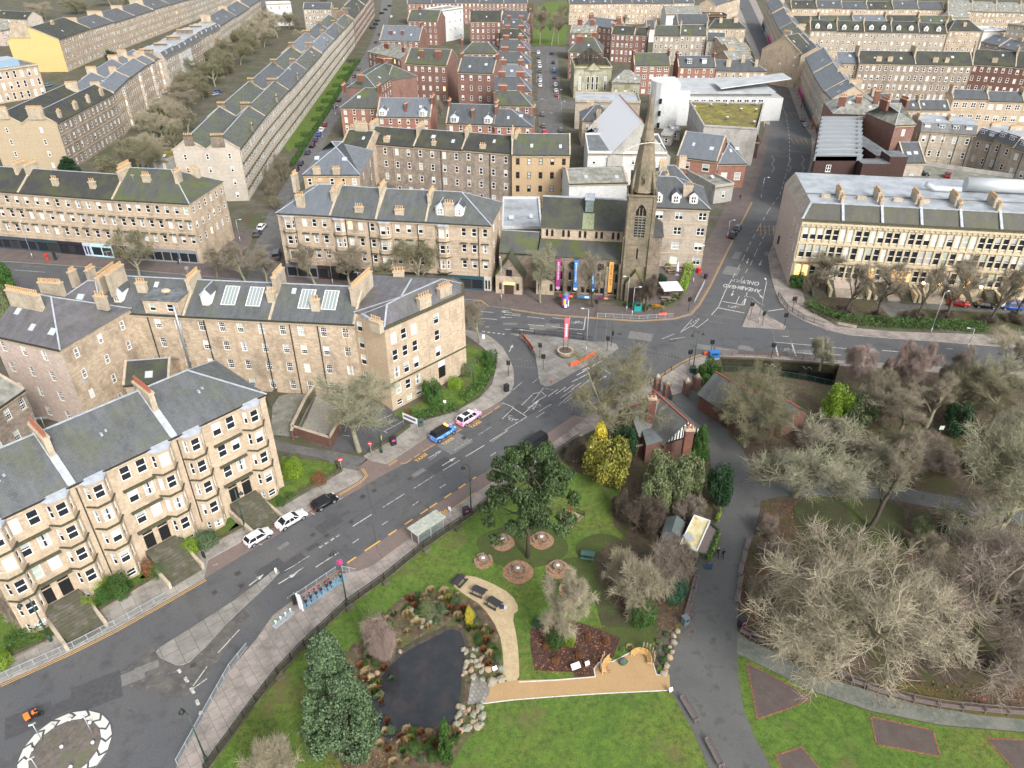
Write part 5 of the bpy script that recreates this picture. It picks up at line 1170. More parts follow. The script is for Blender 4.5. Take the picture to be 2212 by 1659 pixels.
shed('flat roofed bar building with wet pale roof and plant units, left of the church nave',(1085,497),(1170,497),8,22,'white','paleroof',cat='bar building',ends='l')
shed('glazed white shed roof behind the church ridge',(1232,398),(1356,400),11,12,'white','oldlead','gable',k=.25)
shed('long brown metal roofed hall with white wall, behind the church',(1230,395),(1355,392),12.5,14,'white','oldlead','gable',k=.3)
T=shed('white classical cinema hall with moulded wall panels and dark flat roof',(1270,333),(1440,335),10,22,'white','felt',rows=2,ends='lr',sp=4,wh=1.6,cat='hall')
shed('blue grey flat roofed hall with pale parapet behind the white metal roof',(1243,222),(1383,224),10,16,'buff','paleroof',cat='hall',ends='lr')
block('buff stone villa with hipped slate roof and one tall chimney',(1258,262),(1328,262),h=9,D=13,st='blonde2',rf='slate',roof='hip',hl=5,hr=5,rows=2,sp=4,chim=[(.5,.1,1.6,
'x',2.2),(.3,.7,2.4,'x',2)],cat='villa',name='villa',ewin=2)
block('small pyramid roofed lodge in front of the buff villa',(1268,305),(1305,305),h=8,D=9,st='blonde2',rf='dark',roof='hip',hl=4,hr=4,rows=2,chim=[(.5,.6,1.6,'x',2)],cat='lodge',
name='lodge')
T=block('derelict classical stone church with open roof trusses and mossy pediment',(1241,147),(1322,147),h=13,D=24,st='derelict',rf='mossflat',roof='flat',rows=1,cols=[.16,
.38,.5,.62,.84],ww=1.1,wh=6,bands=False,cat='church',name='church',ends='lr',ewin=0)
b=MB();L_=T['L'];b.face([(L_*.28,-.5,12),(L_*.72,-.5,12),(L_*.5,-.5,15.2)],ST['derelict']);b.face([(L_*.26,-.6,12),(L_*.5,-.6,15.5),(L_*.5,3,15.5),(L_*.26,3,12)],SILLG);b.face([(L_*.5,
-.6,15.5),(L_*.74,-.6,12),(L_*.74,3,12),(L_*.5,3,15.5)],SILLG);b.build('pediment',T)
for k in range(5):
 b=MB();y=7+k*3.4;TM=plain('charred_timber',(.05,.045,.04),.9);b.bar((1,y,13),(L_/2,y,18.5),.4,TM);b.bar((L_-1,y,13),(L_/2,y,18.5),.4,TM);b.bar((1,y,13.6),(L_-1,y,13.6),.4,
TM);b.bar((L_/2,y,13.6),(L_/2,y,18.4),.4,TM)
 for x in(.25,.38,.62,.75):b.bar((L_*x,y,13.6),(L_*x,y,13.6+4.9*(1-abs(x-.5)*2)),.25,TM)
 b.build('roof_truss',T)
block('small derelict stone wing with curved slate roof',(1322,180),(1382,182),h=9,D=13,st='derelict',rf='oldlead',roof='hip',hl=5,hr=5,rows=1,sp=4,wh=3.4,cat='church wing',
name='church_wing',bands=False)
red('red sandstone street corner tenement left of the derelict church, roofs crowded with chimneys',(1228,112),(1300,114),h=13,ry=82,rf='moss',roof='hip',hl=5,hr=5,chim=[(.3,
.3,3,'x',3),(.7,.6,3,'x',3)],group=None)
red('red sandstone tenement with pale lead roofs beside the street park',(1232,72),(1286,74),h=14,ry=55,rf='oldlead',chim=[(.3,.5,4,'x',3),(.8,.5,3,'x',3)],group=None)
red('blue slate roofed red tenement right of the street park',(1262,54),(1321,62),h=14,ry=41,rf='bluegrey',group=None)
red('red sandstone rear with white windows in groups of three and lit stair',(1321,72),(1370,74),h=15,ry=54,rf='dark',group=None,sp=2.6)
red('narrow red sandstone rear next to the one with grouped white windows',(1370,74),(1399,75),h=14,ry=58,rf='dark',group=None)
red('red sandstone villa block between the derelict church and the white curved tower',(1371,141),(1448,141),h=13,ry=115,rf='moss',st='redface',group=None,side='redface',ww=1.8,
kind='two')
red('red sandstone house with two pale dormer boxes and lead capped bays, above the white roof',(1466,147),(1546,147),h=12,ry=123,rf='slate',st='redface',dorm=[(.3,'box',2.6,
2),(.7,'box',2.6,2)],group=None)
block('buff stone house with hipped slate roof and three chimneys, above the white roof',(1547,152),(1656,153),h=11,ry=129,st='blonde2',rf='slate',roof='hip',hr=7,rows=3,chim=[(.25,
.2,2,'x',2.4),(.55,.4,2,'x',2),(.8,.2,2,'x',2.4)])
row('above the red villa block','buff rubble rear with mossy roof',(1413,75),(1526,78),2,group='rubble rears',st='buff',rf='moss',h=15,ry=55,rows=4,sp=2.9,bands=False,chim=[(0,
.5,4,'y',1.5),(1,.5,4,'y',1.5)])
block('buff rear with tall black windows, right of the pair of rubble rears',(1527,88),(1566,89),h=13,ry=70,st='buff',rf='slate',rows=3,sp=3,bands=False)
block('hipped dark roofed tenement with blonde chimneys beside the busy street',(1530,62),(1611,62),h=13,ry=43,st='blonde',rf='dark',roof='hip',hl=5,hr=5,rows=3,chim=[(.35,
.3,2.4,'x',2),(.75,.3,2.4,'x',2)])
for i,(a,c)in enumerate((((1575,128),(1625,126)),((1578,112),(1622,110)),((1560,98),(1600,96)))):block(f'stepped blonde tenement with pale roof where the busy street bends, {ORD[i+1]} from the bottom',
a,c,h=12,D=14,st='blonde',rf='oldlead',rows=3,k=.4,chim=[(.5,.8,5,'x',1.6)],ends='r',ewin=4)
shed('corrugated glass roofed hall with long grey slates, near the top of the picture',(1465,52),(1532,52),10,18,'concrete','slate','gable',k=.5,cat='hall')
shed('pale corrugated roofed market hall at the top',(1440,30),(1515,30),10,22,'white','oldlead','gable',k=.4,cat='hall')
shed('white house with lit lamp at the top, left of the market hall',(1398,62),(1420,62),8,14,'white','slate','gable',cat='house')
shed('brown brick flat roofed store beside the busy street',(1525,32),(1570,32),10,12,'brownbrick','mossflat',cat='store',rows=1)
row('along the top edge','sandstone tenement with dark roof',(1230,8),(1500,6),6,group='top edge tenements',st='rearstone',rf='slate',h=14,D=12,rows=4,sp=3,chim=[(0,.5,4,'y',
1.5)])
row('left of the street park','red sandstone tenement seen end on',(880,8),(1140,6),5,group='top edge red tenements',st='red',rf='slate',h=14,D=14,rows=4,sp=3,stack='red',
chim=[(.5,.5,4,'x',2)])
WT=thing('white_office','white rendered modern building with curved stair tower and long white roof','office',(*P(1416,262,0).xy,0));wo=WT.location
def wl(x,y,z):v=P(x,y,z);return Vector((v.x-wo.x,v.y-wo.y,z))
hW=at_row(P(1420,262).xy,171)
b=MB();c0=wl(1434,177,hW);r_=5.0
cv=[(c0 .x+r_*math.cos(a),c0 .y+r_*1.3*math.sin(a))for a in[math.pi*.5+k*math.pi/8 for k in range(9)]]+[(c0 .x+r_*1.1,c0 .y-r_*1.3),(c0 .x+r_*1.1,c0 .y+r_*1.3)]
b.prism(cv,0,hW,ST['white']);b.prism([(x,y)for x,y in cv],hW+.002,hW+.8,ST['white']);b.build('stair_tower',WT)
for k in range(3):q_=MB();q_.box(-.8,.8,-.1,.1,0,2,GLASS);q_.build('window',WT,TR(c0 .x-r_*.3,c0 .y-r_*1.24,hW-7-k*4.6,.25))
b=MB();h2=hW-3;a_,c_=wl(1453,196,h2),wl(1492,196,h2)
b.box(a_.x,c_.x,a_.y,a_.y+16,0,h2,ST['white'],top=RF['whiteroof']);b.build('wing',WT)
b=MB();h3=12;a_,c_,d_=wl(1470,196,h3),wl(1652,192,h3),wl(1470,172,h3);Wd=c_.x-a_.x
q=facade(b,(a_.x+2,a_.y),0,Wd,0,h3-1,[(Wd*(i+.7)/12,6.6,2.0,2.0)for i in range(12)],ST['white'])
for k in q:put_window(WT,k[0],k[1],k[2],k[3],(a_.x+2,a_.y),0,'two',WHITE,False,0)
b.box(a_.x,c_.x+3,a_.y-1.5,d_.y+4,h3-1,h3,RF['whiteroof']);b.build('long_wing',WT)
b=MB();e_=wl(1600,205,9);b.box(e_.x,e_.x+16,e_.y-6,e_.y+3,0,9,ST['white'],top=RF['whiteroof']);b.build('terrace_wing',WT)
b=MB();e_=wl(1585,178,15);b.face([(e_.x-6,e_.y-4,13.5),(e_.x+26,e_.y+8,15),(e_.x+26,e_.y+20,15),(e_.x-6,e_.y+10,13.5)],RF['whiteroof']);b.face([(e_.x-6,e_.y-4,13.2),(e_.x+26,
e_.y+8,14.7),(e_.x+26,e_.y+8,15),(e_.x-6,e_.y-4,13.5)],ST['white']);b.build('canopy_roof',WT)
hM=12.5;MO=thing('concrete_store','ribbed concrete store with a flat roof overgrown with yellow green moss','store',(*P(1521,270,hM).xy,0));wo=MO.location
pts=[wl(1521,271,hM),wl(1636,278,hM),wl(1650,223,hM),wl(1490,219,hM)]
b=MB();pp=[(p.x,p.y)for p in pts];b.prism([(x*.985+(.4 if x<5 else-.3),y*.98+.4)for x,y in pp],None,hM-.5,RF['mossflat']);b.build('roof',MO)
b=MB()
for i in range(4):
 a_,c_=Vector(pp[i]),Vector(pp[(i+1)%4]);ang=math.atan2(c_.y-a_.y,c_.x-a_.x);Wd=(c_-a_).length
 q=facade(b,a_,ang,Wd,0,hM,[(Wd*(k+.5)/10,2,1.4,6)for k in range(10)]if i==3 else[],ST['concrete'],.5)
 for k in q:w_=MB();w_.box(-.7,.7,.4,.45,0,6,GLASS);w_.build('window',MO,TR(a_.x+math.cos(ang)*k[0],a_.y+math.sin(ang)*k[0],2,ang))
 b.bar((*a_,hM),(*c_,hM),.5,ST['concrete'],.5)
b.build('wall',MO)
VENT=plain('galvanised_vent',(.5,.53,.54),.4,.3)
for x,y in((1500,235),(1535,230),(1570,228),(1632,228),(1632,241),(1628,268),(1570,258),(1600,240)):v=wl(x,y,hM-.4);w_=MB();w_.tube([(0,0,0),(0,0,.7),(0,0,.75),(0,0,1.1)],
[.35,.35,.6,.5],VENT,8);w_.build('roof_vent',MO,TR(*v))
T=shed('plant units in white casings beside the white office tower',(1428,292),(1452,294),3.5,8,'concrete','paleroof',cat='plant unit');
shed('tall grey plant casing below the white office',(1450,256+24),(1470,280),4,6,'concrete','paleroof',cat='plant unit')
shed('low dark flat roofed extension between the moss roof and the brick pub',(1535,300),(1640,305),6,16,'brownbrick','felt',cat='extension')
T=block('red sandstone gabled pub with arched doorway and pale glazed roof',(1463,338),(1550,346),h=9.5,D=16,st='redface',side='red',rf='bluegrey',roof='gable',k=.7,rows=2,
sp=7,ww=2.2,wh=2.2,cat='pub',name='pub',ends='lr',ewin=3,redpots=True,stack='red',bands=True);T.rotation_euler.z-=.12
T=block('red sandstone hall with hipped grey roof and a row of skylights, beside the pub',(1553,353),(1612,352),h=8,D=15,st='redface',rf='bluegrey',roof='hip',hl=5,hr=5,rows=1,
sp=5,ww=2,wh=2.4,sky=3,cat='hall',name='hall',bands=False)
shed('grey metal roofed lean to beside the wide pavement',(1545,405),(1585,400),5,22,'concrete','oldlead',cat='lean-to')
HH=16.2;h1_,h2_=(1733,474),(2330,506)
A,B=P(*h1_,HH),P(*h2_,HH);L=(B-A).length;D=fit_depth(A,B,HH+2.8,0,405);D=26
HT=thing('hotel','long cream stone hotel with three rows of arched windows, carved cornice and white flat roof','hotel',(A.x,A.y,0),math.atan2(B.y-A.y,B.x-A.x))
W=MB();hm=ST['hotel'];x0f=frac(h1_,h2_,HH,1747)*L;spc=(frac(h1_,h2_,HH,2200)*L-x0f)/27;nw=int((L-x0f)/spc)
us=[x0f+spc*i for i in range(nw)]
wl_=[(u,z,1.5,hh)for z,hh in((2.6,2.9),(7.2,3.0),(11.6,2.7))for u in us]
q=facade(W,(0,0),0,L,0,HH,wl_,hm,.3)
hotelvis=[k for k in q if Q(HT.matrix_basis@Vector((k[0],0,k[1])))[0]<2225]
for i,k in enumerate(hotelvis):
 var=None if k[1]>3 else BR.choice([0,0,6,0,3,7])
 put_window(HT,k[0],k[1],k[2],k[3],(0,0),0,'arch',WHITE,False,var,surround=hm)
q=facade(W,(0,10),-math.pi/2,10,0,HH,[(2.5,z,1,2)for z in(3,7.5,12)]+[(7,z,1,2)for z in(3,7.5,12)],ST['pinkstone'])
for k in q:put_window(HT,k[0],k[1],k[2],k[3],(0,10),-math.pi/2,'sash')
facade(W,(0,D),-math.pi/2,D-10,0,HH,[],ST['pinkstone']);facade(W,(L,0),math.pi/2,D,0,HH,[],hm);facade(W,(L,D),math.pi,L,0,HH,[],ST['buff'])
W.build('wall',HT)
b=MB()
for z,o_,hh in((HH-.9,.5,.5),(HH-1.5,.25,.5),(HH-5.6,.35,.45),(HH-9.9,.6,.55)):b.box(0,L,-o_,-.004,z,z+hh,hm)
for k in range(int(L/1.1)):b.box(k*1.1,k*1.1+.4,-.45,-.26,HH-1.4,HH-.92,hm)
b.build('cornice',HT)
for u in us:
 xx=u-spc/2
 c_=MB();[c_.box(-.22,.22,-.24,-.004,z,z+hh,hm)for z,hh in((2.3,3.95),(6.9,3.7),(11.1,3.5))];c_.build('pilaster',HT,TR(xx,0,0))
Rr=MB();zt=HH+2.9;i_=3.2
Rr.face([(0,-.2,HH),(L,-.2,HH),(L,i_,zt),(i_*.6,i_,zt)],slate('hotel_slate',(.06,.058,.05),(.08,.075,.065),.3,lichen=.3));Rr.face([(0,-.2,HH),(i_*.6,i_,zt),(i_*.6,D,zt),(0,
D,HH)],ST['buff']);Rr.face([(i_*.6,i_,zt),(L,i_,zt),(L,D,zt),(i_*.6,D,zt)],RF['paleroof'])
Rr.bar((0,-.45,HH+.1),(L,-.45,HH+.1),.5,SILLG,.3);Rr.bar((i_*.6,i_,zt+.05),(L,i_,zt+.05),.4,LEAD,.2);Rr.bar((0,-.2,HH+.1),(i_*.6,i_,zt+.1),.4,LEAD);Rr.bar((i_*.6,9.5,zt+.05),
(L,10.2,zt+.05),.3,plain('dark_seam',(.15,.15,.15),.6));Rr.build('roof',HT)
for px in(1820,1905,1990,2076,2162):
 x_=frac(h1_,h2_,HH,px)*L;b=MB();b.bar((0,-.3,HH+.25),(0,i_,zt+.2),.55,LEAD,.3);b.build('skew',HT,TR(x_,0,0));chimney(HT,x_,i_+1.2,1.6,zt-.5,zt+1.5,'y','cream',.7);chimney(HT,
x_,i_+5.2,4.2,zt-.5,zt+2.0,'y','cream',.6)
b=MB();xx=frac(h1_,h2_,HH,2130)*L;b.tube([(0,0,1.5),(14,0,1.5)],1.6,VENT,12);b.build('roof_plant',HT,TR(xx,17,zt+.2));b=MB();b.tube([(0,0,.6),(-6,0,.6),(-8,0,1.6)],.7,VENT,
10);b.build('roof_duct',HT,TR(xx-1,16,zt))
for px in(1790,1870,1950,2010):b=MB();b.box(-1,1,-.5,.5,0,.7,STACKS['cream']);b.build('roof_box',HT,TR(frac(h1_,h2_,HH,px)*L,7.4,zt))
for j,px in enumerate((1815,1930,2015,2120,2210)):
 x_=frac(h1_,h2_,HH,px)*L-1;steps(HT,x_,5.2,-6.0,0,.1,2.1,STEP,walls=False,landing=.1)
for j,(px,m_)in enumerate(((1870,'pinkstone'),(1972,'hotel'),(2070,'hotel'),(2165,'hotel'))):
 x_=frac(h1_,h2_,HH,px)*L-1;b=MB();b.box(-4.2,4.2,-5.2,-.3,0,.35,ST['buff']);b.box(-4.2,4.2,-.5,-.01,.3,2.1,ST[m_])
 for s in(-1,1):b.box(s*4.2-.3,s*4.2+.3,-5.8,0,0,2.2,hm)
 b.build('area_wall',HT,TR(x_,0,0))
GLOBE=plain('lit_globe',(1,.7,.35),.4,emit=7,emitc=(1,.6,.22))
for px in(1976,2010,2056,2090):
 v=HT.matrix_basis.inverted()@P(px,582,4.9);b=MB();b.tube([(0,0,-2.4),(0,0,-.3)],.06,GUTTER,6);o=b.build('lamp_post',HT,TR(v.x,-4.5,4.6));b=MB();b.ball((0,0,0),.38,GLOBE,12,
8);b.build('globe',o)
hS=17.5;A,B=P(1763,338,hS),P(1852,338,hS);L=(B-A).length;e_=P(1800,248,hS);D=e_.y-A.y
SW=thing('brick_hostel','dark brown brick block with a white sawtooth roof of ten ridges','brick block',(A.x,A.y,0),0);skx=(e_.x-A.x)/D
def sk(x,y,z):return(x+y*skx*.85,y,z)
b=MB();q=facade(b,(0,0),0,L,0,hS,[(L*.36,hS-4.2,1.4,1.9),(L*.36,hS-8.6,1.4,1.9),(L*.36,hS-13,1.4,1.9)],ST['brownbrick'])
for k in q:put_window(SW,k[0],k[1],k[2],k[3],(0,0),0,'two',WHITE,False,0)
b.face([sk(L,0,0),sk(L,D,0),sk(L,D,hS),sk(L,0,hS)],ST['brownbrick']);b.face([sk(0,D,0),sk(0,0,0),sk(0,0,hS),sk(0,D,hS)],ST['brownbrick']);b.face([sk(L,D,0),sk(0,D,0),sk(0,
D,hS),sk(L,D,hS)],ST['brownbrick']);b.build('wall',SW)
for i in range(10):
 y0_,y1_=D*i/10,D*(i+1)/10;b=MB();z0_=hS-.6
 b.face([sk(-.5,y0_,hS+.5),sk(L+1.6,y0_,hS+.5),sk(L+.2,y1_,z0_+.1),sk(-.2,y1_,z0_+.1)],RF['whiteroof']);b.face([sk(-.5,y0_,z0_-.6),sk(L+1.2,y0_,z0_-.6),sk(L+1.6,y0_,hS+.5),
sk(-.5,y0_,hS+.5)],plain('clerestory_grey',(.2,.22,.24),.3))  # ridge fronts coloured darker so the white teeth stand apart
 b.face([sk(L+1.6,y0_,hS+.5),sk(L+.2,y0_,z0_-.6),sk(L+.2,y1_,z0_)],ST['white']);b.build('sawtooth_ridge',SW)
for(x0_,x1_,y_,d_,z_)in((L+.4,L+8,-3.5,5,hS-1),(L+8.2,L+13,-2,6,hS+.5),(L+9,L+14,8,26,hS-2)):b=MB();b.box(x0_,x1_,y_,y_+d_,0,z_,ST['brownbrick'],top=RF['felt']);b.build('brick_tower',
SW)
b=MB();b.box(L+.3,L+1.6,-4.4,-3.6,2,hS-4,plain('stair_glass',(.25,.38,.38),.15));b.build('glazed_stair',SW)
red('red sandstone tenement end with pale pyramid roof, right of the brown brick block',(1935,268),(1978,266),h=19,D=16,rf='oldlead',roof='hip',hl=6,hr=6,group=None,sp=6,ends='l')
red('red tenement behind the sawtooth roof with three tall brick stacks',(1800,247),(1925,252),h=17,D=18,rf='oldlead',k=.5,roof='hip',hl=8,hr=8,group=None,chim=[(.15,.2,3,
'x',3),(.45,.3,2,'x',2),(.75,.3,2,'x',4)])
pts=[(1884,412),(1899,362),(1962,352),(2100,372),(2330,404),(2330,450),(1884,450)]
cd=sheet('car_park_deck',pts,5,CONC,0,ST['concrete']);
b=MB();q_=[P(x,y,5)for x,y in pts]
for a,c in zip(q_[1:4],q_[2:5]):b.bar(a+Vector((0,0,.6)),c+Vector((0,0,.6)),.4,ST['concrete'],1.2)
tag(b.build('parapet_wall'),'weathered concrete parapet along the back of the raised car park','wall')
shed('grey slated shed at the edge of the raised car park',(1955,352),(1998,352),9,14,'buff','slate','gable',cat='shed')
ms=dict(h=13.5,rows=3,roof='mansard',rf='slate',st='buff',D=14,sp=3.4,dorm=[(.2,'box',2.2),(.7,'box',2.2)],near=False,pipes=2,chim=[(.0,.5,5,'y',1)],group='curved mansard row')
cpts=[(1989,285),(2052,288),(2108,292),(2148,304),(2190,318),(2260,338)]
for i in range(5):block(f'dark mansard roofed tenement in the curved row, {ORD[i+1]} from the red sandstone end',cpts[i],cpts[i+1],**ms)
row('at the right edge','blonde tenement with paired windows',(2059,214),(2290,220),3,group='blonde row at the right',st='blonde',side='peach',rf='slate',h=13,ry=197,rows=3,
sp=3,ww=1.8,kind='two',chim=[(0,.5,3.4,'y',1.4)])
row('under the blonde row','low stone tenement with pale edged roof',(1925,235),(2052,236),2,group='low slate row',st='blonde2',rf='slate',h=13,ry=215,rows=3,sp=3,chim=[(0,
.5,3,'y',1.6)])
row('beside the street corner','low stone tenement with slate roof',(1805,213),(1920,216),2,group='low slate row',st='blonde2',rf='slate',h=12,ry=201,rows=3,sp=3,chim=[(.4,
.5,2.4,'y',1.6)])
row('above the small fir','rubble tenement rear with paired white windows',(1856,137),(2101,142),2,group='rubble rear row right',st='rubble',rf='dark',h=15.5,ry=112,rows=4,
sp=2.6,bands=False,pipes=1,chim=[(0,.5,6,'y',1.6),(.35,.1,2,'x',1.2),(.55,.1,2,'x',1.2)],wh=2)
row('at the right edge','red brown rubble tenement rear behind bare trees',(2101,138),(2290,150),2,group='rubble rear row right',st='redbrick',side='rubble',rf='dark',h=15.5,
ry=110,rows=4,sp=2.8,bands=False,chim=[(0,.5,6,'y',1.6),(.5,.1,2,'x',1.2)])
block('grey slated rear with tall chimney, left of the rubble row',(1809,137),(1855,138),h=15,ry=112,st='buff',rf='bluegrey',rows=4)
row('of the dormered row','grey stone terrace house with black gabled dormers',(1751,66),(2046,72),5,group='dormered grey row',st='buff',rf='dark',h=12,ry=46,rows=3,sp=3,dorm=[(.25,
'gable',2.4,1.5),(.7,'gable',2.4,1.5)],chim=[(0,.5,4,'y',1.5),(1,.5,4,'y',1.5)])
row('behind the dormered row','terrace house with long dark roof',(1700,48),(2060,50),5,group='dark roof row',st='rearstone',rf='dark',h=12,ry=33,rows=3,chim=[(0,.5,4,'y',
1.5)],mix=[{},{'rf':'moss'},{'rf':'bluegrey'}])
row('of the top right row','rubble terrace house with paired windows',(1710,18),(2040,20),6,group='top right row',st='rearstone',rf='slate',h=12,ry=2,rows=3,sp=2.8,chim=[(0,
.5,4,'y',1.5)],mix=[{'rf':'dark'},{'rf':'slate'},{}])
row('of the far right top row','rubble house with pale slate roof',(2048,22),(2260,28),4,group='top right row',st='rearstone',rf='oldlead',h=12,ry=4,rows=3,sp=2.8,chim=[(0,
.5,4,'y',1.5)])
block('stone house with dark hipped roof between the dormered row and the white gable',(2050,67),(2120,68),h=12,ry=45,st='blonde2',rf='dark',roof='hip',hl=5,hr=6,rows=3,chim=[(.0,
.5,4,'y'),(.5,.2,2,'x')])
shed('white rendered modern hall with pale roof, upper right',(2125,68),(2175,66),11,14,'white','whiteroof',cat='hall',rows=2)
block('cream modern office with a grid of small windows at the right edge',(2178,52),(2250,60),h=16,D=14,st='cream',rf='oldlead',roof='flat',rows=5,sp=2.6,wh=1.4,bands=False,
cat='office',name='office')
row('at the right edge','small stone house with grey slates',(2120,92),(2240,118),3,group='stepped houses',st='blonde2',rf='bluegrey',h=10,D=12,rows=3,chim=[(.5,.5,3,'x',1.5)])
shed('white low gallery with pale roof behind the dormers',(2052,38),(2094,38),9,12,'white','oldlead','gable',cat='gallery')
BY=dict(h=15.5,rows=4,st='blonde',rf='slate',D=13,sp=2.8,chim=[(.5,.6,4,'y',1.4)],group='shop tenements along the busy street',near=False,ewin=3)
bc=[(1655,6),(1668,30),(1684,62),(1704,88),(1731,120)]
def fac_left(label,a,c,**k):
 """facade facing left towards the street: seen top to bottom, a is the far end"""
 d=dict(BY);d.update(k);return block(label,a,c,**d)
shopcol=[[(0,.5,(.05,.08,.2),None,0),(.5,1,(.5,.5,.5),None,0)],[(0,.5,(.6,.1,.3),None,0),(.5,1,(.1,.1,.1),None,0)],[(0,.6,(.1,.15,.15),None,0),(.6,1,(.5,.3,.2),None,0)],[(0,
.5,(.1,.1,.12),None,0),(.5,1,(.3,.35,.3),None,0)]]
for i in range(4):fac_left(f'blonde tenement over shops facing the busy street, {ORD[i+1]} from the top',bc[i],bc[i+1],ground=shopcol[i],rf='moss' if i==2 else 'slate')
fac_left('tall blonde corner tenement with lit bay windows where the busy street meets the side road',(1734,118),(1762,112),ground=shopcol[0],D=22,ends='lr',rf='dark')
bc=[(1740,125),(1757,158),(1782,198),(1798,215)]
for i in range(3):fac_left(f'blonde tenement over shops curving along the busy street, {ORD[i+1]} below the tall corner',bc[i],bc[i+1],ground=shopcol[(i+1)%4],rf='bluegrey',
D=14,st='blonde' if i!=1 else 'buff')
row('at the top of the busy street','small blonde tenement over shops',(1545,12),(1600,-6),2,group='far street tenements',st='blonde',rf='slate',h=13,D=12,rows=3)
noprops()
def segs_mesh(name,P0,P1,R0,R1,mat,sides=3):
 P0,P1,R0,R1=(np.asarray(a,dtype=np.float64)for a in(P0,P1,R0,R1));n=len(P0)
 d=P1-P0;d/=np.maximum(np.linalg.norm(d,axis=1,keepdims=True),1e-6)
 ref=np.where(np.abs(d[:,2:3])>.9,np.array([[1.,0,0]]),np.array([[0,0,1.]]));u=np.cross(d,ref);u/=np.linalg.norm(u,axis=1,keepdims=True);v=np.cross(d,u)
 vs=np.empty((n,2*sides,3))
 for k in range(sides):
  a=2*math.pi*k/sides;o=u*math.cos(a)+v*math.sin(a)
  vs[:,k]=P0+o*R0[:,None];vs[:,sides+k]=P1+o*R1[:,None]
 base=(np.arange(n)*2*sides)[:,None,None]
 q=np.array([[k,(k+1)%sides,sides+(k+1)%sides,sides+k]for k in range(sides)])[None]
 f=(base+q).reshape(-1,4);me=quads_mesh(name,vs.reshape(-1,3),f);me.materials.append(mat);return me
def quads_mesh(name,v,f):
 me=bpy.data.meshes.new(name);me.vertices.add(len(v));me.vertices.foreach_set('co',np.asarray(v,np.float32).ravel())
 nf,k=f.shape;me.loops.add(nf*k);me.loops.foreach_set('vertex_index',f.astype(np.int32).ravel());me.polygons.add(nf)
 me.polygons.foreach_set('loop_start',np.arange(0,nf*k,k,dtype=np.int32));me.polygons.foreach_set('loop_total',np.full(nf,k,np.int32));me.update(calc_edges=True);return me
def grow(seed,H=16,RAD=9,style='spread',fine=1.0):
 rnd=random.Random(seed);rs=np.random.RandomState(seed)
 big=[];small=[];tips=[]
 S=dict(spread=dict(tf=.28,n=(8,7,6,6),ang=(52,44,44,45),ln=(.66,.58,.55,.5),up=.05,tw=3,tl=1.1),upright=dict(tf=.35,n=(10,6,6,4),ang=(38,38,40,45),ln=(.5,.5,.5,.45),up=.16,
tw=3,tl=1.0),birch=dict(tf=.30,n=(14,6,6,3),ang=(40,40,45,45),ln=(.36,.5,.5,.5),up=-.02,tw=8,tl=.9),dense=dict(tf=.16,n=(16,8,6,4),ang=(58,48,45,48),ln=(.66,.56,.52,.5),up=.0,
tw=4,tl=1.1),shrub=dict(tf=.02,n=(14,5,5,3),ang=(48,30,32,40),ln=(.9,.55,.5,.5),up=.02,tw=7,tl=.7),weep=dict(tf=.35,n=(12,8,6,3),ang=(75,45,40,40),ln=(.5,.55,.5,.5),up=-.22,
tw=10,tl=1.0))[style]
 def rot(d,ang):
  a=d.orthogonal().normalized();a.rotate(Matrix.Rotation(rnd.uniform(0,2*math.pi),3,d));e=d.copy();e.rotate(Matrix.Rotation(ang,3,a));return e
 def branch(p,d,L,r,lv):
  n=5 if lv<3 else 3;pts=[p];q=p.copy();dd=d.copy()
  for i in range(n):
   dd=(dd+Vector((rnd.gauss(0,.12),rnd.gauss(0,.12),rnd.gauss(0,.1)+S['up']))).normalized();q=q+dd*(L/n);pts.append(q)
  r1=r*(.35 if lv else.55)
  for i in range(n):
   a,b=r+(r1-r)*i/n,r+(r1-r)*(i+1)/n;(big if lv<2 else small).append((pts[i],pts[i+1],a,b))
  if lv>=4:
   tips.append((pts[0],pts[-1]));return
  cnt=S['n'][lv]
  for c in range(cnt):
   t=(.35+.65*(c+rnd.random())/cnt)if lv else(S['tf']+(1-S['tf'])*(c+.5)/cnt);t=min(.98,t);f=t*n;i=min(n-1,int(f));s=pts[i].lerp(pts[i+1],f-i)
   L2=L*S['ln'][lv]*(rnd.uniform(.6,1.3))*(1.15-.45*t if lv==0 else 1.1-.35*t);e=rot((pts[i+1]-pts[i]).normalized(),R(S['ang'][lv]*rnd.uniform(.7,1.3)))
   branch(s,e,L2,(r+(r1-r)*t)*(.6 if lv==0 else.58),lv+1)
  if lv==3:tips.append((pts[0],pts[-1]))
 if style=='shrub':
  for c in range(16):
   e=rot(Vector((0,0,1)),R(rnd.uniform(5,60)));branch(Vector((rnd.gauss(0,.5),rnd.gauss(0,.5),0)),e,H*.62*rnd.uniform(.8,1.1),.09,2 if c%2 else 1)
 else:branch(Vector((0,0,0)),Vector((0,0,1)),H*.8,H*.03,0)
 A=np.array([tuple(a)+tuple(b)for a,b in tips]);k=max(1,int(S['tw']*fine));A=np.repeat(A,k,0);n=len(A)
 t=rs.rand(n,1);s=A[:,:3]*(1-t)+A[:,3:]*t;d=A[:,3:]-A[:,:3];d/=np.maximum(np.linalg.norm(d,axis=1,keepdims=True),1e-4)
 e=d*.75+rs.randn(n,3)*.6+np.array([0,0,.25 if style not in('weep','birch')else-.45]);e/=np.linalg.norm(e,axis=1,keepdims=True);ln=S['tl']*(.5+rs.rand(n,1))
 m_=s+e*ln*.5;e2=e+rs.randn(n,3)*.3;e2/=np.linalg.norm(e2,axis=1,keepdims=True);en=m_+e2*ln*.6
 P0=np.concatenate([np.array([tuple(x[0])for x in small]),s,m_]);P1=np.concatenate([np.array([tuple(x[1])for x in small]),m_,en])
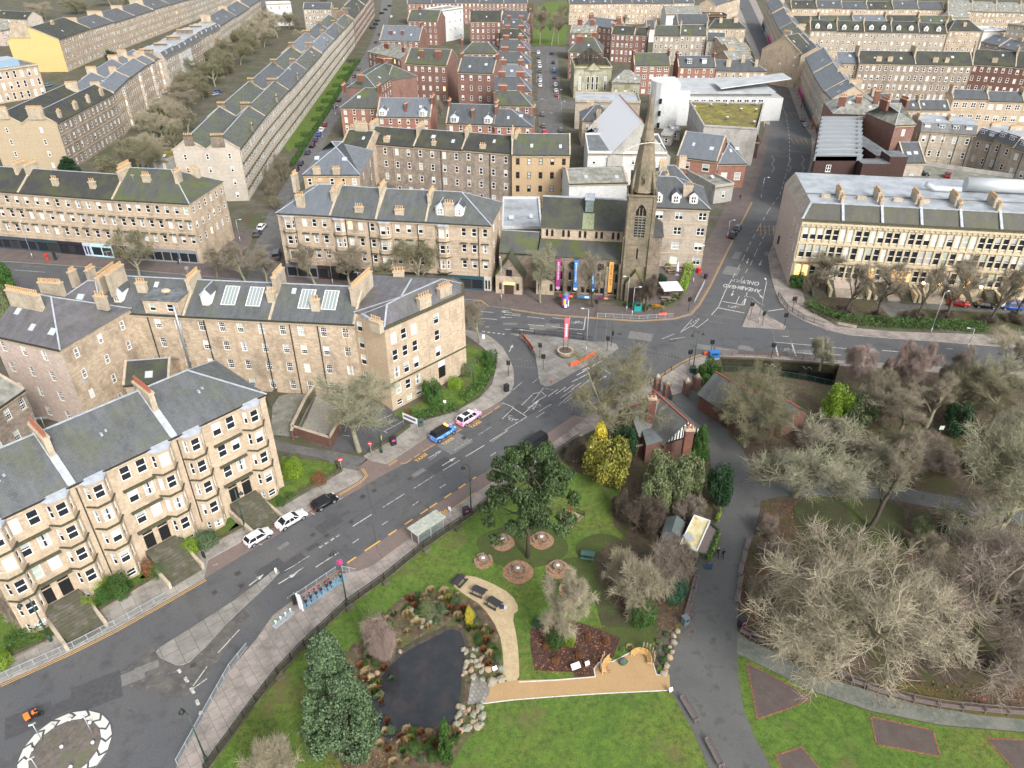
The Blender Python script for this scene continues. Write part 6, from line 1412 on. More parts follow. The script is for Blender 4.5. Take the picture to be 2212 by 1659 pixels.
 R0=np.concatenate([[max(.034,x[2])for x in small],np.full(n,.019),np.full(n,.015)]);R1=np.concatenate([[max(.026,x[3])for x in small],np.full(n,.015),np.full(n,.008)])
 B0=np.array([tuple(x[0])for x in big]).reshape(-1,3);B1=np.array([tuple(x[1])for x in big]).reshape(-1,3)
 rad=np.percentile(np.hypot(P1[:,0],P1[:,1]),97);top=P1[:,2].max();sc=np.array([RAD/rad,RAD/rad,H/top])
 for a in(P0,P1,B0,B1):a*=sc
 tr=segs_mesh('trunk',B0,B1,[x[2]for x in big],[x[3]for x in big],BARK,6);cr=segs_mesh('crown',P0,P1,R0,R1,TWIG['beige'],3)
 return tr,cr
def twigmat(name,c1,c2):
 m,nt,b=newmat(name,.9,0,.15);g=nt.nodes.new('ShaderNodeNewGeometry');col=_mix(nt,g.outputs['Random Per Island'],c1,c2);nt.links.new(col,b.inputs['Base Color']);MATS[name]=m;return m
BARK=patches('mossy_bark',[(.27,.25,.19),((.24,.26,.10),.8,.55,.1),((.14,.13,.10),3,.6,.15)],.95,.4,10)
BARKD=patches('dark_bark',[(.085,.07,.055),((.10,.10,.05),1.2,.6,.1)],.95,.4,10)
TWIG=dict(beige=twigmat('pale_twigs',(.49,.435,.32),(.27,.245,.17)),olive=twigmat('lichened_twigs',(.30,.28,.18),(.16,.155,.095)),brown=twigmat('brown_twigs',(.36,.32,.24),
(.2,.17,.125)),purple=twigmat('purple_brown_twigs',(.38,.32,.265),(.21,.175,.14)),grey=twigmat('grey_green_twigs',(.41,.40,.28),(.2,.2,.13)),dark=twigmat('dark_twigs',(.18,
.145,.115),(.11,.09,.07)),pink=twigmat('pinkish_twigs',(.40,.31,.27),(.24,.185,.16)))
GT={}
def tree_src(style,v):
 k=(style,v)
 if k not in GT:
  H,Rd=dict(spread=(15,9),upright=(16,6.5),birch=(15,5.5),dense=(14,10),shrub=(4,3.6),weep=(6,4))[style]
  GT[k]=(*grow(hash(style)%97+v*13 if False else sum(map(ord,style))+v*13,H,Rd,style),H,Rd)
 return GT[k]
TR_=random.Random(3)
def mat_at(x,y,r):
 p=P(x,y,0);zc=p.y*_cp+CAM_H*_sp;return p,r*zc/FPX
def tree(label,x,y,top,r,style='spread',tw='beige',v=None,cat='tree',name='bare_tree',group=None,bark=None,hmul=1,base=0):
 p,Rm=mat_at(x,y,r);Rm*=dict(spread=1.3,upright=1.2,dense=1.0).get(style,1.05);Hm=at_row(p.xy,top,0,60)*hmul;tm,cm_,H0,R0_=tree_src(style,v if v is not None else TR_.randrange(2))
 T=thing(name,label,cat,(p.x,p.y,base),TR_.uniform(0,6.28),group);s=Matrix.Diagonal((Rm/R0_,Rm/R0_,Hm/H0,1))
 for nm,me,mt in(('trunk',tm,bark or BARK),('crown',cm_,TWIG[tw])):
  if nm=='trunk' and style=='shrub' and False:continue
  o=link(nm if style!='shrub' else('stems' if nm=='trunk' else 'crown'),me,T,s);o.material_slots[0].link='OBJECT';o.material_slots[0].material=mt
 return T
def leafmat(name,c1,c2,c3=None,rough=.6):
 m,nt,b=newmat(name,rough,0,.3);g=nt.nodes.new('ShaderNodeNewGeometry');r=nt.nodes.new('ShaderNodeValToRGB');e=r.color_ramp.elements;e[0].color=(*c1,1);e[1].color=(*c2,1)
 if c3:x=e.new(.9);x.color=(*c2,1);e[2].color=(*c3,1)
 nt.links.new(g.outputs['Random Per Island'],r.inputs[0]);col=r.outputs[0]
 f=_ramp(nt,_noise(nt,.9,3),.35,.65,0,1);cm=_mix(nt,f,(.72,.72,.72),(1.18,1.18,1.1));col=_mix(nt,1,col,cm,'MULTIPLY');nt.links.new(col,b.inputs['Base Color']);MATS[name]=m;return m
LEAF=dict(dark=leafmat('dark_evergreen',(.018,.05,.022),(.035,.085,.035)),green=leafmat('mid_green_leaves',(.04,.10,.022),(.075,.16,.035)),pine=leafmat('pine_needles',(.035,
.066,.026),(.085,.13,.05)),conifer=leafmat('grey_green_fronds',(.055,.10,.05),(.13,.19,.10)),gold=leafmat('golden_yew',(.12,.14,.03),(.27,.25,.05),(.42,.35,.05)),yellow=leafmat('yellow_leaves',
(.45,.38,.04),(.7,.58,.08)),olive=leafmat('olive_evergreen',(.11,.145,.065),(.21,.245,.125)),lime=leafmat('lime_green',(.10,.19,.02),(.26,.38,.04)),blue=leafmat('glossy_blue_green',
(.02,.075,.045),(.06,.14,.08)),hedge=leafmat('hedge_leaves',(.03,.075,.018),(.07,.14,.03)),straw=leafmat('straw_grass',(.35,.26,.13),(.5,.4,.23)),rust=leafmat('rusty_leaves',
(.16,.07,.035),(.28,.13,.06)),ivy=leafmat('ivy',(.03,.08,.015),(.08,.15,.02)))
def leaf_quads(C,N,size,rs,asp=.6):
 n=len(C);N=N+rs.randn(n,3)*.8;N/=np.linalg.norm(N,axis=1,keepdims=True);a=np.cross(N,rs.randn(n,3));a/=np.linalg.norm(a,axis=1,keepdims=True);b=np.cross(N,a)
 s=size*(.6+.8*rs.rand(n,1));a=a*s;b=b*s*asp;v=np.stack([C-a-b*.4,C+b*-.9,C+a-b*.2,C+b],1).reshape(-1,3)
 return v,np.arange(n*4).reshape(-1,4)
LM={}
def leaf_mesh(kind,v=0):
 """crowns in a unit box: radius 1, height 1"""
 if(kind,v)in LM:return LM[(kind,v)]
 rs=np.random.RandomState(v*7+sum(map(ord,kind)));C=[];Nn=[];
 def blob(c,r,n,sq=.8):
  d=rs.randn(n,3);d/=np.linalg.norm(d,axis=1,keepdims=True);rr=r*(.72+.32*rs.rand(n,1))*(1+.14*np.sin(d[:,:1]*5+c[0]*9)+.12*np.cos(d[:,1:2]*6+c[2]*7));C.append(np.array(c)+d*rr*np.array([1,
1,sq]));Nn.append(d)
 size=.06
 if kind=='round':
  blob((0,0,.5),.62,900,.75)
  for i in range(16):a=rs.rand()*6.28;z=.15+.6*rs.rand();q=.62*math.sqrt(max(.1,1-((z-.45)/.6)**2));blob((q*math.cos(a),q*math.sin(a),z),.3,420,.6)
  size=.042
 elif kind=='dome':
  blob((0,0,.35),.9,5200,.72);size=.036
 elif kind=='cone':
  for i in range(130):
   z=rs.rand()**1.25*.94;q=(1-z)**.75*.86*(.75+.35*rs.rand());a=rs.rand()*6.28;blob((q*math.cos(a),q*math.sin(a),z+.03),.17+.08*(1-z),300,.3)
  size=.033
 elif kind=='narrow':
  for i in range(60):
   z=rs.rand()*.9;q=(1-z)**.6*.75*(.7+.4*rs.rand());a=rs.rand()*6.28;blob((q*math.cos(a),q*math.sin(a),z+.03),.26,110,.42)
  size=.07
 elif kind=='pine':
  for i in range(88):
   z=.42+.53*rs.rand()**.9;q=(.35+.65*math.sin(min(1,(1.02-z)/.62)*math.pi*.62))*(.25+.78*math.sqrt(rs.rand()));a=rs.rand()*6.28;blob((q*math.cos(a),q*math.sin(a),z),.14,260,
.28)
  size=.024
 elif kind=='tuft':
  n=260;a=rs.rand(n)*6.28;q=rs.rand(n)**.5;b0=np.stack([q*.25*np.cos(a),q*.25*np.sin(a),np.zeros(n)],1);t=np.stack([q*np.cos(a),q*np.sin(a),.55+.45*(1-q)],1)+rs.randn(n,3)*.06
  sd=np.stack([-np.sin(a),np.cos(a),np.zeros(n)],1)*.035;m_=b0*.4+t*.6+np.array([0,0,.25]);v_=np.stack([b0-sd,m_-sd,t,m_+sd],1).reshape(-1,3);me=quads_mesh('tuft',v_,np.arange(n*4).reshape(-1,
4));me.materials.append(LEAF['straw']);LM[(kind,v)]=me;return me
 C=np.concatenate(C);Nn=np.concatenate(Nn);C[:,2]=np.maximum(C[:,2],.01);v_,f_=leaf_quads(C,Nn,size,rs);cz=np.repeat(C[:,2],4);v_[:,2]=cz+(v_[:,2]-cz)/dict(cone=3.2,narrow=2.6,
pine=1.7,round=1.5).get(kind,.9);me=quads_mesh('crown',v_,f_);me.materials.append(LEAF['green']);LM[(kind,v)]=me;return me
def leafy(label,x,y,top,r,kind='round',mt='green',name='evergreen_tree',cat='tree',group=None,trunk=0,v=0,z0=0,ry=None,hm=None):
 p,Rm=mat_at(x,y,r);Hm=hm or max(.4,at_row(p.xy,top,0,60)*(.93 if kind!='dome' else.8));T=thing(name,label,cat,(p.x,p.y,z0),TR_.uniform(0,6.28),group)
 o=link('crown' if kind!='tuft' else 'leaves',leaf_mesh(kind,v),T,Matrix.Translation((0,0,trunk))@Matrix.Diagonal((Rm,Rm*(ry or 1),Hm-trunk,1)));o.material_slots[0].link='OBJECT';o.material_slots[0].material=LEAF[mt]
 if Hm>2.5 or trunk:
  b=MB();b.tube([(0,0,-.1),(.05,0,Hm*.3),(0,.1,Hm*.8)],[max(.08,Rm*.05),max(.07,Rm*.04),.03],BARKD,7)
  if kind=='pine':
   rn=random.Random(5)
   for i in range(16):z=Hm*(.35+.5*i/16);a=i*2.4;b.tube([(0,0,z),(Rm*.4*math.cos(a),Rm*.4*math.sin(a),z+.5),(Rm*.8*math.cos(a),Rm*.8*math.sin(a),z+1.2)],[.14,.09,.03],BARKD,5)
  b.build('trunk',T)
 return T
tree('large pale bare tree with spreading mossy limbs beside the park corner pavement',1282,962,768,98,'spread','olive',0)
tree('bare tree with upright pruned mossy trunks in the small car park',776,975,795,74,'upright','grey',0)
tree('dense olive twigged tree leaning over the gate path, beside the slate lodge',1608,968,785,80,'dense','olive',0)
tree('wide bare tree with grey green branches at the fork of the park paths',1716,1072,905,122,'spread','grey',1)
tree('slim dark bare tree standing alone in the thin grass by the cross path',1879,1142,925,62,'upright','brown',1,bark=BARKD)
tree('large round headed grey green bare tree at the right edge above the purple brown one',2150,1165,872,140,'dense','grey',1)
tree('largest pale beige twigged tree overhanging the curved bench path',1785,1425,1140,200,'dense','beige',0)
tree('purple brown twigged tree at the right edge beside the palest large tree',2095,1440,1160,165,'dense','purple',1)
tree('slender pale bare tree in the bark mulch bed',1208,1385,1235,52,'birch','beige',0)
tree('weeping pinkish bare tree drooping beside the pond',845,1420,1300,42,'weep','pink',0)
tree('pale spreading bare shrub in the grass at the bottom edge',600,1690,1590,55,'shrub','beige',0,'shrub','bare_shrub')
for i,(x,y,t,r,tw,lab)in enumerate(((1375,1300,1195,62,'beige','broad brown bare shrub in the round leafy bed behind the mulch bed'),(1440,1260,1160,50,'purple','brown bare shrub beside the path benches'),
(1340,1262,1172,42,'beige','pale bare shrub at the lawn end of the round leafy bed'),(1395,1145,1075,45,'dark','dark twiggy shrub below the olive evergreens'),(1345,1110,1060,
28,'dark','dark twiggy shrub against the lawn, left of the garden shed'),(1490,1130,1070,32,'purple','brown twiggy shrub between the shed roof and the dark yew'),(1245,1000,
950,24,'dark','dark twiggy shrub by the park railings near the golden yew'),(1440,955,905,42,'pink','pinkish twiggy shrub against the lodge garden wall'),(1470,1230,1165,30,
'purple','brown shrub behind the kiosk'),(57,1345,1262,34,'purple','reddish bare shrub before the terrace near the roundabout'),(1120,1240,1240,1,'dark',''))):
 if lab:tree(lab,x,y,t,r,'shrub',tw,i%2,'shrub','bare_shrub')
leafy('tall Scots pine like evergreen with a bare trunk on the lawn'.replace('Scots pine like ','broad pine like '),1140,1204,950,98,'pine','pine',trunk=0,name='pine_tree')
leafy('big grey green conifer beside the pond, nearest the camera',740,1592,1352,78,'cone','conifer',name='conifer_tree',v=2)
leafy('golden yew with bright yellow top in front of the lodge',1308,1042,935,56,'round','gold',name='yew_tree');leafy('yellow variegated holly rising above the golden yew',
1292,1010,905,24,'narrow','yellow',name='holly_tree')
leafy('dark evergreen behind the golden yew, against the flat roof of the lodge',1345,985,905,34,'round','dark')
for i,(x,y,t,r,lab)in enumerate(((1421,1065,968,40,'olive evergreen, left of the pair beside the lodge wall'),(1488,1068,968,38,'olive evergreen nearest the dark yew'),(1410,
1110,1020,38,'lowest olive evergreen of the group above the twiggy shrubs'),(1455,1090,1005,34,'olive evergreen in the middle of its group'))):leafy(lab,x,y,t,r,'round','olive',
v=i%2,group='olive evergreens')
leafy('dark column of yew at the edge of the gate path',1547,1090,985,32,'round','dark',name='yew_tree',v=1);leafy('small green conifer beside the lodge gable',1509,988,912,
22,'cone','green',name='conifer_tree')
leafy('round green evergreen shrub inside the gate by the old station wall',1530,826,768,29,'round','hedge');leafy('bright lime green rhododendron near the black and white gable',
1800,905,826,36,'round','lime',name='rhododendron');leafy('dull olive shrub right of the lime green one',1858,915,845,40,'round','olive');leafy('dark evergreen under the trees, upper right of the park',
2060,935,862,34,'round','dark')
leafy('dark glossy rhododendron beside the path benches',1455,1288,1250,34,'dome','blue',name='rhododendron',cat='shrub');leafy('bright green fern like shrub below the bare shrubs',
1388,1340,1288,32,'dome','green',name='shrub',cat='shrub')
for i,(x,y,t,r,m_,lab)in enumerate(((1200,1392,1352,22,'hedge','dark green shrub under the slender pale tree'),(1232,1390,1362,13,'lime','light green shrub at the foot of the slender pale tree'),
(1160,1350,1335,12,'blue','blue green shrub at the corner of the mulch bed'),(1015,1345,1305,11,'yellow','bright yellow shrub above the pond'),(1110,1262,1262,1,'yellow',''),
(1740,1100,1100,1,'hedge',''),(2055,1155,1100,36,'dark','dark shrub under the large grey green tree'),(1990,1150,1110,26,'olive','olive shrub left of the dark shrub in the right hand woodland'),
(1780,1010,965,40,'hedge','green shrub behind the wide bare tree'),(925,1330,1290,18,'olive','grey green shrub in the pond border'))):
 if lab:leafy(lab,x,y,t,r,'dome',m_,name='shrub',cat='shrub',v=0)
leafy('trailing narrow conifer leaning over the pond edge, bottom of the picture',965,1640,1545,18,'narrow','hedge',name='conifer_tree')
WD=[(1850,860,745,42,'birch','pink'),(1905,852,715,36,'birch','pink'),(1962,862,725,36,'birch','pink'),(2030,850,735,40,'birch','purple'),(2095,880,745,55,'spread','grey'),
(2152,830,715,60,'spread','beige'),(2215,905,735,60,'spread','beige'),(2000,925,810,50,'upright','brown'),(1940,945,835,48,'upright','brown'),(2070,900,790,55,'dense','olive'),
(2130,935,800,50,'upright','olive'),(1885,905,790,45,'dense','brown'),(1770,800,730,30,'birch','grey'),(2185,985,870,50,'dense','brown'),(1960,1010,930,60,'dense','purple'),
(1905,1180-150,930,55,'dense','olive')]
for i,(x,y,t,r,st_,tw)in enumerate(WD):tree(f'bare woodland tree beyond the cross path, {ORD[i+1] if i < 18 else i} along from the station wall',x,y,t,r,st_,tw,i%2,group='woodland trees behind the long road')
for i,(x,y,t,r,tw)in enumerate(((1650,1150,1110,32,'purple'),(1668,1215,1165,36,'purple'),(1640,1290,1245,30,'beige'),(1690,1010,975,30,'purple'),(1760,960,915,38,'purple'),
(1830,985,940,34,'purple'),(1800,940,900,30,'brown'),(1880,1000,960,34,'brown'),(2040,1010,965,36,'purple'),(2100,1010,960,34,'brown'),(2000,1200,1150,36,'beige'),(2190,1230,
1170,36,'brown'),(2190,1330,1270,40,'purple'),(1990,1420,1370,36,'purple'),(2180,1460,1400,44,'purple'),(1950,980,935,30,'brown'),(1870,900,860,28,'brown'),(1930,890,850,30,
'brown'),(2150,1040,990,36,'beige'))):tree(f'low leafless thicket shrub in the right hand woodland, {ORD[i+1] if i < 18 else "last"} in the undergrowth',x,y,t,r,'shrub',tw,
i%2,'shrub','bare_shrub','undergrowth shrubs')
for i,(x,y,t,r,st_,tw)in enumerate(((302,600,498,48,'spread','olive'),(532,612,515,34,'upright','brown'),(578,616,528,30,'upright','brown'),(683,618,515,30,'upright','brown'),
(758,624,525,34,'upright','brown'),(903,634,512,44,'spread','olive'),(840,628,560,26,'upright','olive'),(470,604,520,32,'upright','brown'))):tree(f'bare street tree on the main road pavement before the shop fronts, {ORD[i+1]} planted',
x,y,t,r,st_,tw,i%2,group='street trees before the shops')
tree('bare street tree with ivy before the church hall porch',1167,655,520,30,'upright','grey',0);tree('thin bare street tree before the church banners',1282,664,528,34,'upright',
'brown',1,bark=BARKD);tree('dark weeping street tree right of the church tower door',1393,674,585,27,'birch','dark',0,bark=BARKD);leafy('green ivy clump on the street tree before the church hall',
1170,612,583,13,'round','ivy',name='ivy_clump',cat='ivy',z0=4,hm=4)
tree('bare tree at the corner of the wedge shaped tenement',1036,742,640,32,'spread','brown',1)
for i,(x,y,t,r)in enumerate(((1776,632,540,34),(1821,680,545,36),(1894,690,552,36),(1976,692,556,32),(2044,690,545,38),(2131,700,555,36),(2190,694,560,34))):tree(f'twisted bare tree in the hedge strip before the hotel, {ORD[i+1]} from the crossing',
x,y,t,r,'upright','brown',i%2,group='trees before the hotel',bark=BARKD);tree(f'tangle of suckers at the foot of the hotel hedge trees, {ORD[i+1]} from the crossing',x,y,y-22,
22,'shrub','dark',i%2,'shrub','bare_shrub','suckers under the hotel trees')
leafy('round green evergreen at the hotel end wall',1722,622,585,20,'round','green');tree('brown shrub beside the evergreen at the hotel end',1752,630,582,18,'shrub','brown',
0,'shrub','bare_shrub')
for i,(x,y,t,r,m_,k,lab)in enumerate(((242,1248,1215,17,'hedge','dome','round clipped dark bush by the terrace steps'),(226,1280,1238,24,'lime','dome','light green bush right of the roundabout steps'),
(264,1285,1232,28,'hedge','dome','dark clipped bush in the terrace garden'),(230,1300,1265,18,'green','dome','small bushy shrub at the garden wall'),(194,1318,1284,16,'lime',
'dome','light round bush beside the bottom of the wide steps'),(414,1196,1158,22,'lime','dome','light green bush by the second flight of steps'),(398,1178,1148,18,'dark','dome',
'dark holly bush by the second flight of steps'),(448,1178,1142,26,'conifer','dome','grey green shrub on the small lawn'),(637,1026,985,24,'lime','dome','yellow green clipped dome on the end garden lawn'),
(628,1080,1058,9,'green','dome','tiny round bush in the end garden'),(608,1092,1066,10,'green','dome','small bush against the garden wall'),(8,1440,1402,22,'lime','dome','light bush at the left picture edge'),
(258,850,785,28,'lime','round','yellow green tree behind the hipped blocks'),(195,872,812,30,'dark','round','dark holly beside the blue bins'),(12,640,558,30,'green','round',
'green tree at the left picture edge'),(20,690,600,24,'olive','round','dull green bush below the edge tree'),(936,872,812,26,'green','round','dark leaved shrub by the wedge tenement door'),
(983,838,808,18,'lime','dome','light green round bush by the tenement steps'),(1052,790,752,14,'green','round','shrub at the railings of the corner garden'),(1010,810,780,
16,'olive','dome','olive shrub in the corner garden'),(885,900,880,12,'rust','dome','rusty low shrub under the basement windows'),(330,1235,1205,24,'rust','dome','rusty fern clump beside the steps'),
(345,1240,1212,22,'green','dome','low green shrub below the rusty ferns'),(690,1042,1018,18,'rust','dome','brown shrub along the end garden wall'),(1420,655,640,1,'green',
'dome',''))):
 if lab:leafy(lab,x,y,t,r,k,m_,name='shrub',cat='shrub',v=0)
UL=[(300,372,300,34,'spread','olive'),(330,345,282,30,'dense','beige'),(352,300,240,28,'spread','beige'),(372,262,205,26,'dense','beige'),(398,232,178,26,'spread','brown'),
(425,205,150,26,'dense','olive'),(450,178,122,26,'spread','olive'),(478,152,98,24,'dense','olive'),(505,130,78,24,'spread','olive'),(530,108,60,22,'dense','olive'),(556,92,
42,22,'spread','beige'),(585,72,22,24,'spread','beige'),(610,52,12,22,'dense','olive'),(265,400,335,26,'upright','olive'),(380,330,270,26,'spread','olive'),(405,290,235,22,
'upright','brown'),(190,215,172,16,'upright','brown'),(400,190,150,20,'dense','brown'),(470,110,70,18,'spread','olive'),(440,135,95,18,'dense','olive')]
UL+=[(x+dx,y+dy,t+dy,r,s_,tw)for(x,y,t,r,s_,tw)in UL[:14]for dx,dy in((-22,-4),(15,10))]
for i,(x,y,t,r,st_,tw)in enumerate(UL):tree('bare tree in the leafy back gardens between the two long terraces',x,y,t,r,st_,tw,i%2,group='back garden trees between the terraces')
for i,(x,y,t,r,m_)in enumerate(((152,378,335,26,'dark'),(357,262,228,16,'green'),(240,130,104,12,'dark'),(388,196,165,11,'dark'),(498,100,60,9,'dark'),(470,165,130,14,'green'),
(360,292,262,16,'dark'))):leafy(['dark fir before the tan gable','bright evergreen among the bare garden trees','dark fir at the top of the sloping street','small round evergreen behind the bay windowed slope',
'slim dark cypress among the far garden trees','ivy covered tree among the far garden trees','dark evergreen below the bright one in the back gardens'][i],x,y,t,r,'cone' if i in(0,
4)else 'round',m_)
for i,(x,y,t,r)in enumerate(((612,395,318,20),(590,420,350,18),(600,455,418,14))):tree('bare tree at the garden end of the long terrace',x,y,t,r,'dense','brown',i%2,group='trees at the terrace end')
for i,(x,y,t,r,tw)in enumerate(((1166,96,12,17,'brown'),(1191,99,22,14,'brown'),(1206,95,18,14,'brown'),(1176,60,5,14,'olive'),(1215,60,5,14,'olive'),(1150,50,0,14,'olive'),
(1255,40,10,14,'brown'),(1290,35,12,14,'beige'),(1330,45,18,16,'olive'),(1350,60,30,14,'beige'))):tree('tall bare tree in the little street park at the top',x,y,t,r,'upright',
tw,i%2,group='street park trees')
for i,(x,y,t,r,tw)in enumerate(((968,165,98,11,'purple'),(975,200,130,10,'purple'),(945,262,200,16,'brown'),(1012,240,212,12,'brown'),(1087,425,360,20,'brown'),(1070,430,385,
16,'brown'),(835,430,385,18,'brown'),(650,100,60,14,'beige'),(1085,100,70,10,'brown'),(2075,205,140,26,'beige'),(2110,205,135,24,'purple'),(2150,210,140,28,'beige'),(2195,
205,135,24,'brown'),(2160,378,335,22,'beige'),(2200,395,340,26,'beige'),(1930,180,160,14,'brown'),(1985,190,155,12,'brown'),(2070,95,70,14,'brown'),(2180,118,85,20,'olive'),
(100,40,0,30,'beige'),(170,30,-10,30,'olive'),(240,12,-20,26,'olive'),(60,90,50,20,'beige'),(330,10,-15,22,'olive'),(700,10,-20,14,'brown'),(20,330,290,22,'rust'),(285,20,
-12,22,'olive'))):tree('bare tree among the distant buildings',x,y,t,r,['dense','spread'][i%2],tw if tw in TWIG else 'pink',i%2,group='distant bare trees')
for i,(x,y,t,r,m_)in enumerate(((1899,98,60,15,'dark'),(1964,205,172,9,'dark'),(2003,205,190,5,'dark'),(2050,385,355,14,'hedge'),(1288,295,275,9,'hedge'),(1270,290,245,7,'dark'),
(1110,140,120,5,'dark'),(1475,383,360,3,'dark'))):leafy(['dark evergreen before the dormered grey row','small fir before the dark roofed rubble row','tiny fir right of the small fir',
'evergreen bushes behind the car park parapet','round clipped bush in the villa garden','dark bushes beside the villa','small cypress beside the white block','little christmas tree outside the brick pub'][i],
x,y,t,r,'cone' if i in(1,2,6,7)else 'round',m_)
def hedge(label,pts,wd,hg,mt='hedge',name='hedge',z=0,group=None):
 q=[P(x,y,0)for x,y in pts];rs=np.random.RandomState(len(pts)*7+int(wd*10));C=[];Nn=[];b=MB()
 for a,c in zip(q,q[1:]):
  d=(c-a);L_=d.length;d.normalize();nrm=Vector((-d.y,d.x,0));n=int(L_*(hg*2+wd)*26);t=rs.rand(n)*L_;w_=rs.rand(n)*(2*hg+wd);off=np.where(w_<hg,-wd/2,np.where(w_>hg+wd,wd/2,w_-hg-wd/2));zz=np.where(w_<hg,
w_,np.where(w_>hg+wd,2*hg+wd-w_,hg))
  C.append(np.array(a)[None]+np.array(d)[None]*t[:,None]+np.array(nrm)[None]*off[:,None]+np.array([0,0,1.])[None]*zz[:,None]+rs.randn(n,3)*.09);nn=np.where((w_<hg)[:,None],-np.array(nrm)[None],
np.where((w_>hg+wd)[:,None],np.array(nrm)[None],np.array([[0,0,1.]])));Nn.append(nn)
 C=np.concatenate(C);C[:,2]+=z;v_,f_=leaf_quads(C,np.concatenate(Nn),.17,rs);me=quads_mesh(name,v_,f_);me.materials.append(LEAF[mt]);o=link(name,me);tag(o,label,'hedge',group);return o
hedge('long clipped green hedge in front of the hotel trees',[(1744,662),(1765,676),(1809,694),(1870,700),(1934,704),(2040,708),(2130,714)],2.2,1.6)
hedge('hedge beside the tenement drive and green service box',[(886,908),(935,898),(988,884)],1.5,1.3);hedge('tall hedge around the corner garden of the wedge tenement',[(1000,
868),(1040,838),(1062,800),(1066,770)],1.4,1.6)
hedge('low hedge at the terrace garden nearest the roundabout',[(14,1400),(60,1378),(100,1358)],1.8,1.1);hedge('hedge of the beer garden beside the pavement',[(1490,572),(1484,
600),(1468,640)],1.6,1.5,'lime');hedge('mossy low hedge along the beer garden front wall',[(1300,652),(1350,662),(1400,668),(1440,664),(1466,645)],.9,.9,'hedge')
for i,(x,y)in enumerate(((655,318),(668,295),(690,262),(700,240),(712,222),(722,205),(735,188),(745,170),(757,152),(768,135))):hedge('clipped hedge dividing the long terrace front gardens',
[(x-16,y+1),(x+2,y-2)],1.6,1.6,'hedge',group='garden hedges of the long terrace')
hedge('hedge along the pavement of the long terrace',[(630,362),(672,296),(706,246),(752,166),(776,132)],1.3,1.4)
PR=random.Random(11)
POND=[(968,1359),(1003,1384),(1006,1407),(998,1444),(996,1494),(988,1532),(976,1562),(953,1567),(916,1579),(891,1599),(861,1602),(828,1592),(803,1574),(791,1552),(803,1514),
(806,1482),(823,1464),(841,1439),(866,1417),(891,1399),(928,1382)]
mt_=['straw','straw','rust','olive','hedge','straw','green','conifer','rust','gold']
spots=[(1035,1385),(1045,1410),(1060,1400),(1070,1420),(990,1340),(975,1320),(955,1300),(940,1315),(910,1320),(900,1350),(880,1370),(860,1390),(945,1345),(925,1360),(905,1290),
(890,1300),(1000,1320),(1020,1330),(1030,1350),(1055,1440),(1062,1370),(820,1480),(800,1500),(790,1530),(785,1570),(800,1590),(820,1610),(840,1625),(870,1625),(895,1620),(920,
1605),(940,1600),(960,1590),(850,1650),(880,1650),(910,1645),(935,1640),(890,1690),(850,1700),(770,1610),(755,1580),(1010,1560),(990,1585),(800,1420),(780,1440),(765,1470),
(815,1400),(990,1290),(960,1285),(930,1280),(880,1330),(1075,1445),(830,1450),(845,1470)]
while len(spots)<150:
 a_=PR.uniform(0,6.28);k_=PR.uniform(1.08,1.42);q_=(905+108*k_*math.cos(a_)+25,1475+118*k_*math.sin(a_)-18)
 if q_[0]>985 and q_[1]>1430 or q_[0]<800 and q_[1]>1500:continue
 spots.append(q_)
for i,(x,y)in enumerate(spots):
 m_=mt_[PR.randrange(len(mt_))];tf=m_ in('straw','rust','gold')or PR.random()<.3
 leafy(['straw coloured grass tuft','low shrub'][0 if tf else 1]+' in the wild border around the pond',x,y,0,PR.uniform(7,16),'tuft' if tf else 'dome',m_,name='grass_tuft' if tf else 'border_shrub',
cat='plant',group='grass tufts round the pond' if tf else 'low shrubs round the pond',hm=PR.uniform(.5,1.3))
for i,(x,y,m_)in enumerate(((1438,1372,'green'),(1425,1390,'olive'),(1440,1405,'hedge'),(1420,1410,'olive'),(1432,1430,'green'),(1424,1448,'lime'),(1360,1400,'straw'),(1345,
1405,'olive'),(1500,1200,'hedge'),(1270,1380,'rust'),(1250,1420,'rust'),(1180,1400,'rust'),(1200,1430,'rust'),(1310,1390,'rust'))):leafy('small plant in the mulch beds by the tan path',
x,y,0,PR.uniform(6,11),'dome' if m_!='straw' else 'tuft',m_,name='bed_plant',cat='plant',group='small plants in the mulch beds',hm=PR.uniform(.3,.9))
BOULD=[patches('pale_boulder',[(.29,.25,.19),((.19,.19,.13),1.5,.55,.1)],.9),patches('tan_boulder',[(.34,.245,.155),((.24,.2,.14),1.5,.55,.1)],.9),patches('grey_boulder',[(.27,
.27,.22),((.16,.17,.10),1.5,.5,.1)],.9)]
bmesh_=[]
for k in range(5):
 for m_ in BOULD:
  b=MB();rn=random.Random(k*3+1);b.ball((0,0,.18),.36,m_,8,5,(rn.uniform(.8,1.3),rn.uniform(.7,1.1),rn.uniform(.6,.8)),.2,rn);bmesh_.append(b.mesh('boulder'))
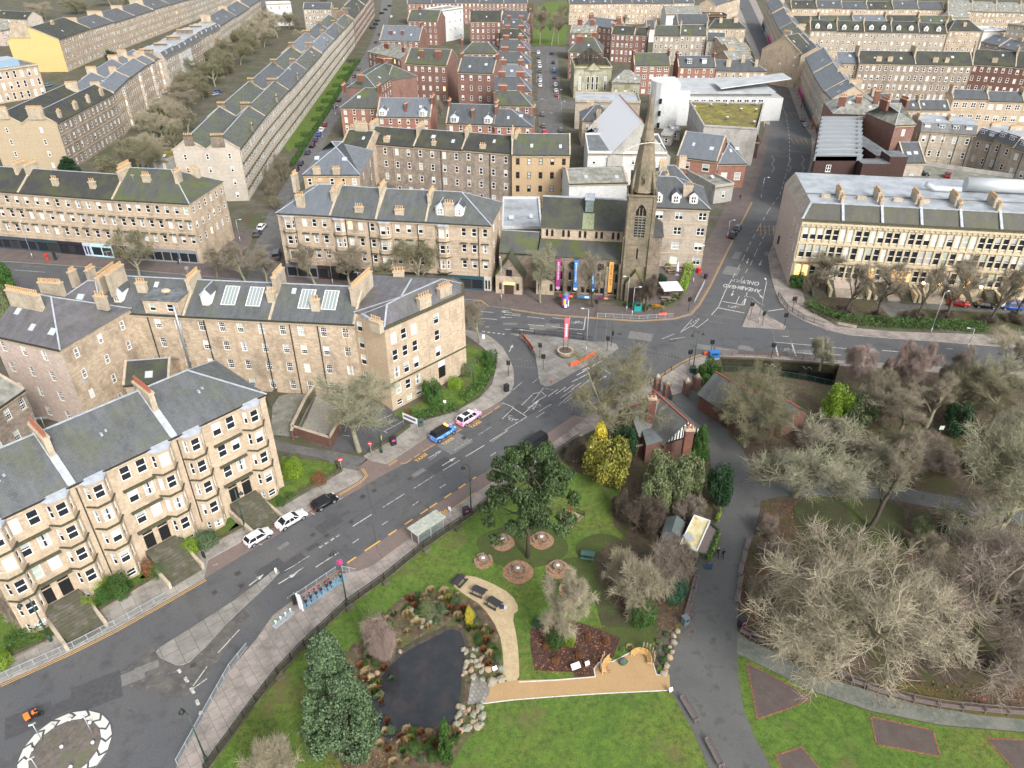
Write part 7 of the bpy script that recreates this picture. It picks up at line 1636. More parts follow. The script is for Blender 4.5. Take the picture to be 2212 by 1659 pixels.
for i,(x,y,s)in enumerate([(1001,1405,1),(1020,1418,.9),(1008,1432,1.1),(1024,1420,.8),(1034,1440,1.2),(1018,1450,1.1),(1041,1452,.9),(1042,1470,1.1),(1056,1447,1.4),(1062,
1476,1.8),(1082,1448,1.4),(1083,1470,1.6),(1006,1440,.9),(1028,1430,1.1),(1000,1460,.8),(1022,1465,1.3),(998,1530,1.2),(1036,1530,1.5),(1012,1535,1.1),(993,1545,1.2),(1005,
1548,1),(1023,1545,1.3),(1042,1550,1.5),(998,1560,1.2),(1022,1562,1.2),(985,1568,1.4),(1010,1575,1.5),(1030,1572,1.4),(994,1580,1.3),(970,1575,1.1),(800,1465,1.5),(815,1455,
1),(813,1475,.9),(900,1335,1),(915,1340,.9),(930,1345,1),(912,1355,.9),(935,1330,.8),(890,1320,1.3),(1455,1375,1),(1463,1365,1.1),(1455,1390,1.2),(1446,1400,1),(1452,1410,
1),(1446,1422,1.3),(1440,1440,1.2),(1437,1452,1.1),(1433,1470-12,1.5),(812,1500,.7),(865,1410,1)]+[(PR.uniform(998,1045),PR.uniform(1400,1460),PR.uniform(.4,1))for _ in range(24)]+[(PR.uniform(985,
1045),PR.uniform(1526,1580),PR.uniform(.4,1.1))for _ in range(22)]+[(PR.uniform(900,960),PR.uniform(1310,1350),PR.uniform(.4,.8))for _ in range(14)]):
 p=P(x,y);o=link('boulder',bmesh_[PR.randrange(len(bmesh_))],None,TR(p.x,p.y,.02,PR.uniform(0,6),s));tag(o,'rounded garden boulder on the pond bank' if x<1200 else 'pale boulder edging the bed beside the asphalt path',
'boulder','boulders on the pond bank' if x<1200 else 'boulders edging the path bed')
rs=np.random.RandomState(4);pts=[]
for(x0,x1,y0,y1,n)in((1420,1500,1180,1380,700),(1640,1720,1080,1250,900),(1750,2200,930,1030,1200),(1150,1320,1350,1455,700),(1880,2210,1470,1530,500),(700,860,1590,1690,400),
(1600,1660,1190,1380,500)):
 for _ in range(n):pts.append(tuple(P(rs.uniform(x0,x1),rs.uniform(y0,y1),.09)))
v_,f_=leaf_quads(np.array(pts),np.tile([[0,0,1.]],(len(pts),1)),.13,rs);me=quads_mesh('fallen_leaves',v_,f_);me.materials.append(LEAF['rust']);tag(link('fallen_leaves',me),
kind='stuff')
TYRE=plain('tyre_rubber',(.02,.02,.02),.85);RIM=plain('alloy_rim',(.4,.41,.42),.35,.6);CGL=plain('car_glass',(.015,.018,.022),.06,spec=.8);BLK=plain('black_trim',(.015,.015,
.016),.5)
HLM=plain('headlight_lens',(.75,.78,.8),.1);TLM=plain('tail_light_lens',(.45,.02,.015),.25);PLATE=plain('number_plate',(.65,.5,.08),.5)
def wheel_mesh():
 b=MB();b.tube([(0,-.11,0),(0,.11,0)],.325,TYRE,16);m=b.mesh('tyre');b=MB();b.tube([(0,-.125,0),(0,.125,0)],.21,RIM,10);return m,b.mesh('rim')
WHM=wheel_mesh();CARM={}
def car_meshes(kind,paint,paint2=None):
 k=(kind,paint.name,paint2 .name if paint2 else '')
 if k in CARM:return CARM[k]
 roofm=paint2 or paint
 L,Wd,H,hood,ws,rs_,re=dict(hatch=(4.0,1.76,1.48,.95,.62,.45,.1),saloon=(4.75,1.82,1.45,1.25,.75,.75,.55),suv=(4.4,1.85,1.65,1.0,.6,.4,.08),taxi=(4.85,1.87,1.88,.95,.75,.4,
.1),van=(5.2,1.95,2.0,.8,.7,.15,.02))[kind]
 zb,zs,zr=.24,H*.60,H;x0,x1=-L/2,L/2
 bm=bmesh.new()
 low=[(x1-.05,zb),(x1,zb+.28),(x1-.08,zs-.22),(x1-.35,zs-.10),(x1-hood,zs),(x0+re,zs+.02),(x0+.04,zs-.12),(x0,zb+.3),(x0+.06,zb)]
 rows=[]
 for w_,dz,dx in((-1,-.04,0),(-.93,0,0),(0,.035,.06),(.93,0,0),(1,-.04,0)):
  r=[]
  for i,(x,z)in enumerate(low):
   ww_=Wd/2*w_*(.9 if i in(0,1,2,7,8)and abs(w_)>.9 else 1);zz=z+(dz if i not in(0,8)else 0);xx=x+(dx*(1 if i<3 else-1 if i>6 else 0));r.append(bm.verts.new((xx,ww_,zz)))
  rows.append(r)
 n=len(low)
 for a,c in zip(rows,rows[1:]):
  for i in range(n):bm.faces.new((a[i],a[(i+1)%n],c[(i+1)%n],c[i]))
 bm.faces.new(rows[0][::-1]);bm.faces.new(rows[-1])
 xr0,xr1=x1-hood-ws,x0+re+rs_;wr=Wd/2*.74
 rf=[bm.verts.new((xr1+.0,-wr,zr-.05)),bm.verts.new((xr0,-wr,zr-.06)),bm.verts.new((xr0,wr,zr-.06)),bm.verts.new((xr1,wr,zr-.05))];rc=[bm.verts.new((xr1+.05,-wr*.8,zr)),bm.verts.new((xr0-.05,
-wr*.8,zr)),bm.verts.new((xr0-.05,wr*.8,zr)),bm.verts.new((xr1+.05,wr*.8,zr))]
 tf=[bm.faces.new(rc)]+[bm.faces.new((rf[i],rf[(i+1)%4],rc[(i+1)%4],rc[i]))for i in range(4)]
 bl=[(x0+re+.02,-Wd/2*.9,zs-.02),(x1-hood,-Wd/2*.9,zs-.02),(x1-hood,Wd/2*.9,zs-.02),(x0+re+.02,Wd/2*.9,zs-.02)]
 for f in tf:f.material_index=1
 me=bpy.data.meshes.new('body');bmesh.ops.recalc_face_normals(bm,faces=bm.faces[:]);bm.to_mesh(me);bm.free();me.materials.append(paint);me.materials.append(roofm)
 for p in me.polygons:p.use_smooth=p.material_index==0
 g=MB();top=[(xr1,-wr,zr-.06),(xr0,-wr,zr-.07),(xr0,wr,zr-.07),(xr1,wr,zr-.06)]
 for i in range(4):g.face([bl[i],bl[(i+1)%4],top[(i+1)%4],top[i]],CGL)
 p=MB()
 for t in((0,),(1,),(2,),(3,)):i=t[0];p.bar(bl[i],top[i],.08,roofm)
 for f in(.42,.72)if kind!='hatch' else(.45,):
  for s,(i,j)in((0,(0,1)),(1,(3,2))):a=Vector(bl[i]).lerp(Vector(bl[j]),f);c=Vector(top[i]).lerp(Vector(top[j]),f);p.bar(a,c,.07,roofm)
 tr=MB();tr.box(x0+.3,x1-.3,-Wd/2+.08,Wd/2-.08,.16,.3,BLK);tr.box(x1-.1,x1+.01,-.55,.55,zb+.12,zb+.34,BLK);tr.box(x0-.015,x0+.02,-.26,.26,zb+.3,zb+.42,PLATE)
 for s in(-1,1):
  for xx in(x0+.82,x1-.85):tr.tube([(xx,s*(Wd/2-.12),.34),(xx,s*(Wd/2+.008),.34)],.385,BLK,14)
 h=MB();h.box(-.08,.07,-.2,.2,-.08,.09,HLM);t_=MB();t_.box(-.05,.06,-.15,.15,-.1,.12,TLM)
 mi=MB();mi.box(-.08,.08,-.1,.1,-.06,.08,paint)
 CARM[k]=(me,g.mesh('windows'),p.mesh('pillars'),tr.mesh('trim'),h.mesh('headlight'),t_.mesh('tail_light'),mi.mesh('wing_mirror'),(x0,x1,Wd,zs,hood));return CARM[k]
def paint(name,c):
 m=plain('car_paint_'+name,c,.22,.1);return m
def car(label,x,y,tx,ty,kind,pm,z=0.02,group=None,near=True,p2=None,shift=0,cat='car',name='car'):
 a=P(x,y,z);b=P(tx,ty,z);d=b-a;me,g,pl,tr,h,t_,mi,(x0,x1,Wd,zs,hood)=car_meshes(kind,pm,p2)
 T=thing(name,label,cat,tuple(a),math.atan2(d.y,d.x),group);link('body',me,T);link('windows',g,T);link('roof_pillars',pl,T);link('trim',tr,T)
 if near:
  for xx in(x0+.82,x1-.85):
   for s in(-1,1):w_=thing('wheel',None,None,(xx,s*(Wd/2-.1),.325));del_custom(w_);w_.parent=T;link('tyre',WHM[0],w_);link('rim',WHM[1],w_)
  for s in(-1,1):link('headlight',h,T,TR(x1-.1,s*(Wd/2-.36),zs-.24));link('tail_light',t_,T,TR(x0+.03,s*(Wd/2-.24),zs-.2));link('wing_mirror',mi,T,TR(x1-hood-.3,s*(Wd/2+.08),
zs+.05))
 return T
PW,PB_,PS,PBL,PR_,PG,PY,PDB,PSV=paint('white',(.75,.76,.77)),paint('black',(.012,.013,.015)),paint('silver',(.38,.4,.42)),paint('blue',(.02,.08,.35)),paint('red',(.5,.02,.02)),paint('grey',
(.09,.10,.11)),paint('yellow',(.75,.6,.03)),paint('dark_blue',(.02,.035,.08)),paint('pale_blue',(.1,.3,.5))
car('small white hatchback, lowest of the three cars parked by the bay windowed terrace',559,1166,600,1142,'hatch',PW)
car('white saloon parked between the white hatchback and the black hatchback',630,1128,670,1105,'saloon',PW)
car('black hatchback parked on the brick bay beside the end garden',702,1090,740,1068,'hatch',PB_)
LIV1=patches('blue_cloud_livery',[(.05,.22,.62),((.25,.5,.85),1.2,.55,.08),((.75,.8,.85),1.6,.64,.04)],.3);LIV2=patches('pink_wave_livery',[(.85,.55,.72),((.9,.12,.4),.9,.55,
.12),((.85,.82,.85),1.4,.6,.1)],.3)
T=car('black roofed taxi with blue advertising sides, behind the pink taxi on the rank',957,942,990,922,'taxi',LIV1,p2=PB_,cat='taxi',name='taxi');b=MB();b.box(-.15,.15,-.45,
.45,0,.18,plain('taxi_sign',(1,.35,.05),.4,emit=2.5,emitc=(1,.3,.05)));b.build('roof_sign',T,TR(.8,0,1.88))
T=car('pink and white patterned taxi at the head of the taxi rank',1013,909,1045,889,'taxi',LIV2,p2=PW,cat='taxi',name='taxi');b=MB();b.box(-.75,.5,-.5,.5,0,.02,BLK);b.build('roof_panel',
T,TR(-.5,0,1.885))
car('black van half hidden behind the crown of the pine',1153,966,1120,988,'van',PB_,cat='van',name='van')
car('bright red hatchback parked on the hotel drive',2068,660,2110,664,'suv',PR_);car('black estate car parked between the red and the blue car',2127,664,2160,667,'saloon',
PB_);car('bright blue car on the hotel drive at the picture edge',2182,668,2150,665,'suv',PBL)
car('dark saloon behind another dark car beside the wide pavement, nearer the crossing',1582,511,1592,497,'saloon',PB_);car('dark car in front of the dark saloon beside the wide pavement',
1593,496,1603,482,'hatch',PG)
car('dark car beside the shops on the curving street',1734,262,1735,250,'hatch',PG);car('silver car behind the dark one on the curving street',1739,273,1737,261,'hatch',PS)
for x,y,pm,k,lab in((1974,366,PY,'hatch','yellow hatchback on the raised car park ramp'),(1989,378,PB_,'saloon','black saloon beside the yellow hatchback'),(2046,382,paint('maroon',
(.22,.01,.03)),'hatch','dark red hatchback alone on the raised car park'),(2139,401,PDB,'hatch','dark blue car, left of the pair on the raised car park'),(2160,404,PB_,'hatch',
'black car, right of the pair on the raised car park'),(2199,407,PS,'hatch','silver car at the edge of the raised car park'),(1893,411,PDB,'hatch','dark car at the near corner of the raised car park'),
(1933,412,PW,'hatch','white car at the near edge of the raised car park')):car(lab,x,y,x+(10 if k=='saloon' or pm==PY else 3),y+(1 if k=='saloon' or pm==PY else-9),k,pm,5.02)
def parked(label,pts,kind=None,group=None,head=None):
 for i,(x,y,pm)in enumerate(pts):
  tx,ty=head(x,y)if head else(x+6,y-12);car(label,x,y,tx,ty,kind or('hatch' if i%3 else 'suv'),pm,.03,group,near=y>150)
parked('car parked along the left kerb of the street leading to the park',[(1163,116,PW),(1164,126,PG),(1165,136,PW),(1166,146,PW),(1166,156,PG),(1167,168,PS),(1167,177,PW),
(1167,187,PW)],group='cars on the left kerb',head=lambda x,y:(x-1,y-10))
parked('car parked along the right kerb of the street leading to the park',[(1192,117,PDB),(1195,137,PB_),(1198,170,PB_),(1200,186,PW),(1201,198,PW)],group='cars on the right kerb',
head=lambda x,y:(x-1,y-10))
car('blue van parked on the right kerb of the street leading to the park',1197,155,1196,145,'van',PSV,cat='van',name='van');car('small red car, last on the right kerb above the junction',
1203,208,1202,198,'hatch',PR_)
parked('dark car parked just below the junction of the side streets',[(1172,250,PG),(1174,275,PG)],group='cars below the junction',head=lambda x,y:(x-1,y-10));car('red car half hidden by the rubble rears roof',
1176,288,1175,278,'hatch',PR_);car('dark car under the lamp right of the junction',1211,284,1210,274,'hatch',PG)
parked('car parked beside the hedged gardens of the long terrace',[(640,370,PB_),(650,356,PDB),(665,332,PDB),(675,317,PB_),(682,305,PDB),(724,234,PDB),(733,219,PB_),(754,187,
PDB),(765,167,PB_),(775,151,PG),(812,93,PDB),(820,76,PDB)],group='cars beside the long terrace',head=lambda x,y:(x+7,y-12))
car('bright blue car in the row beside the long terrace',689,293,696,281,'hatch',PBL);car('white car in the row beside the long terrace',695,283,702,271,'hatch',PW);car('dark red car in the row beside the long terrace',
702,272,709,260,'hatch',paint('maroon',(.22,.01,.03)))
parked('dark car parked at an angle at the top of the side street',[(805,62,PDB),(812,54,PDB),(816,46,PDB),(825,30,PB_),(833,22,PB_),(842,14,PB_)],group='angled cars at the top',
head=lambda x,y:(x+12,y-2));car('white car at the top of the side street, right kerb',845,38,848,28,'suv',PW)
car('white hatchback at the corner of the side street beyond the ochre chimneys',566,494,574,484,'hatch',PW);car('dark car behind the white hatchback near the ochre chimneys',
557,508,565,498,'hatch',PG);car('dark pickup van at the corner of the shop tenements',599,556,603,540,'van',PG,cat='van',name='van');car('dark hatchback under the street trees at the junction',
577,577,583,563,'hatch',PDB)
car('pale blue sports car below the yellow gable',105,187,118,184,'hatch',PSV);car('dark blue car in the back lane among the bare trees',472,201,482,199,'hatch',PBL);car('silver car in the back lane among the bare trees',
466,206,476,204,'hatch',PS);car('dark car beneath the garden trees by the blue bins',447,161,457,159,'hatch',PDB)
parked('car driving on the far end of the busy street',[(1582,16,PR_),(1587,26,PR_)],group='red cars on the far street',head=lambda x,y:(x+4,y+10));car('grey car on the far end of the busy street',
1602,21,1606,31,'hatch',PG)
def skin_body(pose):
 """one continuous figure grown over a posed skeleton (metres, facing +x)"""
 V={};E=[]
 def v(n,co,r):V[n]=(co,r)
 st,ar=pose;v('pelvis',(0,0,.95),.13);v('waist',(0,0,1.1),.125);v('chest',(.02,0,1.32),.145);v('neck',(.03,0,1.5),.055);v('head0',(.05,0,1.6),.085);v('head',(.05,0,1.68),.10);v('top',
(.04,0,1.76),.07)
 for s,n in((-1,'r'),(1,'l')):
  k=st*s;v('hip'+n,(0,s*.09,.9),.095);v('knee'+n,(k*.5+.03,s*.1,.5),.065);v('ank'+n,(k-.02,s*.1,.09),.042);v('toe'+n,(k+.15,s*.11,.04),.035)
  q=-ar*s;v('sh'+n,(.02,s*.19,1.43),.062);v('elb'+n,(q*.4-.02,s*.25,1.17),.045);v('wr'+n,(q+.04,s*.24,.95),.032);v('hand'+n,(q+.07,s*.235,.88),.04);v('fin'+n,(q+.08,s*.23,.80),
.018)
  E+=[('pelvis','hip'+n),('hip'+n,'knee'+n),('knee'+n,'ank'+n),('ank'+n,'toe'+n),('chest','sh'+n),('sh'+n,'elb'+n),('elb'+n,'wr'+n),('wr'+n,'hand'+n),('hand'+n,'fin'+n)]
 E+=[('pelvis','waist'),('waist','chest'),('chest','neck'),('neck','head0'),('head0','head'),('head','top')]
 names=list(V);me=bpy.data.meshes.new('sk');me.from_pydata([V[n][0]for n in names],[(names.index(a),names.index(b))for a,b in E],[])
 o=bpy.data.objects.new('sk',me);COL.objects.link(o);sm=o.modifiers.new('s','SKIN');o.modifiers.new('d','SUBSURF').levels=1
 for i,n in enumerate(names):me.skin_vertices[0].data[i].radius=(V[n][1],)*2;me.skin_vertices[0].data[i].use_root=n=='pelvis'
 bpy.context.view_layer.update();r=bpy.data.meshes.new_from_object(o.evaluated_get(bpy.context.evaluated_depsgraph_get()));bpy.data.objects.remove(o);r.name='body';return r
SKIN=plain('skin',(.55,.33,.24),.6);PB={}
def cloth(n,c):return plain('cloth_'+n,c,.9)
def person(label,x,y,face=0,top=None,leg=None,hair=(.06,.035,.02),pose=(.28,.2),z=.15,s=1.0,kneel=False):
 top=top or cloth('black',(.015,.015,.02));leg=leg or cloth('navy',(.02,.025,.04));k=(pose,top.name,leg.name)
 if k not in PB:
  me=skin_body(pose);me.materials.clear();
  for m in(leg,top,SKIN,BLK):me.materials.append(m)
  for p in me.polygons:c=p.center;p.material_index=3 if c.z<.09 else 0 if c.z<.86 and abs(c.y)<.2 else 2 if(c.z<.92 and abs(c.y)>.19)or c.z>1.52 else 1;p.use_smooth=True
  PB[k]=me
 p=P(x,y,z);T=thing('person',label,'person',tuple(p),face);T.scale=(s,)*3;link('body',PB[k],T)
 b=MB();b.ball((.015,0,1.70),.125,plain('hair_%02d'%int(hair[0]*99),hair,.8),10,7,(1,.95,.95));b.build('hair',T);f=MB();f.box(.135,.175,-.018,.018,1.62,1.67,SKIN);f.box(.14,
.15,-.035,.035,1.575,1.588,plain('lips',(.35,.12,.1),.6));[f.box(.135,.148,q-.012,q+.012,1.675,1.69,BLK)for q in(-.035,.035)];f.build('face',T);return T
person('fair haired person in a dark coat walking down the park path, left of two',1549,1203,-1.7,hair=(.4,.25,.1),z=.07);person('dark haired person in black walking down the park path, right of two',
1560,1206,-1.7,pose=(.22,.15),z=.07)
person('person in a red jacket waiting at the hotel corner',1719,655,-2,cloth('red',(.4,.03,.03)),pose=(.05,.05));person('person in black on the wide pavement beside the grey metal lean to',
1598,432,1.2);person('dark clothed person on the pavement outside the curving shops',1730,234,2,cloth('maroon',(.15,.02,.05)))
person('person in black near the two cars on the curving street',1753,278,2);person('person in a red coat by the shops, upper part of the curving street',1725,198,2,cloth('red',
(.4,.03,.03)),pose=(.05,.05));person('person in dark clothes beside the moss roofed store',1652,276,2);person('dark clothed person at the grey restaurant front',386,571,0,
pose=(.05,.05));person('person standing at the door of the penny shop row',1552-590,634,0,cloth('red',(.4,.03,.03)),pose=(.05,.05))
for i,(x,y)in enumerate(((1700,165),(1690,148),(1678,128),(1668,108),(1712,182),(1655,85),(1648,70))):person('distant pedestrian on the shopping pavement of the busy street',
x,y,2,[None,cloth('red',(.4,.03,.03)),cloth('tan',(.3,.2,.12)),cloth('denim',(.06,.09,.16))][i%4])['group']='distant pedestrians'
SCT=thing('motor_scooter','black delivery scooter rounding the mini roundabout with an orange box','scooter',tuple(P(79,1551,.02)),.75)
b=MB();b.box(-.55,.1,-.16,.16,.42,.7,BLK);b.box(.1,.35,-.2,.2,.25,.36,BLK);b.box(.38,.46,-.2,.2,.3,.95,BLK);b.bar((.5,0,.25),(.38,0,1.05),.07,BLK);b.bar((.36,-.33,1.05),(.36,
.33,1.05),.05,BLK);b.build('frame',SCT)
for xx in(-.55,.58):w_=MB();w_.tube([(xx,-.07,.24),(xx,.07,.24)],.24,TYRE,14);w_.build('wheel',SCT)
b=MB();b.box(-.95,-.42,-.3,.3,.78,1.28,plain('orange_box',(.95,.2,.03),.5));b.build('delivery_box',SCT)
RID=thing('person','rider in an orange jacket and dark helmet sitting on the delivery scooter','person',tuple(P(79,1551,.02)),.75)
def rider():
 V=dict(p=((-.15,0,.85),.13),w=((-.1,0,1.0),.13),c=((-.02,0,1.2),.15),n=((.03,0,1.36),.06),h0=((.06,0,1.45),.1),h=((.07,0,1.55),.11));E=[('p','w'),('w','c'),('c','n'),('n',
'h0'),('h0','h')]
 for s,n in((-1,'r'),(1,'l')):V.update({'hip'+n:((-.1,s*.1,.82),.1),'k'+n:((.28,s*.16,.78),.075),'a'+n:((.2,s*.15,.4),.05),'t'+n:((.36,s*.15,.36),.04),'s'+n:((0,s*.2,1.3),.065),
'e'+n:((.12,s*.28,1.12),.05),'w'+n:((.32,s*.26,1.07),.035),'f'+n:((.39,s*.25,1.06),.035)});E+=[('p','hip'+n),('hip'+n,'k'+n),('k'+n,'a'+n),('a'+n,'t'+n),('c','s'+n),('s'+n,
'e'+n),('e'+n,'w'+n),('w'+n,'f'+n)]
 names=list(V);me=bpy.data.meshes.new('sk');me.from_pydata([V[n][0]for n in names],[(names.index(a),names.index(b))for a,b in E],[]);o=bpy.data.objects.new('sk',me);COL.objects.link(o);o.modifiers.new('s',
'SKIN');o.modifiers.new('d','SUBSURF').levels=1
 for i,n in enumerate(names):me.skin_vertices[0].data[i].radius=(V[n][1],)*2;me.skin_vertices[0].data[i].use_root=n=='p'
 bpy.context.view_layer.update();r=bpy.data.meshes.new_from_object(o.evaluated_get(bpy.context.evaluated_depsgraph_get()));bpy.data.objects.remove(o);return r
me=rider();me.materials.clear();[me.materials.append(m)for m in(cloth('navy',(.02,.025,.04)),cloth('orange',(.9,.18,.03)),SKIN)]
for p in me.polygons:p.material_index=0 if p.center.z<.9 else 2 if p.center.z>1.42 else 1;p.use_smooth=True
link('body',me,RID);b=MB();b.ball((.07,0,1.56),.16,BLK,12,8);b.build('helmet',RID)
IRON=plain('black_iron',(.02,.022,.022),.5);GREENP=plain('green_post_paint',(.03,.07,.05),.6,var=.4,scale=3);STEEL=plain('galvanised_steel',(.42,.45,.47),.4,.3);ORG=plain('orange_plastic',
(.85,.13,.03),.5);TIMB=plain('weathered_timber',(.25,.19,.14),.85,var=.2,scale=6);TEAK=plain('grey_teak',(.16,.13,.125),.85,var=.25,scale=6);REDM=plain('red_signal',(1,.05,
.03),.4,emit=4,emitc=(1,.05,.02));AMB=plain('amber_signal',(1,.4,.05),.4,emit=4,emitc=(1,.35,.04))
def swan(label,x,y,top,ang,group=None,two=False,banner=False):
 p=P(x,y,.14);h=at_row(p.xy,top,2,14);T=thing('street_lamp',label,'lamp post',tuple(p),ang,group);b=MB()
 b.tube([(0,0,0),(0,0,.9),(0,0,1.0),(0,0,1.05)],[.22,.2,.16,.12],GREENP,8);b.tube([(0,0,1.05),(0,0,h-.5)],[.1,.06],GREENP,8);b.build('post',T)
 for s in((1,-1)if two else(1,)):
  b=MB();b.tube([(0,0,h-.9),(.05*s,0,h-.3),(.35*s,0,h),(.8*s,0,h+.02),(1.1*s,0,h-.25),(1.12*s,0,h-.5)],.045,IRON,6);b.build('bracket',T)
  b=MB();b.tube([(1.12*s,0,h-.95),(1.12*s,0,h-.85),(1.12*s,0,h-.65),(1.12*s,0,h-.5)],[.32,.3,.16,.07],IRON,10);b.build('lantern',T)
 if banner:b=MB();b.box(-.25,.25,-.25,.25,h-1.9,h-1.3,plain('magenta_banner',(.5,.05,.2),.6));b.build('banner',T)
 return T
for x,y,t,a,lab,bn in((1018,1109,1008,2.6,'iron swan neck lamp at the park railings behind the bus stop',0),(750,1307,1196,2.6,'iron swan neck lamp with a small pink sign box beside the hire bikes',
1),(447,1646,1540,2.6,'iron swan neck lamp at the railings nearest the roundabout',0),(110,1384,1290,-2.5,'iron swan neck lamp in front of the terrace nearest the roundabout',
0),(530,1143,1052,-.5,'green swan neck lamp by the terrace steps',0),(824,977,898,2.6,'green lamp post with a yellow sign at the small car park',0),(1023,838,778,.6,'small swan neck lamp in the corner garden',
0)):swan(lab,x,y,t,a,banner=bn)
swan('double armed iron lamp at the park gate corner',1496,801,716,.3,two=True);b=MB();b.box(-.02,.02,-.3,.3,2.6,3.3,plain('yellow_sign',(.8,.5,.05),.5));tag(b.build('yellow_sign',
None,Matrix.Translation(P(825,976,0)+Vector((.2,0,0)))),'yellow sign plate on the green lamp post','sign')
def column(label,x,y,top,a,group=None):
 p=P(x,y,.14);h=at_row(p.xy,top,4,14);T=thing('street_lamp',label,'lamp post',tuple(p),a,group);b=MB();b.tube([(0,0,0),(0,0,1.4)],.11,STEEL,8);b.tube([(0,0,1.4),(0,0,h)],[.075,
.05],STEEL,8);b.build('post',T);b=MB();b.tube([(0,0,h-.02),(1.1,0,h+.12)],.035,STEEL,6);b.box(.9,1.5,-.15,.15,h+.06,h+.18,plain('lamp_head',(.6,.62,.64),.4));b.build('lamp_head',
T)
CLM=[(1266,761,669,3.1,'on the central traffic island'),(1353,673,598,3.4,'left of the church tower door'),(1365,683,622,0,'right beside its twin at the church tower'),(1497,
612,533,.2,'beside the beer garden hedge'),(1571,513,478,.2,'beside the two dark cars'),(1638,696,610,1.5,'on the small triangular island'),(2010,720,634,.5,'beyond the hotel hedge'),
(2089,754,712,3,'among the woodland tree tops'),(71,558,483,1.8,'before the dark green shop'),(390,571,508,1.8,'before the grey restaurant'),(519,522,476,0,'at the side street corner'),
(719,614,538,1.8,'before the corner shop of the long row'),(1083,648,563,1.8,'by the church hall'),(1643,430,385,0,'at the bend of the busy street')]
for x,y,t,a,w_ in CLM:column('tall grey steel lamp post '+w_,x,y,t,a)
for x,y,t in((1159,180,165),(1213,240,222),(1206,215,195),(697,300,280),(725,250,232),(760,185,168),(664,405,370)):column('slim grey lamp post along the quiet side streets',
x,y,t,0,'side street lamp posts')
def signal(label,x,y,a,tall=False,red=True):
 p=P(x,y,.15);T=thing('traffic_light',label,'traffic light',tuple(p),a);h=5.2 if tall else 3.3;b=MB();b.tube([(0,0,0),(0,0,h)],.055,IRON,8);b.build('post',T)
 for s in((.22,0),(-.2,.12))if not tall else((.22,0),):b=MB();b.box(s[0]-.14,s[0]+.14,s[1]-.14,s[1]+.16,h-.85 if not tall else 2.6,h+.05 if not tall else 3.5,IRON);q=h-.85 if not tall else 2.6;[b.tube([(s[0],
s[1]-.3,q+.15+k*.27),(s[0],s[1]-.13,q+.15+k*.27)],.1,IRON,8)for k in range(3)];o=b.build('signal_head',T);l_=MB();l_.tube([(s[0],s[1]-.16,q+.15+(2 if red else 1)*.27),(s[0],
s[1]-.15,q+.15+(2 if red else 1)*.27)],.085,REDM if red else AMB,10);l_.build('signal_lamp',o)
SG=[(1287,677,0,'before the middle church banners'),(1428,681,0,'beside the teal cabinet and orange barrier'),(1487,672,.8,'at the beer garden corner'),(1621,683,.4,'at the top of the small triangular island'),
(1646,703,1,'at the bottom of the small triangular island'),(1166,773,0,'upper of two on the left edge of the big island'),(1173,798,.3,'lower of two on the left edge of the big island'),
(1311,758,0,'at the tip of the big island'),(1488,788,.5,'left of the gate corner lamp'),(1535,766,.2,'beside the blue bin on the station side'),(1711,671,.4,'beside the person in red at the hotel corner'),
(1693,707,.2,'at the right tip of the small island'),(1666,773,.1,'on the station railing pavement'),(1098,812,.1,'by the wedge tenement corner'),(1287,0,0,'')]
for x,y,a,w_ in SG:
 if w_:signal('black traffic signal '+w_,x,y,a,red=(x!=1428))
signal('tall slim signal mast with one head on the big island',1320,748,0,True)
def rail(label,pts,h=1.0,style='guard',z=.14,m=None,name='guard_rail',cat='railing'):
 T=thing(name,label,cat,tuple(P(*pts[0],z)));o=P(*pts[0],z);m=m or(STEEL if style=='guard' else IRON);b=MB();bars=MB();q=[P(x,y,z)-o for x,y in pts];n=0
 for a,c in zip(q,q[1:]):
  d=c-a;L_=d.length;d.normalize();b.bar(a+Vector((0,0,h)),c+Vector((0,0,h)),.06,m);b.bar(a+Vector((0,0,.18)),c+Vector((0,0,.18)),.04,m)
  k=int(L_/(2.0 if style=='guard' else 2.4))+1
  for i in range(k):p_=a+d*(L_*i/k);n+=1;w_=MB();w_.box(-.04,.04,-.04,.04,0,h+.08,m);w_.build('post',T,Matrix.Translation(p_))if n<95 else b.box(p_.x-.04,p_.x+.04,p_.y-.04,p_.y+.04,
0,h+.08,m)
  s=.16 if style!='guard' else.13
  for i in range(int(L_/s)):p_=a+d*(s*(i+.5));bars.box(p_.x-.012,p_.x+.012,p_.y-.012,p_.y+.012,.18,h+(.1 if style!='guard' else 0),m)
 b.build('rails',T);bars.build('bars',T);return T
FEN=[(444,1668),(553,1518),(600,1458),(658,1397),(748,1312),(830,1254),(915,1185),(1020,1114),(1068,1076),(1178,1000),(1253,948)]
rail('long black spiked park railing on a low mossy stone wall beside the pavement',FEN,1.35,'park',z=.45,name='park_railing')
def wallrun(label,pts,h,t,m,top=None,name='garden_wall',z=0,group=None,cat='wall'):
 b=MB();q=[P(x,y,0)for x,y in pts]
 for a,c in zip(q,q[1:]):b.bar(a+Vector((0,0,h/2+z)),c+Vector((0,0,h/2+z)),t,m,h)if False else None
 for a,c in zip(q,q[1:]):
  d=c-a;L_=d.length;M=Matrix.Translation(a)@Matrix.Rotation(math.atan2(d.y,d.x),4,'Z');b.box(0,L_,-t/2,t/2,z,z+h,m,M);b.box(-.03,L_+.03,-t/2-.06,t/2+.06,z+h+.002,z+h+.14,top or SILLG,
M)
 o=b.build(name);tag(o,label,cat,group);return o
DWALL=stone('mossy_wall_stone',(.17,.15,.11),(.11,.10,.07),(.05,.06,.03),.48,.7,.6,.25,moss=.6)
wallrun('low mossy stone wall carrying the park railings',FEN,.45,.5,DWALL)
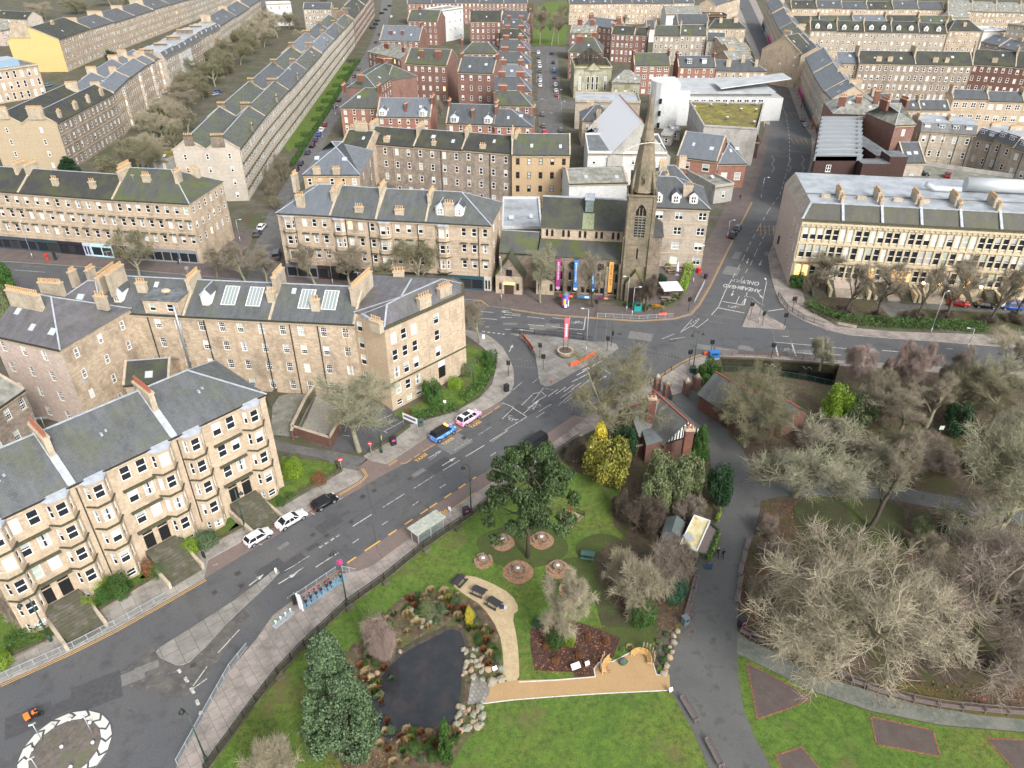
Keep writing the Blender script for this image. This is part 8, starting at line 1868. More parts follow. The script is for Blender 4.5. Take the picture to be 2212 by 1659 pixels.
for i,k in enumerate((600,665,752,830,917,985,1060)):y=np.interp(k,[p[0]for p in FEN],[p[1]for p in FEN]);p=P(k+3,y+5);b=MB();b.box(-.5,.5,-.5,.5,0,.55,DWALL);o=b.build('wall_buttress',
None,TR(p.x,p.y,0,.7));tag(o,'stone buttress block against the lawn side of the park wall','wall buttress','buttress blocks of the park wall')
wallrun('low stone wall in front of the terrace nearest the roundabout',[(-20,1448),(30,1420),(100,1388),(122,1373)],.5,.4,STACKS['grey']);wallrun('low stone wall of the middle terrace garden',
[(208,1326),(345,1246)],.5,.4,STACKS['grey']);wallrun('low stone wall of the small lawn by the terrace steps',[(412,1204),(528,1140)],.5,.4,STACKS['grey']);wallrun('low brown stone wall around the end terrace garden',
[(603,1097),(738,1019),(728,1003)],.6,.4,DWALL)
wallrun('low wall between the taxi pavement and the small car park',[(798,979),(848,950),(885,923)],.6,.35,DWALL);wallrun('brick yard wall with red parking notices at the lane',
[(634,950),(636,940),(715,965),(735,928),(742,888)],1.9,.35,ST['redbrick'],STACKS['cream']);wallrun('long stone wall between the two back yards',[(690,838),(662,880),(634,
938)],1.8,.4,DWALL,STACKS['cream']);wallrun('stone wall at the left of the grey back yard',[(600,858),(584,880)],1.8,.4,DWALL)
wallrun('mossy stone wall along the church front',[(1200,650),(1290,657),(1345,662)],.9,.4,DWALL);wallrun('low curved wall around the beer garden',[(1398,672),(1440,668),(1467,
655),(1474,640)],.8,.4,DWALL);wallrun('pale boundary wall below the hotel hedge',[(1746,668),(1809,700),(1850,708)],.7,.3,STACKS['cream']);wallrun('red brick garden wall below the lodge',
[(1371,985),(1440,968),(1500,950)],1.9,.35,ST['redbrick'],STACKS['cream'])
wallrun('tall back garden wall of the rubble rears',[(800,428),(1000,432),(1230,436)],2.2,.4,DWALL)
rail('grey pedestrian guard rail on the kerb below the terrace',[(-10,1474),(75,1436),(160,1398),(250,1352),(362,1290)],1.0,z=.14);rail('grey guard rail curving round the roundabout pavement',
[(384,1652),(459,1515),(497,1447),(535,1400)],1.0);rail('short grey guard rail behind the hire bikes',[(640,1294),(728,1235)],1.0);rail('pair of steel rails at the start of the bus bay',
[(740,1234),(770,1240)],1.0)
rail('black railing along the top of the big island',[(1108,718),(1200,726),(1280,738)],1.05,'park',z=.15);rail('black railing down the left side of the big island',[(1122,
728),(1143,750),(1158,778)],1.05,'park',z=.15);rail('grey guard rail before the church tower',[(1290,685),(1380,690),(1455,686)],1.0);rail('dark railing at the hotel corner',
[(1680,640),(1700,668),(1735,690),(1780,706)],1.05,'park');rail('reddish station railing along the long road',[(1556,768),(1659,771),(1809,783)],1.15,'park',z=.14,m=plain('rusty_brown_rail',
(.16,.08,.06),.7));rail('steel rail around the beer garden corner pavement',[(1500,655),(1522,612)],1.0)
def barrier(label,pts):
 T=thing('road_barrier',label,'barrier',tuple(P(*pts[0],.15)));o=P(*pts[0],.15);q=[P(x,y,.15)-o for x,y in pts]
 for a,c in zip(q,q[1:]):
  d=c-a;L_=d.length;k=max(1,round(L_/2));
  for i in range(k):
   s,e=a+d*(i/k)+d.normalized()*.04,a+d*((i+1)/k)-d.normalized()*.04;b=MB();b.bar(s+Vector((0,0,.62)),e+Vector((0,0,.62)),.06,ORG,.55);b.bar(s+Vector((0,0,.2)),e+Vector((0,0,
.2)),.05,ORG,.08);b.bar(s,s+Vector((0,0,.95)),.06,ORG);b.bar(e,e+Vector((0,0,.95)),.06,ORG);b.build('barrier_panel',T)
barrier('orange plastic barriers along the upper left edge of the big island',[(1127,727),(1139,741),(1152,758)]);barrier('orange plastic barriers along the lower edge of the big island',
[(1232,793),(1258,782),(1285,766)]);barrier('single orange barrier before the beer garden corner',[(1422,684),(1440,683)]);barrier('single orange barrier beside the blue bin',
[(1521,768),(1541,766)])
def binbox(label,x,y,m,s=(.7,.6,1.15),lid=None,z=.14,a=.5,pink=False,cat='litter bin',name='litter_bin',group=None):
 p=P(x,y,z);T=thing(name,label,cat,tuple(p),a,group);b=MB();b.box(-s[0]/2,s[0]/2,-s[1]/2,s[1]/2,.04,s[2],m);b.build('bin_body',T);b=MB();b.box(-s[0]/2-.04,s[0]/2+.04,-s[1]/2-.04,
s[1]/2+.04,s[2]+.003,s[2]+.09,lid or m);b.build('lid',T)
 b=MB();b.box(-s[0]*.3,s[0]*.3,-s[1]/2-.02,-s[1]/2-.004,s[2]*.6,s[2]*.85,BLK if not pink else plain('magenta_panel',(.6,.05,.3),.5));b.build('front_panel',T);return T
binbox('black litter bin with a pink panel beside the small car park pavement',850,960,IRON,(.95,.7,1.4),pink=True);binbox('black litter bin near the crossing beyond the pink taxi',
1094,845,IRON,(.8,.7,1.4));binbox('black litter bin with a pink panel at the bus stop railings',1007,1113,IRON,(.9,.7,1.4),pink=True);binbox('blue grey litter bin beside the park benches',
1479,1347,plain('slate_blue',(.12,.15,.18),.5),(.75,.75,1.2),z=.07);binbox('black litter bin with a pink panel on the right of the asphalt path',1601,1353,IRON,(.8,.7,1.3),
pink=True,z=.07);binbox('purple litter bin at the kerb by the beer garden',1524,602,plain('purple_black',(.05,.02,.06),.5),(.6,.6,1.2));binbox('red box bin at the beer garden hedge',
1509,589,plain('post_red',(.6,.03,.02),.5),(.9,.8,1.1),cat='bin');binbox('green service cabinet behind the taxi board',909,920,plain('service_green',(.07,.1,.1),.5),(.9,.5,
1.3),cat='cabinet',name='service_cabinet');binbox('teal advertising cabinet by the church tower',1377,672,plain('teal_panel',(.02,.3,.28),.4),(1.6,.5,2.2),cat='cabinet',name='street_cabinet',
a=0);binbox('blue wheeled skip on the station side pavement',1542,771,plain('skip_blue',(.02,.15,.45),.5),(1.9,1.1,1.2),cat='bin',name='wheeled_bin',a=0);binbox('dark planter box under the gate corner lamp',
1496,803,GREENP,(1.1,1.1,1.0),cat='planter',name='planter',a=0);binbox('yellow grit bin at the corner of the shop tenement',464,551,plain('grit_yellow',(.75,.55,.03),.5),(1.6,
1.1,1.0),cat='grit bin',name='grit_bin');binbox('red post box before the black shop',103,562,MATS['post_red'],(.6,.5,1.6),cat='post box',name='post_box');binbox('black information pillar right of the red post box',
121,562,IRON,(.7,.4,2.3),cat='pillar',name='information_pillar')
for i,(x,m,n_)in enumerate(((70,'skip_blue','blue'),(78,'skip_blue','blue'),(142,'skip_blue','blue'),(150,'skip_blue','blue'),(158,'skip_blue','blue'),(168,None,'green'),(177,
None,'green'))):binbox(f'{n_} wheelie bin in the lane behind the bay windowed row',x,886+i*.3,MATS[m]if m else plain('bin_green',(.05,.18,.08),.5),(.6,.75,1.1),z=.03,a=.1,
cat='wheelie bin',name='wheelie_bin',group=f'{n_} wheelie bins in the lane')
for i,x in enumerate((1476,1486,1497)):p=P(x,572,.1);b=MB();b.box(-.9,.9,-.8,.8,0,1.9,MATS['post_red'],top=IRON);o=b.build('storage_box',None,TR(p.x,p.y,.1));tag(o,'red storage box with dark lid behind the folded parasol',
'storage box','red storage boxes in the beer garden')
p=P(888,928,.14);b=MB();b.box(-1.3,1.3,-.1,-.092,2.25,2.65,plain('purple_print',(.12,.06,.22),.5));SB=(b,p)
def postsign(label,x,y,w_,h_,z0,m,txt=None,tm=None,a=0,posts=2,round_=False,name='sign',size=.3):
 p=P(x,y,.14);T=thing(name,label,'sign',tuple(p),a);b=MB()
 for s in((-w_/2,w_/2)if posts==2 else(0,)):b.tube([(s,0,0),(s,0,z0+h_)],.04,STEEL,6)
 b.build('post',T);b=MB()
 if round_:b.tube([(0,-.07,z0+h_/2),(0,-.05,z0+h_/2)],h_/2,m,20);b.box(-h_*.35,h_*.35,-.085,-.072,z0+h_/2-h_*.09,z0+h_/2+h_*.09,WHITE)
 else:b.box(-w_/2,w_/2,-.09,-.05,z0,z0+h_,m)
 o=b.build('panel',T)
 if txt:lettering(txt,size,tm or IRON,o,Matrix.Translation((0,-.095,z0+h_/2))@Matrix.Rotation(math.pi/2,4,'X'))
 return T
REDS=plain('sign_red',(.6,.03,.03),.5)
postsign('white board with a purple strip on two posts beside the service cabinet',888,928,3.2,1.2,1.8,WHITE,a=-.6);postsign('red no entry sign at the corner of the small car park',
803,985,.1,.75,2.2,REDS,a=-.2,posts=1,round_=True);postsign('red no entry sign at the end terrace garden',739,1018,.1,.75,2.0,REDS,a=.4,posts=1,round_=True);postsign('bus stop flag on a grey pole left of the litter bin',
974,1129,.5,.6,2.5,WHITE,a=-.6,posts=1);postsign('dark direction sign on two posts before the hotel end wall',1682,546,2.4,2.2,2.6,plain('sign_back',(.07,.08,.08),.5),a=.3);postsign('white sign plate at the hedge of the wedge tenement',
962,886,.5,.6,1.6,WHITE,a=0,posts=1);postsign('slim fingerpost with a black map panel by the terrace steps',445,1213,.7,1.3,.8,IRON,a=-.5,posts=1);postsign('small notice board on a post by the woodland path',
2028,940,.8,.8,1.2,plain('notice_pale',(.5,.6,.5),.5),posts=1);postsign('yellow notice sign under the slim dark tree',1862,1022,1.6,1.0,.6,plain('notice_yellow',(.7,.45,.03),
.5),posts=1);postsign('blue street plate on a grey pole at the flatiron corner'.replace('flatiron','wedge tenement'),1045,752,.5,1.0,2.2,WHITE,posts=1)
postsign('grey direction sign at the side street corner',494,558,1.4,1.6,1.5,plain('sign_grey',(.25,.3,.33),.5),a=-.5)
SB[0].build('print',[o for o in SC.objects if o.get('label','').startswith('white board with')][0].children[1])
TT=thing('banner_mast','tall red banner mast rising from a round stone planter on the big island','banner mast',tuple(P(1221,766,.15)));b=MB();b.tube([(0,0,0),(0,0,.95)],1.55,
STACKS['grey'],24);b.tube([(0,0,.951),(0,0,1.05)],[1.62,1.62],SILL,24);b.tube([(0,0,1.052),(0,0,1.06)],1.3,SOIL,24);b.build('planter',TT)
b=MB();hm_=at_row(P(1221,766).xy,684);[b.tube([(s,0,1),(s,0,hm_)],.05,IRON,6)for s in(-.45,.45)];b.build('mast',TT);b=MB();b.box(-.42,.42,-.05,.05,hm_-5.2,hm_-.3,plain('banner_red',
(.62,.13,.18),.6));o=b.build('banner',TT);b=MB();[b.box(-.2+k%2*.06,.2,-.06,-.052,hm_-1.9-k*.42,hm_-1.6-k*.42,WHITE)for k in range(7)];b.build('print',o)
AC=thing('advertising_column','round poster column with pointed grey cap on the church pavement','advertising column',tuple(P(1221,663,.14)));b=MB();b.tube([(0,0,0),(0,0,3.1)],
.8,plain('poster_blue',(.04,.08,.45),.4),18);b.build('column',AC);b=MB();b.tube([(0,0,3.1),(0,0,3.2),(0,0,4.0)],[.95,.95,.05],plain('cap_grey',(.12,.14,.16),.5),18);b.build('cap',
AC)
for(a0,c_,z0_,z1_)in((-2.2,(.85,.6,.05),.9,2.3),(-1.1,(.8,.05,.35),2.0,2.9),(-1.9,(.8,.8,.78),.2,1.0),(-.9,(.7,.7,.72),.3,1.9),(-2.9,(.6,.1,.4),.4,2.4)):b=MB();pts_=[(.82*math.cos(a0+t*.12),
.82*math.sin(a0+t*.12))for t in range(7)];[b.face([(*pts_[t],z0_),(*pts_[t+1],z0_),(*pts_[t+1],z1_),(*pts_[t],z1_)],plain('poster_%02d%02d%02d'%tuple(int(q*99)for q in c_),
c_,.4))for t in range(6)];b.build('poster',AC)
CM=CH.matrix_basis;CI=CM.inverted()
def church_x(px,y=-.62,z=5):
 lo,hi=-5.,60.
 for _ in range(40):
  m=(lo+hi)/2
  if Q(CM@Vector((m,y,z)))[0]<px:lo=m
  else:hi=m
 return lo
for px,c_,c2_,txt,lab in((1206,(.5,.06,.3),(.75,.6,.7),'BRASSERIE','magenta'),(1244,(.08,.28,.68),(.8,.85,.9),'WINE AND COCKTAILS','pale blue'),(1281,(.02,.09,.28),(.3,.6,
.8),'AUDITORIUM','dark blue'),(1319,(.72,.38,.1),(.1,.05,.03),'WHISKY BAR','orange')):
 x=church_x(px);T=thing('banner',f'tall {lab} vertical banner hanging on a buttress of the church front','banner',tuple(CM@Vector((x,-.72,1.6))),CH.rotation_euler.z);mm=plain('cloth_banner_'+lab.replace(' ',
'_'),c_,.6);b=MB();b.box(-.48,.48,-.03,.03,.5,7.3,mm);b.face([(-.48,-.031,.5),(.48,-.031,.5),(.48,-.031,0),(0,-.031,-.3),(-.48,-.031,0)],plain('banner_tail_'+lab.replace(' ',
'_'),c2_ if lab!='orange' else c_,.6));o=b.build('cloth',T);b=MB();b.bar((-.6,0,7.35),(.6,0,7.35),.07,IRON);b.bar((0,0,7.35),(0,.7,7.35),.06,IRON);b.build('bracket',T)
 if txt!='AUDITORIUM' and lab in('orange',):lettering(txt,.78,plain('banner_ink',(.12,.05,.02),.6),o,Matrix.Translation((0,-.045,4.2))@Matrix.Rotation(math.pi/2,4,'X')@Matrix.Rotation(-math.pi/2,
4,'Z'),spacing=1.15)
 else:
  b=MB();rn=random.Random(px);z_=6.6
  while z_>2.2:hh=rn.uniform(.2,.5);wv=rn.uniform(.12,.24);b.box(-wv,wv,-.036,-.031,z_-hh,z_,plain('banner_print_'+lab.replace(' ','_'),c2_,.6));z_-=hh+.1
  b.build('print',o)
for px0,px1,c_,lab in((1208,1239,(.7,.03,.02),'red'),(1248,1274,(.06,.25,.6),'blue'),(1291,1316,(.12,.03,.12),'purple and orange')):
 xa,xb=church_x(px0,-3.2,1),church_x(px1,-3.2,1);b=MB();b.box(xa,xb,-3.3,-3.22,.75,1.5,plain('low_banner_'+lab.split()[0],c_,.6));b.box(xb-1.2,xb-.2,-3.33,-3.31,.9,1.35,plain('low_banner_print_'+lab.split()[0],
(.9,.3,.15)if lab!='blue' else(.8,.85,.9),.6));o=b.build('low_banner',None,CM);tag(o,f'long low {lab} banner tied to the wall below the church windows','banner')
a_,c_=P(905,1181,.14),P(958,1146,.14);d=c_-a_;T=thing('bus_shelter','glass bus shelter with pale flat roof and bench beside the park railings','bus shelter',tuple(a_),math.atan2(d.y,
d.x));L_=d.length
for x in(0,L_/2,L_):b=MB();b.box(-.06,.06,-.06,.06,0,2.45,STEEL);b.build('post',T,TR(x,0,0));b=MB();b.box(-.05,.05,-.05,.05,0,2.45,STEEL);b.build('post',T,TR(x,1.5,0))
b=MB();b.box(-.4,L_+.4,-.3,1.9,2.46,2.6,plain('shelter_roof',(.36,.38,.33),.5,var=.25));[b.box(L_*k/4-.02,L_*k/4+.02,-.3,1.9,2.6,2.66,STEEL)for k in range(5)];b.build('roof',
T);b=MB();b.box(.3,L_-.3,.1,.5,.5,.56,STEEL);b.build('bench',T);b=MB();b.box(-.03,.03,.1,1.4,.3,2.1,plain('poster_dark',(.15,.1,.1),.3));b.build('advert_panel',T,TR(.05,0,
0))
gl=newmat('clear_pane',.05);gl[2].inputs['Transmission Weight'].default_value=.9;gl[2].inputs['Base Color'].default_value=(.8,.9,.88,1)
for k in range(2):b=MB();b.box(.1,L_/2-.1,-.01,.01,.3,2.2,gl[0]);b.build('glass_pane',T,TR(L_/2*k,0,0))
MAT=sheet('bike_dock_mat',[(645,1301),(740,1240),(752,1249),(657,1316)],.155,plain('blue_dock_surface',(.17,.29,.38),.85,var=.25,scale=3));PK=plain('pink_frame',(.8,.1,.2),
.4)
def bike(label,x,y,a,group):
 T=thing('bicycle',label,'bicycle',tuple(P(x,y,.16)),a,group)
 for xx in(-.52,.52):b=MB();b.tube([(xx+.31*math.cos(t/12*2*math.pi),0,.33+.31*math.sin(t/12*2*math.pi))for t in range(13)],.03,TYRE,5);[b.bar((xx,0,.33),(xx+.3*math.cos(k*1.05),
0,.33+.3*math.sin(k*1.05)),.01,STEEL)for k in range(6)];b.build('wheel',T)
 b=MB();b.bar((-.52,0,.33),(-.1,0,.35),.04,PK);b.bar((-.1,0,.35),(.4,0,.72),.055,PK);b.bar((-.1,0,.35),(-.22,0,.85),.045,PK);b.bar((.52,0,.33),(.38,0,.95),.045,PK);b.box(-.85,
-.2,-.06,.06,.62,.67,PK);b.build('frame',T);b=MB();b.box(-.34,-.1,-.08,.08,.86,.93,IRON);b.build('saddle',T);b=MB();b.bar((.36,-.28,1.0),(.36,.28,1.0),.03,IRON);b.box(.42,
.68,-.18,.18,.8,1.0,IRON);b.build('handlebar',T)
for x,y in((660,1303),(671,1293),(682,1285),(692,1277),(705,1269),(713,1263),(735,1249)):bike('pink hire bicycle parked on the blue dock surface',x,y,-1.05+BR.uniform(-.1,
.1),'hire bicycles')
for x,y in((653,1303),(665,1295),(676,1287),(688,1279),(699,1271),(709,1264),(722,1256),(728,1252)):p=P(x,y-3,.16);b=MB();b.tube([(0,0,0),(0,0,.75),(.5,0,.75),(.5,0,0)],.035,
STEEL,6);tag(b.build('bike_stand',None,TR(p.x,p.y,.16,-1.0)),'steel hoop stand between the pink hire bicycles','bike stand','steel bike stands')
T=thing('scooter_dock','low grey charging dock plate with four green lit posts near the bikes','dock',tuple(P(592,1356,.15)));d=P(634,1321,.15)-P(592,1356,.15);T.rotation_euler.z=math.atan2(d.y,
d.x);b=MB();b.box(0,d.length,-.4,.4,0,.06,STEEL);b.build('base_plate',T)
for k in range(4):b=MB();b.tube([(0,0,.06),(0,0,.8)],.1,plain('pale_grey_post',(.5,.52,.52),.4),8);b.ball((0,0,.85),.12,plain('green_light',(.3,.9,.6),.4,emit=1),8,6);b.build('dock_post',
T,TR(d.length*(k+.5)/4,0,0))
for k in range(2):p=P(647+k*5,1310+k*3,.15);b=MB();b.box(-.12,.12,-.6,.6,.0,1.9,plain('white_totem',(.7,.72,.74),.4));tag(b.build('dock_totem',None,TR(p.x,p.y,.15,.5)),'white information totem at the left end of the blue bike dock',
'totem','white dock totems')
binbox('black parcel box at the left end of the bike dock',638,1303,IRON,(.6,.5,1.2),cat='box',name='street_box')
RBC=None
import numpy as _np
pts_=[(x/8,1486.1+y/8)for x,y in[(1430,390),(1700,400),(1850,520),(1950,750),(1930,900),(1850,1110),(1650,1382),(1100,490),(800,640),(600,820),(420,1020),(330,1200),(270,1382)]]
A_=[];B_=[]
for x,y in pts_:p=P(x,y);A_.append([2*p.x,2*p.y,1]);B_.append(p.x**2+p.y**2)
s_=_np.linalg.lstsq(_np.array(A_),_np.array(B_),rcond=None)[0];RC=Vector((s_[0],s_[1],0));RR_=math.sqrt(s_[2]+s_[0]**2+s_[1]**2)
T=thing('mini_roundabout','mini roundabout with a white arrow patterned ring around a cobbled dome','roundabout',tuple(RC));b=MB()
for r0,r1,z0_,z1_,m in((0,RR_*.74,.32,.16,patches('cobbled_dome',[(.17,.145,.125),((.10,.09,.085),2.2,.5,.15),((.12,.13,.07),.6,.6,.08)],.9,.4,14)),(RR_*.74,RR_,.15,.08,plain('chevron_dark',
(.07,.08,.085),.8))):
 n=48;rr=[r0,(r0+r1)/2,r1]if r0==0 else[r0,r1]
 for q0,q1 in zip(rr,rr[1:]):
  f0,f1=z0_+(z1_-z0_)*(q0-r0)/(r1-r0),z0_+(z1_-z0_)*(q1-r0)/(r1-r0)
  for k in range(n):a0,a1=2*math.pi*k/n,2*math.pi*(k+1)/n;pp=[(q0*math.cos(a0),q0*math.sin(a0),f0),(q1*math.cos(a0),q1*math.sin(a0),f1),(q1*math.cos(a1),q1*math.sin(a1),f1),
(q0*math.cos(a1),q0*math.sin(a1),f0)];b.face(pp if q0 else pp[1:],m)
n=48
for k in range(n):a0,a1=2*math.pi*k/n,2*math.pi*(k+1)/n;b.face([(RR_*math.cos(a0),RR_*math.sin(a0),0),(RR_*math.cos(a1),RR_*math.sin(a1),0),(RR_*math.cos(a1),RR_*math.sin(a1),
.08),(RR_*math.cos(a0),RR_*math.sin(a0),.08)],KERB)
b.build('dome',T);WSET=plain('white_setts',(.60,.585,.53),.85,var=.15,scale=9);nb=16
for k in range(nb):
 b=MB();r0,r1=RR_*.76,RR_*.985;rm_=(r0+r1)/2;a0=2*math.pi*k/nb;w_=2*math.pi/nb*.80;lead=-.13
 def pz(r,a):return(r*math.cos(a),r*math.sin(a),.16-(r-RR_*.74)/(RR_*.26)*.07+.008)
 for s0,s1 in((0,1),(1,2),(2,3),(3,4)):
  fr=[r0,(r0+rm_)/2,rm_,(rm_+r1)/2,r1];ra,rb=fr[s0],fr[s1];sh=lambda r:lead*(1-abs(r-rm_)/(rm_-r0))
  b.face([pz(ra,a0+sh(ra)),pz(rb,a0+sh(rb)),pz(rb,a0+w_+sh(rb)),pz(ra,a0+w_+sh(ra))],WSET)
 b.build('white_chevron',T)
for x,y in((1072,1028),(910,685),(1210,558),(1560,612),(1608,955),(556,1078),(1230,1378)):p=P(x/8,1486.1+y/8,.35);b=MB();b.ball((0,0,.18),.2,plain('white_globe',(.62,.63,.66),
.4),12,8);b.tube([(0,0,-.1),(0,0,.1)],.1,STEEL,8);tag(b.build('globe_bollard',None,Matrix.Translation(p)),'small white globe stud on the roundabout dome','bollard','white globes on the roundabout')
for x,y,tx,ty,lab in((735,920,530,650,'left slim spotlight post at the edge of the roundabout'),(1605,800,1490,510,'slim spotlight post at the far edge of the roundabout'),
(700,1480,545,1240,'slim spotlight post at the near edge of the roundabout')):p=P(x/8,1486.1+y/8,.2);h=at_row(p.xy,1486.1+ty/8,.5,9);T=thing('spotlight_post',lab,'lamp post',
tuple(p),.7);b=MB();b.tube([(0,0,0),(0,0,h)],.05,STEEL,6);b.build('post',T);b=MB();b.tube([(0,0,h),(-.35,0,h+.12)],.09,plain('lamp_head',(.6,.62,.64),.4),8);b.box(-.1,.3,-.05,
.05,h-.02,h+.1,STEEL);b.build('lamp_head',T)
b=MB();b.tube([(0,0,0),(0,0,.9),(0,0,1.0)],[.15,.15,.05],WHITE,10);tag(b.build('bollard',None,Matrix.Translation(P(597,1238,.15))),'white illuminated bollard at the tip of the long island',
'bollard')
for i,(x,y)in enumerate(((1330,866),(1345,858),(1360,850),(1378,842),(1390,836),(1405,827),(1420,818),(1436,809),(1450,800))):b=MB();b.tube([(0,0,0),(0,0,.85),(0,0,.95)],[.07,
.07,.03],IRON,8);tag(b.build('bollard',None,Matrix.Translation(P(x,y,.14))),'black iron bollard along the kerb towards the park gate','bollard','black bollards by the park gate')
b=MB();q=[P(x,y,0)for x,y in PIT]
for i in range(len(q)):
 a,c=q[i],q[(i+1)%len(q)];b.face([(a.x,a.y,-4.5),(a.x,a.y,.3 if i<2 else 0),(c.x,c.y,.3 if i<2 else 0),(c.x,c.y,-4.5)],DWALL);b.face([(a.x,a.y,-4.5),(c.x,c.y,-4.5),(c.x,c.y,
0),(a.x,a.y,0)],DWALL)
a,c=q[1],q[2];d=c-a;M_=Matrix.Translation((a.x,a.y,-4.5))@Matrix.Rotation(math.atan2(d.y,d.x),4,'Z')
for x0 in(3,9.5):b.box(x0,x0+5,-.12,-.02,0,2.9,BLK,M_)  # flat black panels painted in for the dark of the wall openings
for i in range(2):b.bar(q[i]+Vector((0,0,.35)),q[i+1]+Vector((0,0,.35)),.5,SILLG,.3)
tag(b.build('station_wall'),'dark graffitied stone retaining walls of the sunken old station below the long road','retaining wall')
for i in range(3):g_=MB();w_=1.6-i*.3;g_.tube([(k*.32,0,.35*math.sin(k*1.7+i))for k in range(int(6*w_))],.05,plain('graffiti_white',(.6,.62,.6),.7),4);tag(g_.build('graffiti',
None,M_@Matrix.Translation((1.2+i*7.2,-.07,3.7))),'pale spray painted scrawl on the sunken station wall','graffiti','graffiti on the station wall')
rail('yellowish railing on the park side of the sunken station',[(1562,803),(1640,806),(1740,822),(1800,835)],1.2,'park',z=0.05,m=GREENP,name='park_fence',cat='fence')
def bench(x,y,tx,ty,label,group=None,L_=1.9):
 a,c=P(x,y,.07),P(tx,ty,.07);d=c-a;T=thing('park_bench',label,'bench',tuple(a),math.atan2(d.y,d.x),group)
 b=MB();[b.box(-L_/2,L_/2,-.05+k*.11,.04+k*.11,.42,.46,TEAK)for k in range(5)];b.build('seat',T);b=MB();b.box(-L_/2,L_/2,.52,.57,.86,.93,TEAK);[b.box(-L_/2+.08+k*(L_-.16)/14-.02,
-L_/2+.08+k*(L_-.16)/14+.02,.53,.56,.5,.86,TEAK)for k in range(15)];b.build('backrest',T)
 for s in(-1,1):
  for yy in(0,.52):b=MB();b.box(-.04,.04,-.04,.04,0,.64 if yy==0 else.9,TEAK);b.build('leg',T,TR(s*(L_/2-.05),yy,0))
  b=MB();b.box(-.05,.05,-.08,.5,.64,.69,TEAK);b.build('armrest',T,TR(s*(L_/2-.05),0,0))
 return T
BP={}
for x,y,dx,dy in((1496,1262,4,-14),(1490,1288,4,-14),(1482,1317,4,-14)):bench(x,y,x-dx,y-dy,'slatted grey teak bench left of the asphalt path beside the leafy bed','benches left of the asphalt path',
2.3)
for x,y in((1618,1180),(1611,1208),(1604,1236),(1602,1262),(1598,1292)):bench(x,y,x+3,y-14,'slatted grey teak bench backing on the woodland at the right of the path','benches right of the asphalt path',
2.3)
bench(1484,1537,1498,1560,'bench alone beside the lower lawn, nearer the tan path',None,3.2);bench(1537,1631,1551,1658,'bench alone beside the lower lawn, nearest the camera',
None,3.2)
CB=[(1618,1379),(1640,1391),(1672,1403),(1700,1417),(1728,1431),(1784,1455),(1815,1469),(1843,1479),(1897,1499),(1948,1513),(2000,1525),(2054,1534),(2102,1539),(2152,1544),
(2204,1548)]
for i,(x,y)in enumerate(CB):q=CB[min(i+1,len(CB)-1)];p_=CB[max(i-1,0)];bench(x,y,x+(q[0]-p_[0]),y+(q[1]-p_[1]),'slatted teak bench in the long line along the curved path',
'benches along the curved path',2.5)
def roundtable(x,y,r,label):
 b=MB();n=20;p=P(x,y,0);pl=[(p.x+r*math.cos(t*2*math.pi/n)*(1+.05*math.sin(t*3)),p.y+r*math.sin(t*2*math.pi/n)*(1+.05*math.cos(t*5)))for t in range(n)];b.prism(pl,None,.062,
plain('bark_chips',(.30,.17,.10),.95,var=.5,scale=5));tag(b.build('bark_circle'),kind='structure')
 T=thing('round_picnic_table',label,'picnic table',(p.x,p.y,.06),x%6,'round picnic tables on the lawn');b=MB();[b.box(-math.sqrt(max(.05,.62**2-(k*.12)**2)),math.sqrt(max(.05,
.62**2-(k*.12)**2)),k*.12-.055,k*.12+.055,.72,.76,TIMB)for k in range(-5,6)];b.build('table_top',T)
 for k in range(4):
  a=k*math.pi/2+.4;b=MB();pts2=[(1.0*math.cos(a+t*.16),1.0*math.sin(a+t*.16))for t in range(-3,4)];po=[(1.28*math.cos(a+t*.16),1.28*math.sin(a+t*.16))for t in range(3,-4,-1)];b.prism(pts2+po,
.42,.46,TIMB);b.build('seat',T);b=MB();b.bar((.2*math.cos(a),.2*math.sin(a),.05),(.5*math.cos(a),.5*math.sin(a),.7),.09,TIMB);b.bar((0,0,.36),(1.15*math.cos(a),1.15*math.sin(a),
.38),.08,TIMB);b.bar((1.15*math.cos(a),1.15*math.sin(a),0),(1.15*math.cos(a),1.15*math.sin(a),.4),.08,TIMB);b.build('leg',T)
 b=MB();b.box(-.21,.21,-.21,.21,.762,.775,plain('white_notice',(.75,.76,.78),.4));b.build('notice',T)
for x,y,r in((1044,1214,1.35),(1119,1236,2.1),(1086,1172,1.7),(1170,1168,1.75),(1205,1230,1.7),(1228,1277,1.3)):roundtable(x,y,r,'round timber picnic table with a white notice on a ring of bark chips')
def picnic(x,y,a,m,label,group=None,z=.08,L_=1.9):
 T=thing('picnic_bench',label,'picnic bench',tuple(P(x,y,z)),a,group);b=MB();[b.box(-L_/2,L_/2,-.4+k*.165,-.26+k*.165,.72,.76,m)for k in range(5)];b.build('table_top',T)
 for s in(-1,1):b=MB();[b.box(-L_/2,L_/2,s*.72-.14+k*.15,s*.72-.01+k*.15,.42,.46,m)for k in range(2)];b.build('seat',T)
 for s in(-1,1):b=MB();b.bar((s*L_*.36,-.25,.7),(s*L_*.36,-.5,0),.07,m);b.bar((s*L_*.36,.25,.7),(s*L_*.36,.5,0),.07,m);b.bar((s*L_*.36,-.8,.38),(s*L_*.36,.8,.38),.07,m);b.build('leg',
T)
 return T
